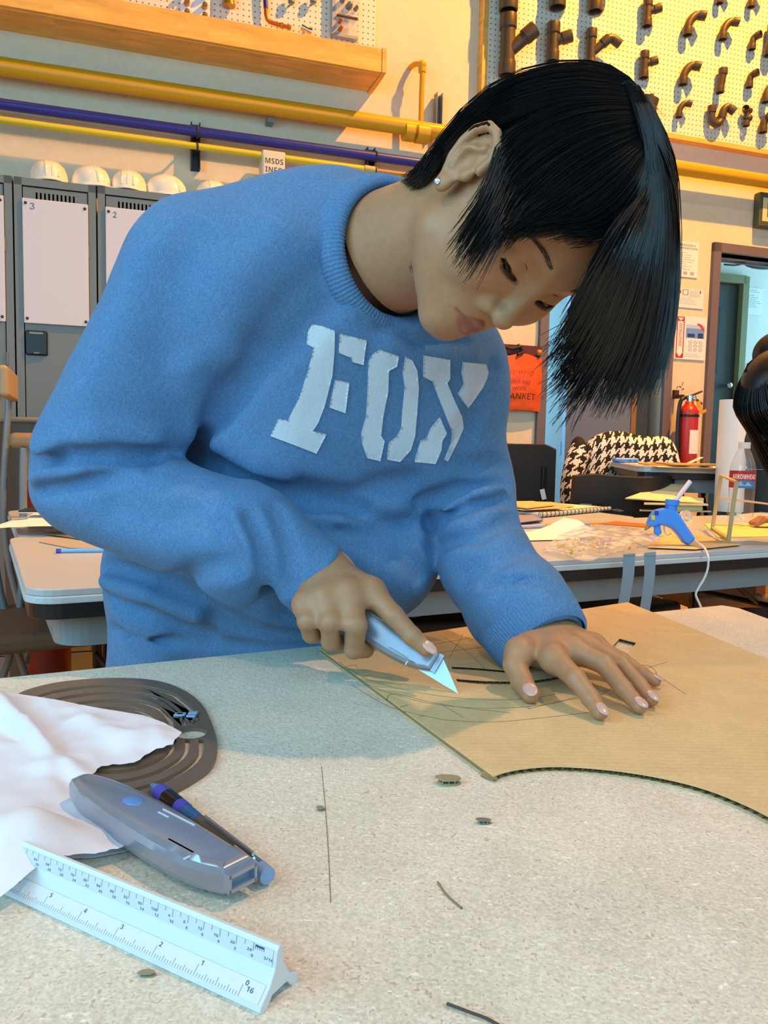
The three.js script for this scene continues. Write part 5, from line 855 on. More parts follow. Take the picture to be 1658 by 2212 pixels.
// thin wisps at the tips and flyaways at the crown
lock([[[1330, 560, 0.65], [1290, 640, 0.665], [1240, 700, 0.685], [1190, 745, 0.695], [1170, 775, 0.70]], [[1340, 640, 0.66], [1300, 720, 0.68], [1250, 790, 0.70], [1205, 850, 0.705], [1180, 880, 0.71]], [[1350, 700, 0.67], [1310, 780, 0.69], [1270, 850, 0.705], [1240, 900, 0.71], [1225, 930, 0.712]]].map((g) => capLine(g)), 120, { sheet: 0, jit: 0.006, tip: 0.3 });
for (let i = 0; i < 16; i++) { const u = rr(1330, 1400), p = capPoint(u, 185 + (u - 1330) * 1.0, 0.003), q = p.clone().add(V(rr(0.004, 0.014), rr(0, 0.006), 0)), e = q.clone().add(V(rr(0.004, 0.014), rr(-0.02, 0), 0)); ribbon([p, q, e], 0.00018, 0.0001, strandOut); }
{
  const g = new THREE.BufferGeometry().setFromPoints(strandOut); g.computeVertexNormals();
  wpart('hair', person, [...hairG, g], hairMat, 'straight black chin-length hair hanging over the face');
}
// ------------------------------------------------------------------ things on the foreground bench
const tp = (u, v, y = TY) => { const p = onY(u, v, y); return [p.x, p.z]; };
const T3 = (u, v, h = 0) => onY(u, v, TY + h);
const dense = (pts, n) => new THREE.SplineCurve(pts.map(([x, y]) => new THREE.Vector2(x, y))).getPoints(n).map((p) => [p.x, p.y]);
// corrugated cardboard
const cardTex = tex(256, (x, y) => { const k = (tnoise(x * 64, y * 64, 64, 81) - 0.5) * 10 + 2.5 * Math.sin(y * Math.PI * 2 * 22) + (tnoise(x * 8, y * 8, 8, 82) - 0.5) * 8; return [214 + k, 184 + k, 134 + k]; }, 0.15);
const cardMat = mat(0xffffff, 0.8, { map: cardTex }), fluteMat = mat(0x9c7a4e, 0.85), pencilMat = mat(0x75664e, 0.7);
{
  const arcPx = dense([[1065, 1690], [1090, 1681], [1130, 1673], [1200, 1668], [1300, 1674], [1400, 1688], [1500, 1711], [1580, 1740], [1658, 1778], [1760, 1840]], 60);
  const out = [[690, 1409], ...[], [1065, 1690]].map(([u, v]) => tp(u, v)), arc = arcPx.map(([u, v]) => tp(u, v));
  const right = [tp(1900, 1540), tp(1658, 1432)], top = [tp(1355, 1307), tp(1213, 1329), tp(1000, 1362)];
  const poly = [out[0], out[1], ...arc.slice(1), ...right, ...top];
  const hp = (l) => l.map(([u, v]) => tp(u, v));
  const s1a = dense([[974, 1448], [1030, 1451], [1096, 1457]], 14), s1b = dense([[1098, 1463], [1030, 1457], [976, 1454]], 14), s2a = dense([[984, 1475], [1060, 1480], [1150, 1478], [1232, 1464]], 20), s2b = dense([[1234, 1471], [1150, 1487], [1060, 1489], [987, 1482]], 20);
  const holes = [hp([...s1a, ...s1b]), hp([...s2a, ...s2b]), hp([[1310, 1417], [1337, 1387], [1373, 1396], [1352, 1425]])];
  const t = thing('cardboard_sheet', 'large tan corrugated cardboard sheet being cut under the hands', 'cardboard', V(0.28, TY, -0.8));
  wpart('top_liner', t, flat(poly, TY + CARD - 0.0007, 0.0007, 0, holes), cardMat);
  wpart('bottom_liner', t, flat(poly, TY + 0.0001, 0.0006, 0, holes), cardMat);
  const zig = (pts, back) => {                                      // the fluted core where it is cut across
    const P = [], c = pts.map(([x, z]) => V(x, 0, z)), cur = new THREE.CatmullRomCurve3(c), L = cur.getLength(), n = Math.max(4, Math.round(L / 0.0036)), dn = new THREE.Vector3(); let prev = null; const y0 = TY + 0.0007, y1 = TY + CARD - 0.0007, arr = [];
    for (let i = 0; i <= n; i++) { const p = cur.getPointAt(i / n), tg = cur.getTangentAt(i / n), nn = V(tg.z, 0, -tg.x).multiplyScalar(back), y = i % 2 ? y1 : y0, a = V(p.x, y, p.z).addScaledVector(nn, 0.0004), b = a.clone().addScaledVector(nn, 0.012); if (prev) { const q = [prev[0], prev[1], b, prev[0], b, a]; arr.push(...q); const th = V(0, 0.00035, 0); arr.push(...q.map((e) => e.clone().add(th))); } prev = [a, b]; }
    const g = new THREE.BufferGeometry().setFromPoints(arr); g.computeVertexNormals(); return g;
  };
  wpart('flutes', t, zig(arc, 1), fluteMat); wpart('flutes', t, zig(hp(s1a), 1), fluteMat); wpart('flutes', t, zig(hp(s2a), 1), fluteMat);
  wpart('flutes', t, zig(hp([[1310, 1417], [1337, 1387]]), 1), fluteMat); wpart('flutes', t, zig(hp([[1337, 1387], [1373, 1396]]), 1), fluteMat);
  const e0 = tp(690, 1409), e1 = tp(1065, 1690); wpart('side_edge', t, cyl(V(e0[0] + 0.0022, TY + CARD / 2, e0[1]), V(e1[0] + 0.0022, TY + CARD / 2, e1[1]), 0.0015, 0.0015, 6), fluteMat);
  const lines = [[[745, 1440], [800, 1470], [870, 1490], [960, 1505], [1050, 1512], [1140, 1509], [1215, 1497]], [[733, 1430], [760, 1455], [800, 1482], [850, 1500], [930, 1520], [1030, 1530], [1150, 1526], [1250, 1508]], [[833, 1514], [846, 1499], [930, 1517], [1000, 1529], [1100, 1540]], [[960, 1556], [1060, 1560], [1160, 1552], [1292, 1537]], [[740, 1442], [766, 1437], [770, 1442]], [[780, 1462], [806, 1457]], [[864, 1528], [880, 1523]], [[905, 1549], [918, 1546]], [[960, 1378], [1010, 1410], [1050, 1448]], [[935, 1392], [1010, 1379]], [[930, 1412], [1045, 1398]], [[1000, 1370], [970, 1420]], [[950, 1520], [1000, 1550]], [[760, 1480], [850, 1530], [960, 1556]], [[1372, 1443], [1395, 1437], [1412, 1446], [1418, 1462], [1408, 1480]], [[1300, 1500], [1380, 1450], [1440, 1430]], [[1415, 1455], [1480, 1500]], [[1140, 1532], [1310, 1490]], [[1350, 1430], [1365, 1431]]];
  lines.forEach((l) => wpart('pencil_line', t, tube(l.map(([u, v]) => { const p = onY(u, v, TY + CARD); return V(p.x, TY + CARD + 0.0001, p.z); }), 0.00026, 24, 5), pencilMat));
}
// oval template of thin brown board with concentric slots
{
  const px = [[40, 1505], [110, 1483], [180, 1474], [240, 1471], [310, 1473], [360, 1482], [405, 1502], [437, 1530], [455, 1565], [467, 1605], [468, 1640], [455, 1667], [425, 1690], [385, 1713], [330, 1735], [250, 1750], [150, 1742], [70, 1700], [25, 1640], [8, 1570]];
  const P = px.map(([u, v]) => tp(u, v)), c = tp(252, 1600), cur = new THREE.CatmullRomCurve3(P.map(([x, z]) => V(x - c[0], 0, z - c[1])), true), o = cur.getPoints(120);
  const e = tp(413, 1592), a0 = Math.atan2(e[1] - c[1], e[0] - c[0]);
  const polar = o.map((q) => ({ a: Math.atan2(q.z, q.x), r: Math.hypot(q.x, q.z) })), R = (a) => { let b = polar[0], bd = 9; for (const q of polar) { let d = Math.abs(Math.atan2(Math.sin(q.a - a), Math.cos(q.a - a))); if (d < bd) { bd = d; b = q; } } return b.r; };
  const sm = (a) => { let s = 0; for (let k = -3; k <= 3; k++) s += R(a + k * 0.04); return s / 7; };
  const arcHole = (s, w, from, to) => { const q = [], n = 30; for (let i = 0; i <= n; i++) { const a = a0 + mix(from, to, i / n), r = sm(a) * s; q.push([c[0] + r * Math.cos(a), c[1] + r * Math.sin(a)]); } for (let i = n; i >= 0; i--) { const a = a0 + mix(from, to, i / n), r = sm(a) * (s - w); q.push([c[0] + r * Math.cos(a), c[1] + r * Math.sin(a)]); } return q; };
  const holes = [], g = (s) => 0.018 / s;
  for (const s of [0.87, 0.735, 0.60, 0.465, 0.33]) { holes.push(arcHole(s, 0.055, 0.16 + 0.05 / s, Math.PI - 0.16)); holes.push(arcHole(s, 0.055, -0.30 - 0.03 / s, -Math.PI + 0.2)); }
  const circ = (x, z, r, k = 1) => Array.from({ length: 24 }, (_, i) => [x + r * Math.cos(i * Math.PI / 12), z + r * k * Math.sin(i * Math.PI / 12)]);
  holes.push(circ(e[0], e[1], 0.0125)); 
  for (const [u, v] of [[383, 1556], [417, 1553], [419, 1566]]) { const q = tp(u, v); holes.push(circ(q[0], q[1], 0.0045, 0.8)); }
  const t = thing('oval_template', 'brown oval template with concentric slots under the tissue', 'template', V(c[0], TY, c[1]));
  wpart('plate', t, flat(o.map((q) => [q.x + c[0], q.z + c[1]]), TY + 0.0002, 0.003, 0.0003, holes), mat(0x6d5a48, 0.3));
  const tabs = [[386, 1547], [391, 1546], [417, 1543], [413, 1549]].map(([u, v]) => { const p = T3(u, v, 0.003); return rbox(0.008, 0.002, 0.006, 0.0008, p.x, TY + 0.0042, p.z); }); tabs.forEach((b) => wpart('spacer', t, b, mat(0x8ea4bf, 0.3)));
}
// white tissue paper, crumpled, at the left edge
{
  const px = [[-90, 1470], [0, 1493], [60, 1502], [120, 1511], [200, 1527], [310, 1545], [352, 1560], [392, 1581], [372, 1607], [340, 1618], [312, 1631], [290, 1648], [258, 1651], [218, 1654], [196, 1678], [215, 1710], [250, 1760], [285, 1805], [265, 1829], [215, 1842], [160, 1846], [122, 1850], [100, 1858], [62, 1886], [30, 1915], [0, 1938], [-90, 1990]];
  const pts = []; for (let i = 0; i < px.length; i++) { const a = px[i], b = px[(i + 1) % px.length], n = Math.max(1, Math.round(Math.hypot(b[0] - a[0], b[1] - a[1]) / 12)); for (let k = 0; k < n; k++) { const e = i < 22 && i > 6 ? rr(-1.6, 1.6) : 0; pts.push([mix(a[0], b[0], k / n) + e, mix(a[1], b[1], k / n) + e]); } }
  const fold = [[[-30, 1500], [60, 1590], [125, 1660]], [[125, 1660], [190, 1690], [240, 1690]], [[60, 1505], [120, 1590], [130, 1660]], [[0, 1560], [90, 1640], [160, 1690]], [[180, 1560], [260, 1600], [330, 1590]], [[-40, 1830], [40, 1800], [130, 1830]]].map((l) => l.map(([u, v]) => T3(u, v, 0.008)));
  const amp = [0.013, 0.006, -0.005, -0.007, 0.006, 0.005], wid = [0.010, 0.012, 0.007, 0.007, 0.012, 0.02], segs = fold.map((l) => l.slice(1).map((b, i) => cone(l[i], 0, b, 0)));
  const r0 = T3(30, 1905), hill = T3(40, 1880), H = (x, z) => { let h = 0.0045 + 0.005 * noise3(x * 26, 1, z * 26) + 0.003 * noise3(x * 80, 4, z * 80); segs.forEach((s, i) => { const d = minOf(s, x, TY + 0.008, z); h += amp[i] * Math.exp(-((d / wid[i]) ** 2)); }); const d = Math.hypot(x - hill.x, z - hill.z); h += 0.020 * Math.exp(-((d / 0.03) ** 2)); const kn = Math.hypot(x - T3(235, 1740).x, z - T3(235, 1740).z); h *= 1 - 0.85 * Math.exp(-((kn / 0.035) ** 2)); return Math.max(0.0042, h); };
  const poly = pts.map(([u, v]) => { let h = 0.006; for (let k = 0; k < 12; k++) { const q = tp(u, v, TY + h); h = mix(h, H(q[0], q[1]), 0.6); } return tp(u, v, TY + h); });
  let g = new THREE.ShapeGeometry(shape(poly.map(([x, z]) => [x, -z]))); g = new TessellateModifier(0.006, 16).modify(g); g = mergeVertices(g, 1e-5); const q = g.attributes.position;
  for (let i = 0; i < q.count; i++) { const x = q.getX(i), z = -q.getY(i); q.setXYZ(i, x, TY + H(x, z), z); } g.deleteAttribute('normal'); g.computeVertexNormals();
  single('tissue_paper', g, pmat(0xeceaf2, 0.85, { transmission: 0.12, thickness: 0 }), 'torn sheet of white tissue paper at the left edge of the bench', 'paper');
}
// utility knives
const knifeMat = mat(0xa0a6b4, 0.28, { metalness: 0.55 }), knifePrint = mat(0xc9d2de, 0.5);
function knife(label, M, blade, name = 'utility_knife') {              // own axes: x from rear to nose, y across, z thickness
  const pos = new THREE.Vector3().setFromMatrixPosition(M), t = thing(name, label, 'knife', pos); t.quaternion.setFromRotationMatrix(M); t.updateMatrixWorld(true);
  const up = dense([[0.0, 0.003], [0.004, 0.0105], [0.03, 0.0160], [0.07, 0.0170], [0.12, 0.0135], [0.163, 0.0095]], 24), lo = dense([[0.163, -0.0095], [0.145, -0.0155], [0.115, -0.0180], [0.06, -0.0155], [0.02, -0.0100], [0.002, -0.0045]], 24);
  part('body', t, toCreasedNormals(slab([...up, ...lo], 0.017, 0.0052).translate(0, 0, -0.0085), 0.9), knifeMat);
  part('nose_lip', t, [box(0.005, 0.0185, 0.0022, 0.1645, 0, 0.0040), box(0.005, 0.0185, 0.0022, 0.1645, 0, -0.0040), box(0.005, 0.0018, 0.0100, 0.1645, 0.0086, 0), box(0.005, 0.0018, 0.0100, 0.1645, -0.0086, 0)], knifeMat);
  part('slider', t, ball(0.0075, 0.062, 0.0035, 0.0083, 1, 0.75, 0.22), mat(0x5b86c2, 0.35), 'blue slider button');
  part('seam', t, [box(0.022, 0.0012, 0.0006, 0.128, -0.0105, 0.0082), box(0.0012, 0.007, 0.0006, 0.1395, -0.0135, 0.0075), box(0.030, 0.0009, 0.0005, 0.10, 0.0085, 0.0086), box(0.010, 0.0009, 0.0005, 0.091, 0.0045, 0.0086)], knifePrint);
  part('hang_ring', t, new THREE.TorusGeometry(0.0036, 0.0009, 8, 20).translate(0.0085, 0.004, 0.0072), mat(0x4a6ea8, 0.3));  // a blue reflection is put into the colour of this rim
  if (blade) part('blade', t, slab([[0.155, 0.007], [0.165, 0.0085], [0.196, -0.0145], [0.150, -0.014]], 0.0007).translate(0, 0, -0.00035), mat(0xb9bec4, 0.25, { metalness: 0.8 }), 'steel blade');
  return t;
}
{
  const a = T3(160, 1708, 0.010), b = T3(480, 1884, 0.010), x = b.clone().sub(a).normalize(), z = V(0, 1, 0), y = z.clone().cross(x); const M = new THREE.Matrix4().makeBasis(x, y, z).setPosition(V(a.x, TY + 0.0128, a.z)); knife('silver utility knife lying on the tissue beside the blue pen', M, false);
}
{
  const tip = T3(989, 1496, CARD + 0.0005), rear = at(688, 1318, 0.812), ax = tip.clone().sub(rear).normalize(), view = camera.position.clone().sub(tip).normalize(); let z = view.clone().addScaledVector(V(0, 1, 0), 0.12); z.addScaledVector(ax, -z.dot(ax)).normalize(); const y = z.clone().cross(ax).normalize();
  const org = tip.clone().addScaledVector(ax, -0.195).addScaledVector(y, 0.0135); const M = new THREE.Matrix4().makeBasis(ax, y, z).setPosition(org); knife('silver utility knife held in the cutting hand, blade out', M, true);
}
// mechanical pencil beside the knife
{
  const a = T3(326, 1697, 0.006), b = T3(578, 1895, 0.006), d = b.clone().sub(a), L = d.length(), t = thing('mechanical_pencil', 'blue mechanical pencil lying beside the silver knife', 'pencil', V((a.x + b.x) / 2, TY + 0.0005, (a.z + b.z) / 2)); const P = (k) => a.clone().addScaledVector(d, k).setY(TY + 0.0068);
  const C = (k0, k1, r0, r1, m, n) => wpart(n, t, cyl(P(k0), P(k1), r0, r1, 20), m);
  C(0, 0.015, 0.0006, 0.0008, chrome, 'lead_sleeve'); C(0.012, 0.09, 0.0016, 0.0048, mat(0x2f6fb0, 0.3), 'tip'); C(0.09, 0.17, 0.0050, 0.0055, mat(0x4a46b4, 0.4), 'grip'); C(0.17, 0.29, 0.0056, 0.0054, mat(0x1a1517, 0.15), 'window'); C(0.29, 0.35, 0.0054, 0.0052, mat(0x4a46b4, 0.4), 'grip'); C(0.35, 0.47, 0.0050, 0.0044, mat(0x2c5c8c, 0.25), 'collar'); C(0.47, 0.82, 0.0042, 0.0042, mat(0x5e5148, 0.2), 'barrel'); C(0.78, 0.955, 0.0049, 0.0049, chrome, 'clip_band'); C(0.95, 1.0, 0.0050, 0.0046, mat(0x7f9cc0, 0.6), 'eraser');
  const c0 = P(0.52), c1 = P(0.9); wpart('clip', t, cyl(c0.clone().add(V(0, 0.0062, 0)), c1.clone().add(V(0, 0.0062, 0)), 0.0011), chrome);
}
// triangular scale ruler
{
  const f0 = T3(561, 2196), f1 = T3(0, 1933), x = f0.clone().sub(f1).normalize(), zc = V(0, 1, 0).cross(x).normalize(), L = 0.305, org = f0.clone().addScaledVector(x, -L);   // x to the near end, local z away from the camera is negative
  const t = thing('scale_ruler', 'white triangular scale ruler with printed inch marks', 'ruler', org); t.quaternion.setFromRotationMatrix(new THREE.Matrix4().makeBasis(x, V(0, 1, 0), x.clone().cross(V(0, 1, 0)))); t.updateMatrixWorld(true);
  // cross-section: a goes away from the camera, h up
  const W0 = 0.0275, cs = [[0.0012, 0], [0.0050, 0], [0.0085, 0.0042], [0.0190, 0.0042], [0.0225, 0], [0.0263, 0], [0.0275, 0.0014], [0.0262, 0.0048], [0.0208, 0.0072], [0.0160, 0.0158], [0.0158, 0.0215], [0.0146, 0.0238], [0.0130, 0.0238], [0.0118, 0.0218], [0.0105, 0.0150], [0.0068, 0.0088], [0.0010, 0.0036], [0.0, 0.0014]];
  const g = slab(cs, L, 0.0004); g.rotateY(Math.PI / 2);                      // extrude along x; section x -> -z
  part('body', t, g, mat(0xcfd2d6, 0.35));
  const strip = (p0, p1, tx, w) => { const G = new THREE.BufferGeometry(), n = V(0, p1[0] - p0[0], p1[1] - p0[1]).normalize(), off = 0.00025; const q = (X, p) => [X, p[1] + off * n.y, -(p[0]) + off * n.z]; const a = q(0.002, p0), b = q(L - 0.002, p0), c = q(L - 0.002, p1), d = q(0.002, p1); G.setAttribute('position', new THREE.Float32BufferAttribute([...a, ...b, ...c, ...a, ...c, ...d], 3)); G.setAttribute('uv', new THREE.Float32BufferAttribute([0, 0, 1, 0, 1, 1, 0, 0, 1, 1, 0, 1], 2)); G.computeVertexNormals(); return ownUV(G); };
  const inch = 2048 / ((L - 0.004) / 0.0254), X0 = 2048 - inch * 0.42;
  const low = canvasTex(2048, 64, (c) => { c.fillStyle = '#cfd3d8'; c.fillRect(0, 0, 2048, 64); c.strokeStyle = c.fillStyle = '#3c4468'; for (let i = 0; i < 12 * 16; i++) { const X = X0 - i * inch / 16, h = i % 16 === 0 ? 40 : i % 8 === 0 ? 28 : i % 4 === 0 ? 20 : 13; c.lineWidth = 1.6; c.beginPath(); c.moveTo(X, 64); c.lineTo(X, 64 - h); c.stroke(); } c.font = 'bold 24px sans-serif'; c.textAlign = 'left'; for (let i = 0; i < 12; i++) c.fillText(String(i), X0 - i * inch + 5, 24); c.fillText('16', X0 + 16, 40); });
  const upp = canvasTex(2048, 72, (c) => { c.fillStyle = '#cbd0d6'; c.fillRect(0, 0, 2048, 72); c.strokeStyle = c.fillStyle = '#41486a'; const st = inch * 0.375; c.font = 'bold 17px sans-serif'; c.textAlign = 'center'; const A1 = [24, 20, 16, 12, 8, 4, 100, 96, 92, 88, 84, 80, 76, 72, 68, 64]; for (let i = 0; i < 30; i++) { const X = X0 - i * st; c.lineWidth = 1.8; c.beginPath(); c.moveTo(X, 0); c.lineTo(X, 36); c.stroke(); c.beginPath(); c.moveTo(X - st / 2, 0); c.lineTo(X - st / 2, 20); c.stroke(); if (i < 16) { c.fillText(String(A1[i]), X - 14, 42); c.fillText(String(i * 2), X - 2, 64); } } c.fillRect(X0 + 6, 4, 34, 10); for (let k = 0; k < 5; k++) c.fillRect(X0 + 6 + k * 8, 14, 2, 10); c.fillText('3/16', X0 + 58, 52); });
  part('lower_scale', t, strip([0.0010, 0.0036], [0.0068, 0.0088], low), mat(0xffffff, 0.4, { map: low }));
  part('upper_scale', t, strip([0.0105, 0.0150], [0.0118, 0.0218], upp), mat(0xffffff, 0.4, { map: upp }));
}
// slip of paper, crumbs, splinters and a pencil line
{ const a = [[130, 1846], [136, 1858], [200, 1856], [260, 1845], [305, 1832], [298, 1824], [240, 1836], [180, 1847]].map(([u, v]) => tp(u, v)); single('paper_slip', flat(a, TY + 0.0008, 0.0005), mat(0xcfe0ee, 0.7), 'narrow curved slip of pale paper under the knife', 'paper'); }
function crumb(u, v, sx, sz, h, label, m = mat(0x9b8a68, 0.85)) { const p = T3(u, v), n = 9, pts = Array.from({ length: n }, (_, i) => { const a = i / n * Math.PI * 2, r = 0.7 + 0.5 * hash3(i, Math.round(u), 5); return [p.x + sx * r * Math.cos(a), p.z + sz * r * Math.sin(a)]; }); const t = thing('cardboard_crumb', label, 'crumb', V(p.x, TY, p.z)); wpart('liner', t, flat(pts, TY + h * 0.72, h * 0.28), m); wpart('backing', t, flat(pts.map(([x, z]) => [p.x + (x - p.x) * 0.9 + 0.001, p.z + (z - p.z) * 0.9]), TY + 0.0002, h * 0.25), m); wpart('core', t, [-0.5, 0, 0.5].map((k) => box(0.0008, h * 0.6, sz * 1.1, p.x + k * sx, TY + h * 0.45, p.z)), fluteMat); }
crumb(968, 1694, 0.0085, 0.006, 0.005, 'ragged cardboard crumb near the sheet corner');
crumb(1043, 1779, 0.005, 0.0026, 0.003, 'tiny dark cardboard crumb in the middle of the bench', mat(0x7b7563, 0.85));
crumb(692, 1750, 0.0028, 0.0028, 0.002, 'very small crumb beside the long pencil line', mat(0x8d8672, 0.85));
crumb(315, 2108, 0.004, 0.002, 0.002, 'blurred crumb in front of the ruler', mat(0x8e8a72, 0.85));
single('splinter', tube([T3(965, 2168, 0.001), T3(1010, 2185, 0.0015), T3(1050, 2200, 0.0012), T3(1090, 2222, 0.001)], 0.0007, 14, 6), mat(0x4a3f36, 0.7), 'dark thin splinter at the bottom edge', 'splinter');
single('fibre', tube([T3(945, 1905, 0.0006), T3(962, 1930, 0.0008), T3(985, 1952, 0.0006), T3(997, 1962, 0.0006)], 0.0005, 14, 6), mat(0x8a7458, 0.8), 'curled brown fibre in the middle foreground', 'fibre');
single('pencil_line', tube([T3(694, 1655, 0.0001), T3(702, 1740, 0.0001), T3(709, 1840, 0.0001), T3(714, 1950, 0.0001)], 0.00022, 20, 5), pencilMat, 'long faint pencil line on the particleboard', 'marking');
// ------------------------------------------------------------------ things on and around the tables behind the person
const sheetPx = (pts, y, h) => flat(pts.map(([u, v]) => tp(u, v, y)), y, h);
const creamBoard = mat(0xe6d7a4, 0.75), clearFilm = pmat(0xf4f6fa, 0.16, { transmission: 0.72, thickness: 0 });
// left end of the nearer table: papers, booklet, pen, folded leaflet
single('paper_stack', (() => { const l = []; for (let k = 0; k < 5; k++) l.push(sheetPx([[52 + k * 2, 1122 - k], [60, 1140 - k * 2], [200, 1140 - k * 2], [220, 1098], [90 + k * 3, 1098]], TY + 0.001 + k * 0.0022, 0.0015)); return l; })(), mat(0xdfe6ee, 0.75), 'small stack of pale papers at the left table end', 'paper');
single('paper_sheet', (() => { const g = new THREE.PlaneGeometry(0.30, 0.2, 14, 10).rotateX(-Math.PI / 2), q = g.attributes.position; for (let i = 0; i < q.count; i++) q.setY(i, 0.016 + 0.01 * Math.cos(q.getX(i) * 9)); g.computeVertexNormals(); const c = T3(135, 1136, 0.016); return g.rotateY(0.15).translate(c.x, TY, c.z); })(), whitePaper, 'bent white sheet on top of the left paper stack', 'paper');
{ const c = T3(130, 1108, 0.022), t = thing('booklet', 'black booklet with white lettering on the left papers', 'booklet', V(c.x, TY + 0.030, c.z), 0.2); part('cover', t, box(0.2, 0.004, 0.09), mat(0x26242c, 0.5)); part('pages', t, box(0.196, 0.003, 0.086, 0, -0.0035, 0), whitePaper); part('lettering', t, ownUV(new THREE.PlaneGeometry(0.15, 0.05).rotateX(-Math.PI / 2).translate(0, 0.0024, 0)), mat(0xffffff, 0.6, { map: canvasTex(256, 84, (g) => { g.fillStyle = '#26242c'; g.fillRect(0, 0, 256, 84); g.fillStyle = '#e6e4ea'; g.font = 'bold 62px serif'; g.fillText('AEC', 40, 64); }) })); }
{ const a = T3(121, 1190, 0.005), b = T3(300, 1187, 0.005), d = b.clone().sub(a), t = thing('ballpoint_pen', 'clear blue ballpoint pen on the left table end', 'pen', V(a.x, TY, a.z)); const P = (k) => a.clone().addScaledVector(d, k); wpart('barrel', t, cyl(P(0.05), P(1), 0.0042), mat(0x6fb4ee, 0.2)); wpart('end_cap', t, cyl(P(0), P(0.06), 0.0046), mat(0x2a50b8, 0.35)); }
{ const t = thing('folded_leaflet', 'brown folded leaflet behind the blue pen', 'leaflet', T3(150, 1158)); wpart('leaf', t, sheetPx([[88, 1152], [120, 1157], [195, 1169], [230, 1165], [150, 1148]], TY + 0.004, 0.0012), mat(0x77684f, 0.6)); wpart('under_leaf', t, sheetPx([[84, 1171], [150, 1184], [230, 1186], [230, 1170], [100, 1160]], TY + 0.0012, 0.001), mat(0xa8a39c, 0.6)); }
// grey bin, red can and a folded chair by the lockers
{
  const p = at(78, 1000, 2.96), t = thing('trash_bin', 'tall grey plastic bin in front of the lockers', 'bin', V(p.x, 0, p.z)), top = onWall(80, 893, 1.0).y, y1 = at(80, 897, 2.96).y;
  part('body', t, lathe([[0.09, 0.07], [0.10, 0.07], [0.125, y1 - 0.03], [0.12, y1 - 0.03], [0.092, 0.08]], 32), mat(0x4a4742, 0.6)); part('rim', t, new THREE.TorusGeometry(0.128, 0.01, 10, 36).rotateX(Math.PI / 2).translate(0, y1 - 0.02, 0), mat(0x77746c, 0.5));
  for (const a of [0.5, 2.1, 3.7, 5.2]) part('caster', t, [new THREE.CylinderGeometry(0.03, 0.03, 0.02, 16).rotateZ(Math.PI / 2).translate(0.08 * Math.cos(a), 0.031, 0.08 * Math.sin(a)), box(0.02, 0.04, 0.03, 0.08 * Math.cos(a), 0.055, 0.08 * Math.sin(a))], darkSteel);
  const q = at(100, 1075, 2.72), r = thing('red_canister', 'dull red canister standing beside the grey bin', 'canister', V(q.x, 0, q.z)); part('body', r, lathe([[0, 0.0], [0.07, 0.0], [0.072, 0.02], [0.072, 0.78], [0.06, 0.83], [0.02, 0.86], [0, 0.86]], 28), mat(0x7a1c14, 0.5)); part('band', r, lathe([[0.074, 0.6], [0.075, 0.6], [0.075, 0.63], [0.074, 0.63]], 28), blackPaint);
}
{
  const p = at(22, 1000, 2.5), t = thing('folding_chair', 'folded tan and grey metal chair leaning at the left edge', 'chair', V(p.x, 0, p.z), 1.93), yb = at(22, 832, 2.5).y, ys = at(10, 950, 2.5).y;
  part('backrest', t, rbox(0.4, 0.09, 0.028, 0.012, 0, yb, 0.0, 3), mat(0xa08a68, 0.5)); part('seat', t, rbox(0.38, 0.045, 0.08, 0.018, 0, ys, 0.05, 3), mat(0x8a6f4e, 0.6));
  for (const x of [-0.19, 0.19]) { part('frame_leg', t, tube([V(x, yb + 0.03, -0.012), V(x, 0.6, -0.03), V(x, 0.012, 0.12)], 0.011, 20, 10), steelMat); part('frame_leg', t, tube([V(x * 0.93, ys - 0.02, 0.05), V(x * 0.93, 0.4, 0.02), V(x * 0.93, 0.012, -0.12)], 0.011, 20, 10), steelMat); }
  part('cross_bar', t, cyl(V(-0.19, 0.3, 0.045), V(0.19, 0.3, 0.045), 0.009), steelMat);
}
// ---- right end of the near tables
const P2 = (u, v, h = 0) => onY(u, v, TY + h);
{ // spiral notebook
  const a = P2(1163, 1119), b = P2(1316, 1104), d = b.clone().sub(a).setY(0), L = d.length(), x = d.clone().normalize(), t = thing('spiral_notebook', 'open spiral notebook with blank cream pages', 'notebook', V(a.x, TY, a.z), Math.atan2(-x.z, x.x));
  part('back_cover', t, box(L, 0.002, 0.22, L / 2, 0.0015, -0.105), mat(0x1c1c1e, 0.5)); part('pages', t, box(L - 0.006, 0.012, 0.21, L / 2, 0.0092, -0.105), mat(0xe8e0cf, 0.75));
  for (let k = 0; k < 19; k++) { part('coil', t, new THREE.TorusGeometry(0.0095, 0.0011, 6, 18).rotateY(Math.PI / 2).translate(0.008 + k * (L - 0.016) / 18, 0.0105, 0.002), mat(0x26282a, 0.3)); }
  part('spine', t, cyl(V(0.002, 0.0095, 0.002), V(L - 0.002, 0.0095, 0.002), 0.0075, 0.0075, 14), mat(0xaeb9c2, 0.6));
}
{ const t = thing('cardboard_scraps', 'stack of small tan cardboard scraps beside the notebook', 'cardboard', P2(1150, 1096, 0.014)); t.position.y = TY; [[0.018, [[1080, 1093], [1165, 1099], [1240, 1095], [1190, 1086], [1100, 1084]]], [0.024, [[1078, 1096], [1130, 1103], [1225, 1098], [1180, 1088], [1096, 1087]]], [0.0305, [[1082, 1092], [1136, 1099], [1200, 1092], [1150, 1084], [1096, 1085]]]].forEach(([h, l]) => wpart('scrap', t, sheetPx(l, TY + h, 0.0035), cardMat)); }
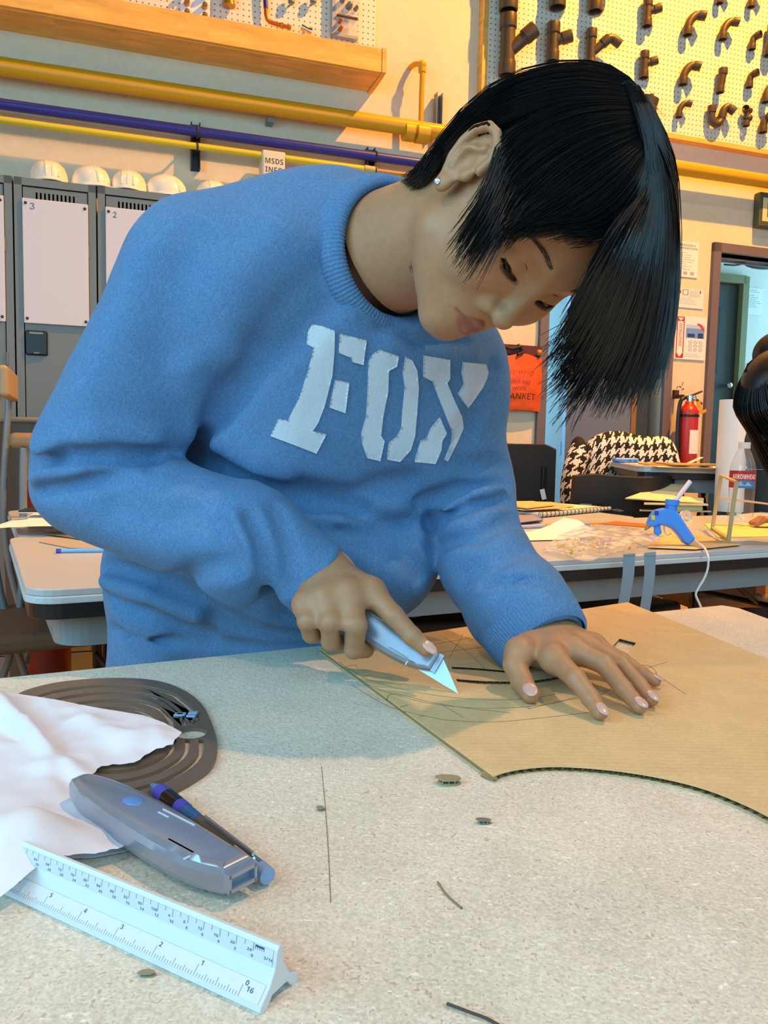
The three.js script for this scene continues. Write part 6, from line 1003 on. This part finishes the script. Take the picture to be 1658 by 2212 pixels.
{ const t = thing('magazine', 'blue and lilac magazine in front of the notebook', 'magazine', P2(1130, 1124)); wpart('cover', t, sheetPx([[1080, 1119], [1108, 1131], [1172, 1123], [1150, 1113], [1092, 1112]], TY + 0.010, 0.001), mat(0x9a96b4, 0.4)); wpart('pages', t, sheetPx([[1080, 1122], [1108, 1134], [1172, 1126], [1150, 1116], [1092, 1115]], TY + 0.001, 0.009), mat(0x6f6c9c, 0.5)); }
{ const a = P2(1098, 1139, 0.006), b = P2(1282, 1132, 0.006), d = b.clone().sub(a), t = thing('craft_knife', 'slim craft pen with an orange grip in front of the notebook', 'pen', V(a.x, TY, a.z)); const P = (k) => a.clone().addScaledVector(d, k); wpart('handle', t, cyl(P(0), P(0.4), 0.0055), mat(0xa8b4d0, 0.25)); wpart('grip', t, cyl(P(0.4), P(0.62), 0.0064), mat(0xd58a64, 0.4)); wpart('collar', t, cyl(P(0.62), P(0.68), 0.0066), chrome); wpart('barrel', t, cyl(P(0.68), P(0.95), 0.0052), mat(0x8d94b4, 0.3)); wpart('end_cap', t, cyl(P(0.95), P(1.08), 0.0054), mat(0xd88a2a, 0.4)); }
single('paper_sheet', (() => { const g = new THREE.PlaneGeometry(0.24, 0.17, 18, 12).rotateX(-Math.PI / 2), q = g.attributes.position; for (let i = 0; i < q.count; i++) { const x = q.getX(i), z = q.getZ(i); q.setY(i, 0.002 + 0.03 * Math.pow(clamp((x + 0.02) / 0.14, 0, 1), 2) * (1 - clamp((z - 0.02) / 0.1, -0.3, 1))); } g.computeVertexNormals(); const c = P2(1168, 1160); return g.rotateY(0.35).translate(c.x, TY + 0.001, c.z); })(), whitePaper, 'white sheet with a curled corner at the near table edge', 'paper');
single('paper_sheet', sheetPx([[1120, 1210], [1165, 1202], [1125, 1186], [1090, 1190]], TY + 0.0006, 0.0006), whitePaper, 'white paper corner lying by the sleeve at the table edge', 'paper');
single('orange_sheet', sheetPx([[1290, 1131], [1395, 1139], [1402, 1133], [1330, 1126]], TY + 0.0012, 0.0008), mat(0xd8601c, 0.6), 'thin orange card beyond the plastic bag', 'card');
// plastic bag with gold and lime scraps
{
  const t = thing('plastic_bag', 'clear plastic bag of gold and lime craft scraps', 'bag', P2(1300, 1180)); t.position.y = TY;
  const film = (px, hgt, seed) => { let g = new THREE.ShapeGeometry(shape(px.map(([u, v]) => tp(u, v, TY + 0.01)).map(([x, z]) => [x, -z]))); g = new TessellateModifier(0.012, 12).modify(g); g = mergeVertices(g, 1e-5); const q = g.attributes.position, b = new THREE.Box3().setFromBufferAttribute(q), c = b.getCenter(V()), s = b.getSize(V()); for (let i = 0; i < q.count; i++) { const X = q.getX(i), Z = q.getY(i), r = Math.max(0, 1 - ((X - c.x) / s.x * 2) ** 2) * Math.max(0, 1 - ((Z - c.y) / s.y * 2) ** 2); q.setXYZ(i, X, TY + 0.003 + hgt * r + 0.009 * noise3(X * 60, seed, Z * 60), -Z); } g.deleteAttribute('normal'); g.computeVertexNormals(); return g; };
  wpart('film', t, film([[1170, 1186], [1200, 1172], [1300, 1140], [1380, 1138], [1432, 1168], [1425, 1180], [1370, 1190], [1290, 1206], [1262, 1208]], 0.028, 3), clearFilm);
  const gold = []; for (let i = 0; i < 130; i++) { const a = rnd(), b = rnd(), u = mix(mix(1222, 1262, b), mix(1290, 1400, b), a) - 6, v = mix(mix(1168, 1198, b), mix(1166, 1180, b), a) + 2, p = P2(u, v, 0.008), r = rr(0.002, 0.0045); gold.push(new THREE.IcosahedronGeometry(r, 0).scale(1.3, 0.6, 1).rotateY(rnd() * 6).translate(p.x, TY + 0.006 + rr(0, 0.014), p.z)); }
  const o = wpart('gold_scraps', t, gold, mat(0xc99a4a, 0.25, { metalness: 0.7 })); o.userData.kind = 'stuff'; o.userData.label = 'glittering gold scraps';
  const l0 = P2(1205, 1178, 0.012), l1 = P2(1240, 1186, 0.010); wpart('lime_strip', t, cyl(l0, l1, 0.006), mat(0xa8b41e, 0.35)); const b0 = P2(1296, 1170, 0.012), b1 = P2(1318, 1172, 0.012); wpart('blue_clip', t, cyl(b0, b1, 0.0075), mat(0x2446c8, 0.3));
  const m = []; for (let i = 0; i < 16; i++) { const p = P2(rr(1222, 1262), rr(1188, 1202), 0.008); m.push(new THREE.IcosahedronGeometry(rr(0.002, 0.004), 0).translate(p.x, TY + rr(0.006, 0.014), p.z)); } const q = wpart('lime_scraps', t, m, mat(0xb0b020, 0.2, { metalness: 0.5 })); q.userData.kind = 'stuff'; q.userData.label = 'shiny lime scraps';
}
// cardboard under the glue gun, and the gun
single('cardboard_piece', (() => { const l = [[1398, 1183], [1500, 1187], [1602, 1177], [1510, 1158], [1430, 1150]]; return [sheetPx(l, TY + 0.0003, 0.0007), sheetPx(l, TY + 0.0035, 0.0007), sheetPx(l.map(([u, v], i) => [u + (1500 - u) * 0.012, v - 0.6]), TY + 0.001, 0.0025)]; })(), cardMat, 'tan cardboard piece under the blue glue gun', 'cardboard');
const gunD = onY(1484, 1180, TY + 0.0045).distanceTo(camera.position), GZ = (() => { const p = onY(1478, 1178, TY + 0.0045); return -p.clone().sub(camera.position).applyQuaternion(camera.quaternion.clone().invert()).z; })();
{
  const o = at(1440, 1130, GZ), c = camera.quaternion, t = thing('glue_gun', 'light blue hot glue gun standing on the table', 'glue gun', o); t.quaternion.copy(c); t.updateMatrixWorld(true);
  const k = GZ / FOCAL, L = (l) => l.map(([u, v]) => [(u - 1440) * k, -(v - 1130) * k]), bl = mat(0x3f8cf0, 0.35);
  part('body', t, slab(L([[1396, 1131], [1404, 1112], [1413, 1101], [1431, 1097], [1450, 1099], [1463, 1108], [1470, 1120], [1484, 1142], [1498, 1162], [1496, 1168], [1484, 1177], [1474, 1172], [1462, 1155], [1450, 1142], [1436, 1136], [1420, 1134], [1409, 1138], [1400, 1138]].reverse()), 0.03, 0.007).translate(0, 0, -0.015), bl);
  part('collar', t, [cyl(V((1448 - 1440) * k, (1130 - 1108) * k, 0), V((1451 - 1440) * k, (1130 - 1090) * k, 0), 0.013, 0.013, 24), cyl(V((1450.5 - 1440) * k, (1130 - 1092) * k, 0), V((1452 - 1440) * k, (1130 - 1080) * k, 0), 0.0165, 0.0172, 24)], bl);
  part('trigger', t, slab(L([[1412, 1134], [1424, 1133], [1428, 1152], [1420, 1158], [1412, 1152]].reverse()), 0.012, 0.003).translate(0, 0, -0.006), bl);
  part('wire_stand', t, tube([[1432, 1136], [1434, 1150], [1441, 1156], [1448, 1152]].map(([u, v]) => V((u - 1440) * k, (1130 - v) * k, 0.004)), 0.0016, 14, 6), chrome);
  part('nozzle', t, cyl(V((1401 - 1440) * k, (1130 - 1136) * k, 0), V((1392 - 1440) * k, (1130 - 1145) * k, 0), 0.006, 0.0022), brass, 'brass nozzle');
  part('badge', t, [rbox(0.009, 0.011, 0.002, 0.0008, (1405.5 - 1440) * k, (1130 - 1118) * k, 0.0153)], mat(0xd8c82a, 0.4), 'yellow badge'); part('switch', t, rbox(0.009, 0.011, 0.003, 0.001, (1413 - 1440) * k, (1130 - 1108) * k, 0.0153), mat(0x28309a, 0.4), 'dark blue switch');
  const g0 = at(1452, 1084, GZ), g1 = at(1490, 1040, GZ + 0.01), s = thing('glue_stick', 'milky glue stick poking up from the blue glue gun', 'glue stick', g0); wpart('stick', s, cyl(at(1450, 1092, GZ), g1, 0.0058, 0.0058, 16), pmat(0xe6d8e6, 0.35)); wpart('end_face', s, cyl(g1, g1.clone().add(V(0.0006, 0.0007, 0)), 0.0056, 0.0056, 16), pmat(0xf0e6f0, 0.35));
  const cord = [[1495, 1163, GZ], [1503, 1170, GZ - 0.02], [1517, 1180, GZ - 0.06]].map((q) => at(...q)); const e = P2(1525, 1192, 0.004); const dn = (u, v) => at(u, v, -e.clone().sub(camera.position).applyQuaternion(camera.quaternion.clone().invert()).z - 0.02);
  single('power_cord', tube([...cord, e, dn(1529, 1205), dn(1528, 1228), dn(1520, 1250), dn(1508, 1270), dn(1502, 1284), dn(1507, 1298), dn(1513, 1312), dn(1518, 1360), dn(1510, 1420)], 0.0026, 70, 8), mat(0xd6dee2, 0.45), 'white power cord hanging from the glue gun', 'cord');
}
// two strips of silver tape hanging from the table edge
for (const [pts, label] of [[[[1346, 1197], [1371, 1195], [1369, 1240], [1360, 1290], [1352, 1332], [1329, 1330], [1338, 1285], [1344, 1240]], 'left strip of silver tape hanging from the table edge'], [[[1391, 1194], [1416, 1192], [1414, 1240], [1407, 1290], [1400, 1334], [1378, 1334], [1386, 1285], [1391, 1240]], 'right strip of silver tape hanging from the table edge']]) {
  const e = P2(pts[0][0], 1207), dz = -e.clone().sub(camera.position).applyQuaternion(camera.quaternion.clone().invert()).z, k = dz / FOCAL, o = at(pts[0][0], 1207, dz - 0.012), t = thing('tape_strip', label, 'tape', o, 0, 'silver tape strips'); t.quaternion.copy(camera.quaternion);
  part('strip', t, slab(pts.slice().reverse().map(([u, v]) => [(u - pts[0][0]) * k, -(v - 1207) * k]), 0.0012).translate(0, 0, -0.0006), mat(0x93a0ab, 0.3, { metalness: 0.5 }));
  part('stuck_end', t, slab([[0, 0.003], [25 * k, 0.003], [25 * k, 0.016], [0, 0.016]], 0.001).rotateX(-1.5).translate(0, 0.0065, 0.006), mat(0x93a0ab, 0.3, { metalness: 0.5 }));
}
// black sketchbook, cream boards, tape ring
{ const p = P2(1385, 1097), t = thing('sketchbook', 'thick black sketchbook with cream page edges', 'book', V(p.x, TY, p.z), 0.28); part('pages', t, box(0.215, 0.022, 0.15, 0, 0.0142, -0.07), mat(0xd9cda4, 0.8)); part('cover', t, rbox(0.225, 0.003, 0.158, 0.001, 0, 0.0268, -0.07), mat(0x221c18, 0.45)); part('back_cover', t, rbox(0.225, 0.003, 0.158, 0.001, 0, 0.0016, -0.07), mat(0x221c18, 0.45)); }
{ const p = P2(1458, 1104), t = thing('foam_board', 'cream foam board scraps stacked beside the sketchbook', 'board', V(p.x, TY, p.z), 0.1);
  part('scrap', t, flat([[-0.19, -0.03], [0.11, 0.0], [0.13, -0.04], [0.02, -0.06], [0.13, -0.17], [-0.03, -0.2], [-0.06, -0.12]], 0, 0.005).rotateX(0.34).translate(0, 0.031, 0), creamBoard); part('scrap', t, flat([[-0.13, 0.01], [0.12, 0.02], [0.14, -0.07], [-0.1, -0.06]], 0.0235, 0.006), creamBoard); part('scrap', t, flat([[-0.16, 0.04], [0.12, 0.05], [0.15, -0.02], [-0.12, -0.05]], 0.0004, 0.0022), mat(0x8b8c80, 0.6)); part('spacer_block', t, box(0.1, 0.02, 0.05, 0.06, 0.0128, -0.03), creamBoard); }
{ const p = P2(1480, 1116, 0.014), t = thing('tape_ring', 'small white paper ring behind the glue gun', 'ring', V(p.x, TY, p.z), 0.3); part('outer_loop', t, new THREE.CylinderGeometry(0.021, 0.021, 0.014, 30, 1, true).rotateX(1.25).translate(0, 0.014, 0), mat(0xe9e6e2, 0.5)); part('inner_loop', t, new THREE.CylinderGeometry(0.012, 0.012, 0.014, 24, 1, true).rotateX(1.25).translate(0.003, 0.013, 0), mat(0xe9e6e2, 0.5)); part('side_band', t, new THREE.RingGeometry(0.012, 0.021, 30).rotateX(1.25 - Math.PI / 2).translate(0.001, 0.0138, 0.001), mat(0xe2dfda, 0.5)); }
// stick model
{
  const t = thing('stick_model', 'small frame model of pale wooden sticks', 'model', P2(1560, 1150)); t.position.y = TY; const wm = mat(0xc2a878, 0.6), D = (u, v) => { const p = onY(u, v, TY); return -p.clone().sub(camera.position).applyQuaternion(camera.quaternion.clone().invert()).z; };
  const dl = D(1538, 1146), dr = D(1571, 1171), A1 = at(1537, 1146, dl), A2 = at(1557, 1027, dl), B1 = at(1572, 1171, dr), B2 = at(1590, 1041, dr);
  const bar = (a, b, w = 0.0045) => { const g = box(w * 2, a.distanceTo(b), w * 1.6, 0, a.distanceTo(b) / 2, 0); g.applyQuaternion(new THREE.Quaternion().setFromUnitVectors(V(0, 1, 0), b.clone().sub(a).normalize())); return g.translate(a.x, a.y, a.z); };
  wpart('post', t, bar(A1, A2), wm); wpart('post', t, bar(B1, B2), wm); wpart('top_bar', t, bar(A2, B2, 0.0035), wm); wpart('bottom_bar', t, bar(A1.clone().lerp(A2, 0.05), B1.clone().lerp(B2, 0.05), 0.004), wm); wpart('side_bar', t, bar(A1.clone().lerp(A2, 0.6), at(1700, 1094, dl + 0.12), 0.0025), mat(0xb8a8a0, 0.6)); wpart('foot', t, bar(B1, at(1558, 1171, dr - 0.03), 0.003), wm);
  single('card_base', sheetPx([[1520, 1132], [1550, 1162], [1658, 1160], [1720, 1150], [1700, 1128]], TY + 0.0004, 0.0022), mat(0xe8d68a, 0.7), 'pale yellow card under the stick model', 'card');
}
// water bottle and paper roll
{
  const p = P2(1597, 1136), t = thing('water_bottle', 'clear plastic water bottle with a red and blue label', 'bottle', V(p.x, TY, p.z)), dz = -p.clone().sub(camera.position).applyQuaternion(camera.quaternion.clone().invert()).z, k = dz / FOCAL, H = (1138 - 958) * k, r = 26.5 * k;
  part('bottle', t, lathe([[0, 0.002], [r * 0.8, 0.001], [r, 0.01], [r * 0.97, H * 0.14], [r, H * 0.17], [r * 0.96, H * 0.24], [r, H * 0.28], [r * 0.96, H * 0.34], [r, H * 0.38], [r, H * 0.66], [r * 0.92, H * 0.74], [r * 0.6, H * 0.87], [r * 0.42, H * 0.92], [r * 0.42, H * 0.95]], 36), pmat(0xf6fbff, 0.05, { transmission: 0.93, thickness: 0 }));
  part('cap', t, [cyl(V(0, H * 0.925, 0), V(0, H, 0), r * 0.46, r * 0.45, 24)], mat(0xe6dcdc, 0.4), 'white cap');
  const y = Math.atan2(-p.x, -p.z) ;
  const lab = new THREE.CylinderGeometry(r * 1.01, r * 1.01, H * 0.2, 36, 1, true, y - 1.95, Math.PI * 2).translate(0, H * 0.56, 0);
  part('label', t, ownUV(lab), mat(0xffffff, 0.35, { map: canvasTex(1024, 128, (g) => { g.fillStyle = '#a8242a'; g.fillRect(0, 0, 1024, 128); for (const X of [110, 622]) { g.fillStyle = '#3f7fc0'; g.beginPath(); g.moveTo(X + 90, 128); g.lineTo(X + 130, 78); g.lineTo(X + 240, 66); g.lineTo(X + 400, 74); g.lineTo(X + 400, 128); g.fill(); g.fillStyle = '#8fb8dc'; g.beginPath(); g.moveTo(X + 130, 110); g.lineTo(X + 190, 74); g.lineTo(X + 230, 108); g.lineTo(X + 280, 80); g.lineTo(X + 340, 112); g.fill(); g.fillStyle = '#f2e9e2'; g.font = 'bold 52px sans-serif'; g.fillText('ARROWHEAD', X + 74, 60, 340); } }) }));
}
{
  const p = P2(1572, 1104), t = thing('paper_roll', 'tall white paper roll standing behind the bottle', 'paper roll', V(p.x, TY, p.z)), dz = -p.clone().sub(camera.position).applyQuaternion(camera.quaternion.clone().invert()).z, k = dz / FOCAL, H = (1106 - 868) * k, r = 30 * k;
  part('roll', t, lathe([[r * 0.45, 0], [r, 0], [r, H], [r * 0.45, H]], 40), mat(0xf0ece6, 0.7)); part('core', t, lathe([[r * 0.44, 0], [r * 0.46, 0], [r * 0.46, H - 0.004], [r * 0.44, H - 0.004]], 28), mat(0xb89a70, 0.8));
}
{ const a = P2(1618, 1090), b = P2(1760, 1098), t = thing('foam_board', 'large white board standing at the right edge behind the bottle', 'board', V(a.x, TY, a.z)), dz = -a.clone().sub(camera.position).applyQuaternion(camera.quaternion.clone().invert()).z, h = (1090 - 985) * dz / FOCAL, d = b.clone().sub(a); const g = box(d.length(), h, 0.005, d.length() / 2, h / 2, 0).rotateY(Math.atan2(-d.z, d.x)).translate(a.x, TY, a.z); wpart('panel', t, g, mat(0xe6dce2, 0.7)); const f = a.clone().addScaledVector(d, 0.4); wpart('prop', t, box(0.02, h * 0.6, 0.06, f.x, TY + h * 0.3, f.z - 0.05), mat(0xd8ccc8, 0.7)); }
single('tracing_sheet', sheetPx([[1590, 1112], [1640, 1150], [1700, 1150], [1690, 1100]], TY + 0.0004, 0.0004), mat(0xcfc6cc, 0.5), 'pale tracing sheet beside the bottle at the right edge', 'paper');
single('clear_tape_bit', (() => { const a = P2(1172, 1084, 0.0), k = box(0.02, 0.045, 0.0008).rotateZ(0.25).translate(a.x, TY + 0.032, a.z); return k; })(), mat(0xc2ccd6, 0.25), 'bit of clear tape sticking up by the cardboard scraps', 'tape');
single('eraser', (() => { const p = P2(1266, 1095); return rbox(0.05, 0.012, 0.02, 0.003, p.x, TY + 0.0062, p.z); })(), mat(0x8f8a90, 0.6), 'flat grey eraser beyond the spiral notebook', 'eraser');
single('foil_scrap', (() => { const p = P2(1325, 1107), l = []; for (let i = 0; i < 4; i++) l.push(box(0.02, 0.001, 0.012).rotateX(rr(-0.7, 0.7)).rotateZ(rr(-0.5, 0.5)).translate(p.x + i * 0.008, TY + 0.008, p.z + rr(-0.004, 0.004))); return l; })(), mat(0x9aa2a8, 0.2, { metalness: 0.6 }), 'crumpled foil scrap at the notebook corner', 'foil');
// ---- on the taller table
const P4 = (u, v, h = 0) => onY(u, v, T3Y + h);
const sheet3 = (l, y, h) => flat(l.map(([u, v]) => tp(u, v, y)), y, h);
{ const a = P4(1322, 990), b = P4(1382, 991), dA = 3.3, t = thing('blue_device', 'light blue rounded device at the end of the taller table', 'device', P4(1348, 1001)); const c = P4(1350, 1000), w = 0.12; wpart('shell', t, [rbox(w, 0.024, 0.05, 0.011, c.x, T3Y + 0.0125, c.z, 4)], mat(0x4b8fe8, 0.35)); wpart('buttons', t, [ball(0.006, c.x + 0.015, T3Y + 0.012, c.z + 0.025), ball(0.006, c.x + 0.04, T3Y + 0.012, c.z + 0.025)], mat(0x2a5fc0, 0.4)); }
{ const T = (x, z) => new THREE.Vector3(x, 0, z), q = new THREE.Group(); const a = onY(1312, 996, 0.905), b = onY(1547, 1034, 0.905), d = b.clone().sub(a).normalize(), back = V(0, 1, 0).cross(d).normalize(); if (back.z > 0 && false) back.negate();
  const L3 = (l, y, h) => flat(l.map(([s, o]) => { const p = a.clone().addScaledVector(d, s).addScaledVector(back, o); return [p.x, p.z]; }), T3Y + y, h);
  single('drawing_sheet', L3([[0.35, 0.02], [1.12, 0.06], [1.1, 0.5], [0.4, 0.45]], 0.0004, 0.0008), whitePaper, 'large white drawing sheet on the taller table', 'paper');
  single('wood_strip', L3([[0.4, 0.15], [0.43, 0.15], [0.8, 0.4], [0.79, 0.42]], 0.0014, 0.005), mat(0xa08a6c, 0.7), 'upper thin wooden strip lying on the drawing sheet', 'wood strip');
  single('wood_strip', L3([[0.8, 0.06], [0.83, 0.06], [1.1, 0.2], [1.09, 0.22]], 0.0014, 0.005), mat(0xa08a6c, 0.7), 'lower thin wooden strip near the table front', 'wood strip');
  single('veneer_pieces', [L3([[0.6, 0.06], [0.9, 0.05], [1.1, 0.2], [0.95, 0.3], [0.7, 0.26]], 0.0016, 0.006), L3([[0.75, 0.1], [1.1, 0.12], [1.05, 0.3], [0.85, 0.24]], 0.009, 0.005)], mat(0xc99a50, 0.7), 'golden veneer pieces heaped on the taller table', 'veneer');
  single('folded_card', (() => { const p = a.clone().addScaledVector(d, 0.62).addScaledVector(back, 0.3); return [box(0.07, 0.001, 0.05).rotateZ(0.45).translate(p.x, T3Y + 0.022, p.z)]; })(), whitePaper, 'little folded white card on the taller table', 'card');
}
// ------------------------------------------------------------------ two more people at the right edge, mostly outside the frame
function bystander(label, head, turn, hair, shirtColor, opts = {}) {
  const s = opts.scale || 1, base = V(head.x + (opts.dx || 0), 0, head.z + (opts.dz || 0)), t = thing('person', label, 'person', base), hy0 = head.y;
  const q = new THREE.Quaternion().setFromEuler(new THREE.Euler(opts.pitch || 0, turn, opts.roll || 0, 'YXZ')), L = (x, y, z) => V(x, y, z).multiplyScalar(0.001 * s).applyQuaternion(q).add(head), inv = q.clone().invert(), tmp = V();
  const loc = (x, y, z) => { tmp.set(x, y, z).sub(head).applyQuaternion(inv).multiplyScalar(1000 / s); return tmp; };
  const sh = hy0 - 0.27 * s, neckB = V(base.x * 0.5 + head.x * 0.5, sh, base.z * 0.5 + head.z * 0.5), shoulders = [V(base.x - 0.15, sh - 0.03, base.z + 0.02), V(base.x + 0.15, sh - 0.03, base.z - 0.02)], hip = V(base.x, 0.5, base.z - 0.05);
  const nk = cone(L(0, -50, -20), 0.052, neckB, 0.056), bodyF = [cone(shoulders[0], 0.03, shoulders[1], 0.03), cone(neckB, 0.05, hip, 0.05)];
  const skin = netMesh((x, y, z) => { const l = loc(x, y, z); let d = smin(hd.cran(l.x, l.y, l.z), hd.face(l.x, l.y, l.z), 34); const X = Math.abs(l.x); d = smin(d, hd.jaw(X, l.y, l.z), 26); d = smin(d, hd.chin(l.x, l.y, l.z), 16); d = smin(d, hd.nose(l.x, l.y, l.z), 9); d = smax(d, -hd.sock(X, l.y, l.z), 14); d = smin(d, hd.lid(X, l.y, l.z), 5); d = smin(d, hd.low(X, l.y, l.z), 3); d = smin(d, hd.up(X, l.y, l.z), 3); d = smin(d, earB.disc(-X, l.y, l.z), 6); return smin(d * 0.001 * s, nk(x, y, z), 0.02); }, [head.x - 0.16, sh - 0.05, head.z - 0.16], [head.x + 0.16, hy0 + 0.17, head.z + 0.16], 0.005);
  const geos = [skin, netMesh((x, y, z) => sminOf(bodyF, 0.03, x, y, z), [base.x - 0.3, 0.4, base.z - 0.3], [base.x + 0.3, hy0, base.z + 0.3], 0.014)];
  if (opts.hand) { const h = opts.hand, fs = [0, 1, 2, 3].map((i) => [[h.clone().add(V(0.01, 0.012, 0.012 * i - 0.02)), 0.010], [h.clone().add(V(-0.03, 0.016, 0.013 * i - 0.022)), 0.009], [h.clone().add(V(-0.055, 0.002, 0.014 * i - 0.024)), 0.0078]]), th = [[h.clone().add(V(0.03, 0.008, 0.02)), 0.011], [h.clone().add(V(0.0, 0.004, 0.04)), 0.009], [h.clone().add(V(-0.02, 0, 0.045)), 0.008]], wr = h.clone().add(V(0.075, 0.03, 0)), all = [...fs, th]; const pf = [...all.map((f) => cone(wr, 0.024, f[0][0], 0.012)), cone(wr, 0.024, opts.elbow, 0.034)], ff = all.flatMap((f) => f.slice(1).map((e, i) => cone(f[i][0], f[i][1], e[0], e[1]))); geos.push(netMesh((x, y, z) => { let d = sminOf(pf, 0.012, x, y, z); for (const f of ff) d = smin(d, f(x, y, z), 0.004); return d; }, [Math.min(h.x, opts.elbow.x) - 0.1, h.y - 0.05, Math.min(h.z, opts.elbow.z) - 0.1], [Math.max(h.x, opts.elbow.x) + 0.08, Math.max(h.y, opts.elbow.y) + 0.08, Math.max(h.z, opts.elbow.z) + 0.1], 0.004)); }
  const m = wpart('body', t, geos.map((g) => g.toNonIndexed()), mat(0xa8764e, 0.55)); 
  for (const e of [-1, 1]) { const c = L(31 * e, 3, 66.5); wpart('eye', m, new THREE.SphereGeometry(0.0152 * s, 14, 10).translate(c.x, c.y, c.z), mat(0x1b1210, 0.2)); }
  const torsoF = [cone(shoulders[0], 0.085, shoulders[1], 0.085), cone(V(base.x, sh - 0.06, base.z), 0.13, hip, 0.14)].concat(opts.elbow ? [cone(shoulders[opts.arm || 0], 0.07, opts.elbow, 0.055)] : []);
  wpart('shirt', t, netMesh((x, y, z) => { const d = sminOf(torsoF, 0.06, x, y, z) + 0.006 * (noise3(x * 18, y * 18, z * 18) - 0.5); return smax(d, -(Math.hypot(x - neckB.x, y - neckB.y - 0.03, z - neckB.z) - 0.062), 0.01); }, [base.x - 0.4, 0.42, base.z - 0.4], [base.x + 0.4, sh + 0.12, base.z + 0.4], 0.012), mat(shirtColor, 0.9));
  const lf = [cone(V(base.x - 0.09, 0.5, base.z - 0.05), 0.09, V(base.x - 0.1, 0.08, base.z), 0.055), cone(V(base.x + 0.09, 0.5, base.z - 0.05), 0.09, V(base.x + 0.1, 0.08, base.z), 0.055)];
  wpart('trousers', t, netMesh((x, y, z) => Math.max(minOf(lf, x, y, z), 0.05 - y), [base.x - 0.3, 0.02, base.z - 0.3], [base.x + 0.3, 0.64, base.z + 0.3], 0.016), mat(0x23262e, 0.9));
  for (const e of [-0.1, 0.1]) wpart('shoe', t, rbox(0.09, 0.075, 0.25, 0.03, base.x + e, 0.0385, base.z + 0.03, 3), mat(0x1d1c1e, 0.6));
  hair(t, L, loc, head, s, m); return t;
}
const strandGeo = (out) => { const g = new THREE.BufferGeometry().setFromPoints(out); g.computeVertexNormals(); return g; };
{ // dark hair falling forward, bending over the work at the right edge
  const head = at(1690, 872, 2.05), hand = P2(1668, 1133, 0.012), el = hand.clone().add(V(0.34, 0.1, 0.0));
  bystander('person at the right edge with dark hair hanging down, hand on the table', head, -1.15, (t, L, loc, hd0, s, m) => {
    const out = [], base = netMesh((x, y, z) => { const l = loc(x, y, z); let d = capE(l.x * 0.97, l.y * 0.97, l.z * 0.97); d = smax(d, -0.5 * l.y + 0.86 * l.z - 60, 10); return d * 0.001 * s; }, [hd0.x - 0.16, hd0.y - 0.12, hd0.z - 0.16], [hd0.x + 0.16, hd0.y + 0.18, hd0.z + 0.16], 0.006);
    for (let i = 0; i < 900; i++) { const a = rr(-3.14, 3.14), r = rr(0.8, 1), p0 = L(Math.sin(a) * 40, 128, -Math.cos(a) * 40 - 10), p1 = L(Math.sin(a) * 84 * r, 70, -Math.cos(a) * 100 * r + 10), p2 = L(Math.sin(a) * 90 * r, -20, -Math.cos(a) * 96 * r + 18), p3 = L(Math.sin(a) * 86 * r, -110 - rr(0, 40), -Math.cos(a) * 70 * r + 34).add(V(0, -0.03, 0)); ribbon([p0, p1, p2, p3], 0.0016, 0.0005, out); }
    wpart('hair', t, [base, strandGeo(out)], hairMat);
  }, 0x3a3a44, { pitch: 0.75, dx: 0.36, dz: 0.0, hand, elbow: el, arm: 0 });
}
{ // face in profile further back at the right edge
  const head = at(1692, 790, 3.15);
  bystander('person far back at the right edge, only an ear and cheek showing', head, 0.9, (t, L, loc, hd0, s, m) => {
    const out = [], base = netMesh((x, y, z) => { const l = loc(x, y, z); let d = capE(l.x * 0.98, l.y * 0.98, l.z * 0.98); d = smax(d, -0.5 * l.y + 0.86 * l.z - 14, 10); d = smax(d, -10 - l.y, 8); return d * 0.001 * s; }, [hd0.x - 0.16, hd0.y - 0.12, hd0.z - 0.16], [hd0.x + 0.16, hd0.y + 0.18, hd0.z + 0.16], 0.006);
    for (let i = 0; i < 160; i++) { const a = rr(-2.4, 2.4), p0 = L(Math.sin(a) * 40, 128, -Math.cos(a) * 40 - 10), p1 = L(Math.sin(a) * 82, 66, -Math.cos(a) * 104 - 4), p2 = L(Math.sin(a) * 82, 5, -Math.cos(a) * 98 - 2); ribbon([p0, p1, p2], 0.0016, 0.0006, out); }
    wpart('hair', t, [base, strandGeo(out)], hairMat);
  }, 0x2e3a3c, { dx: 0.03 });
}
renderer.render(scene, camera);
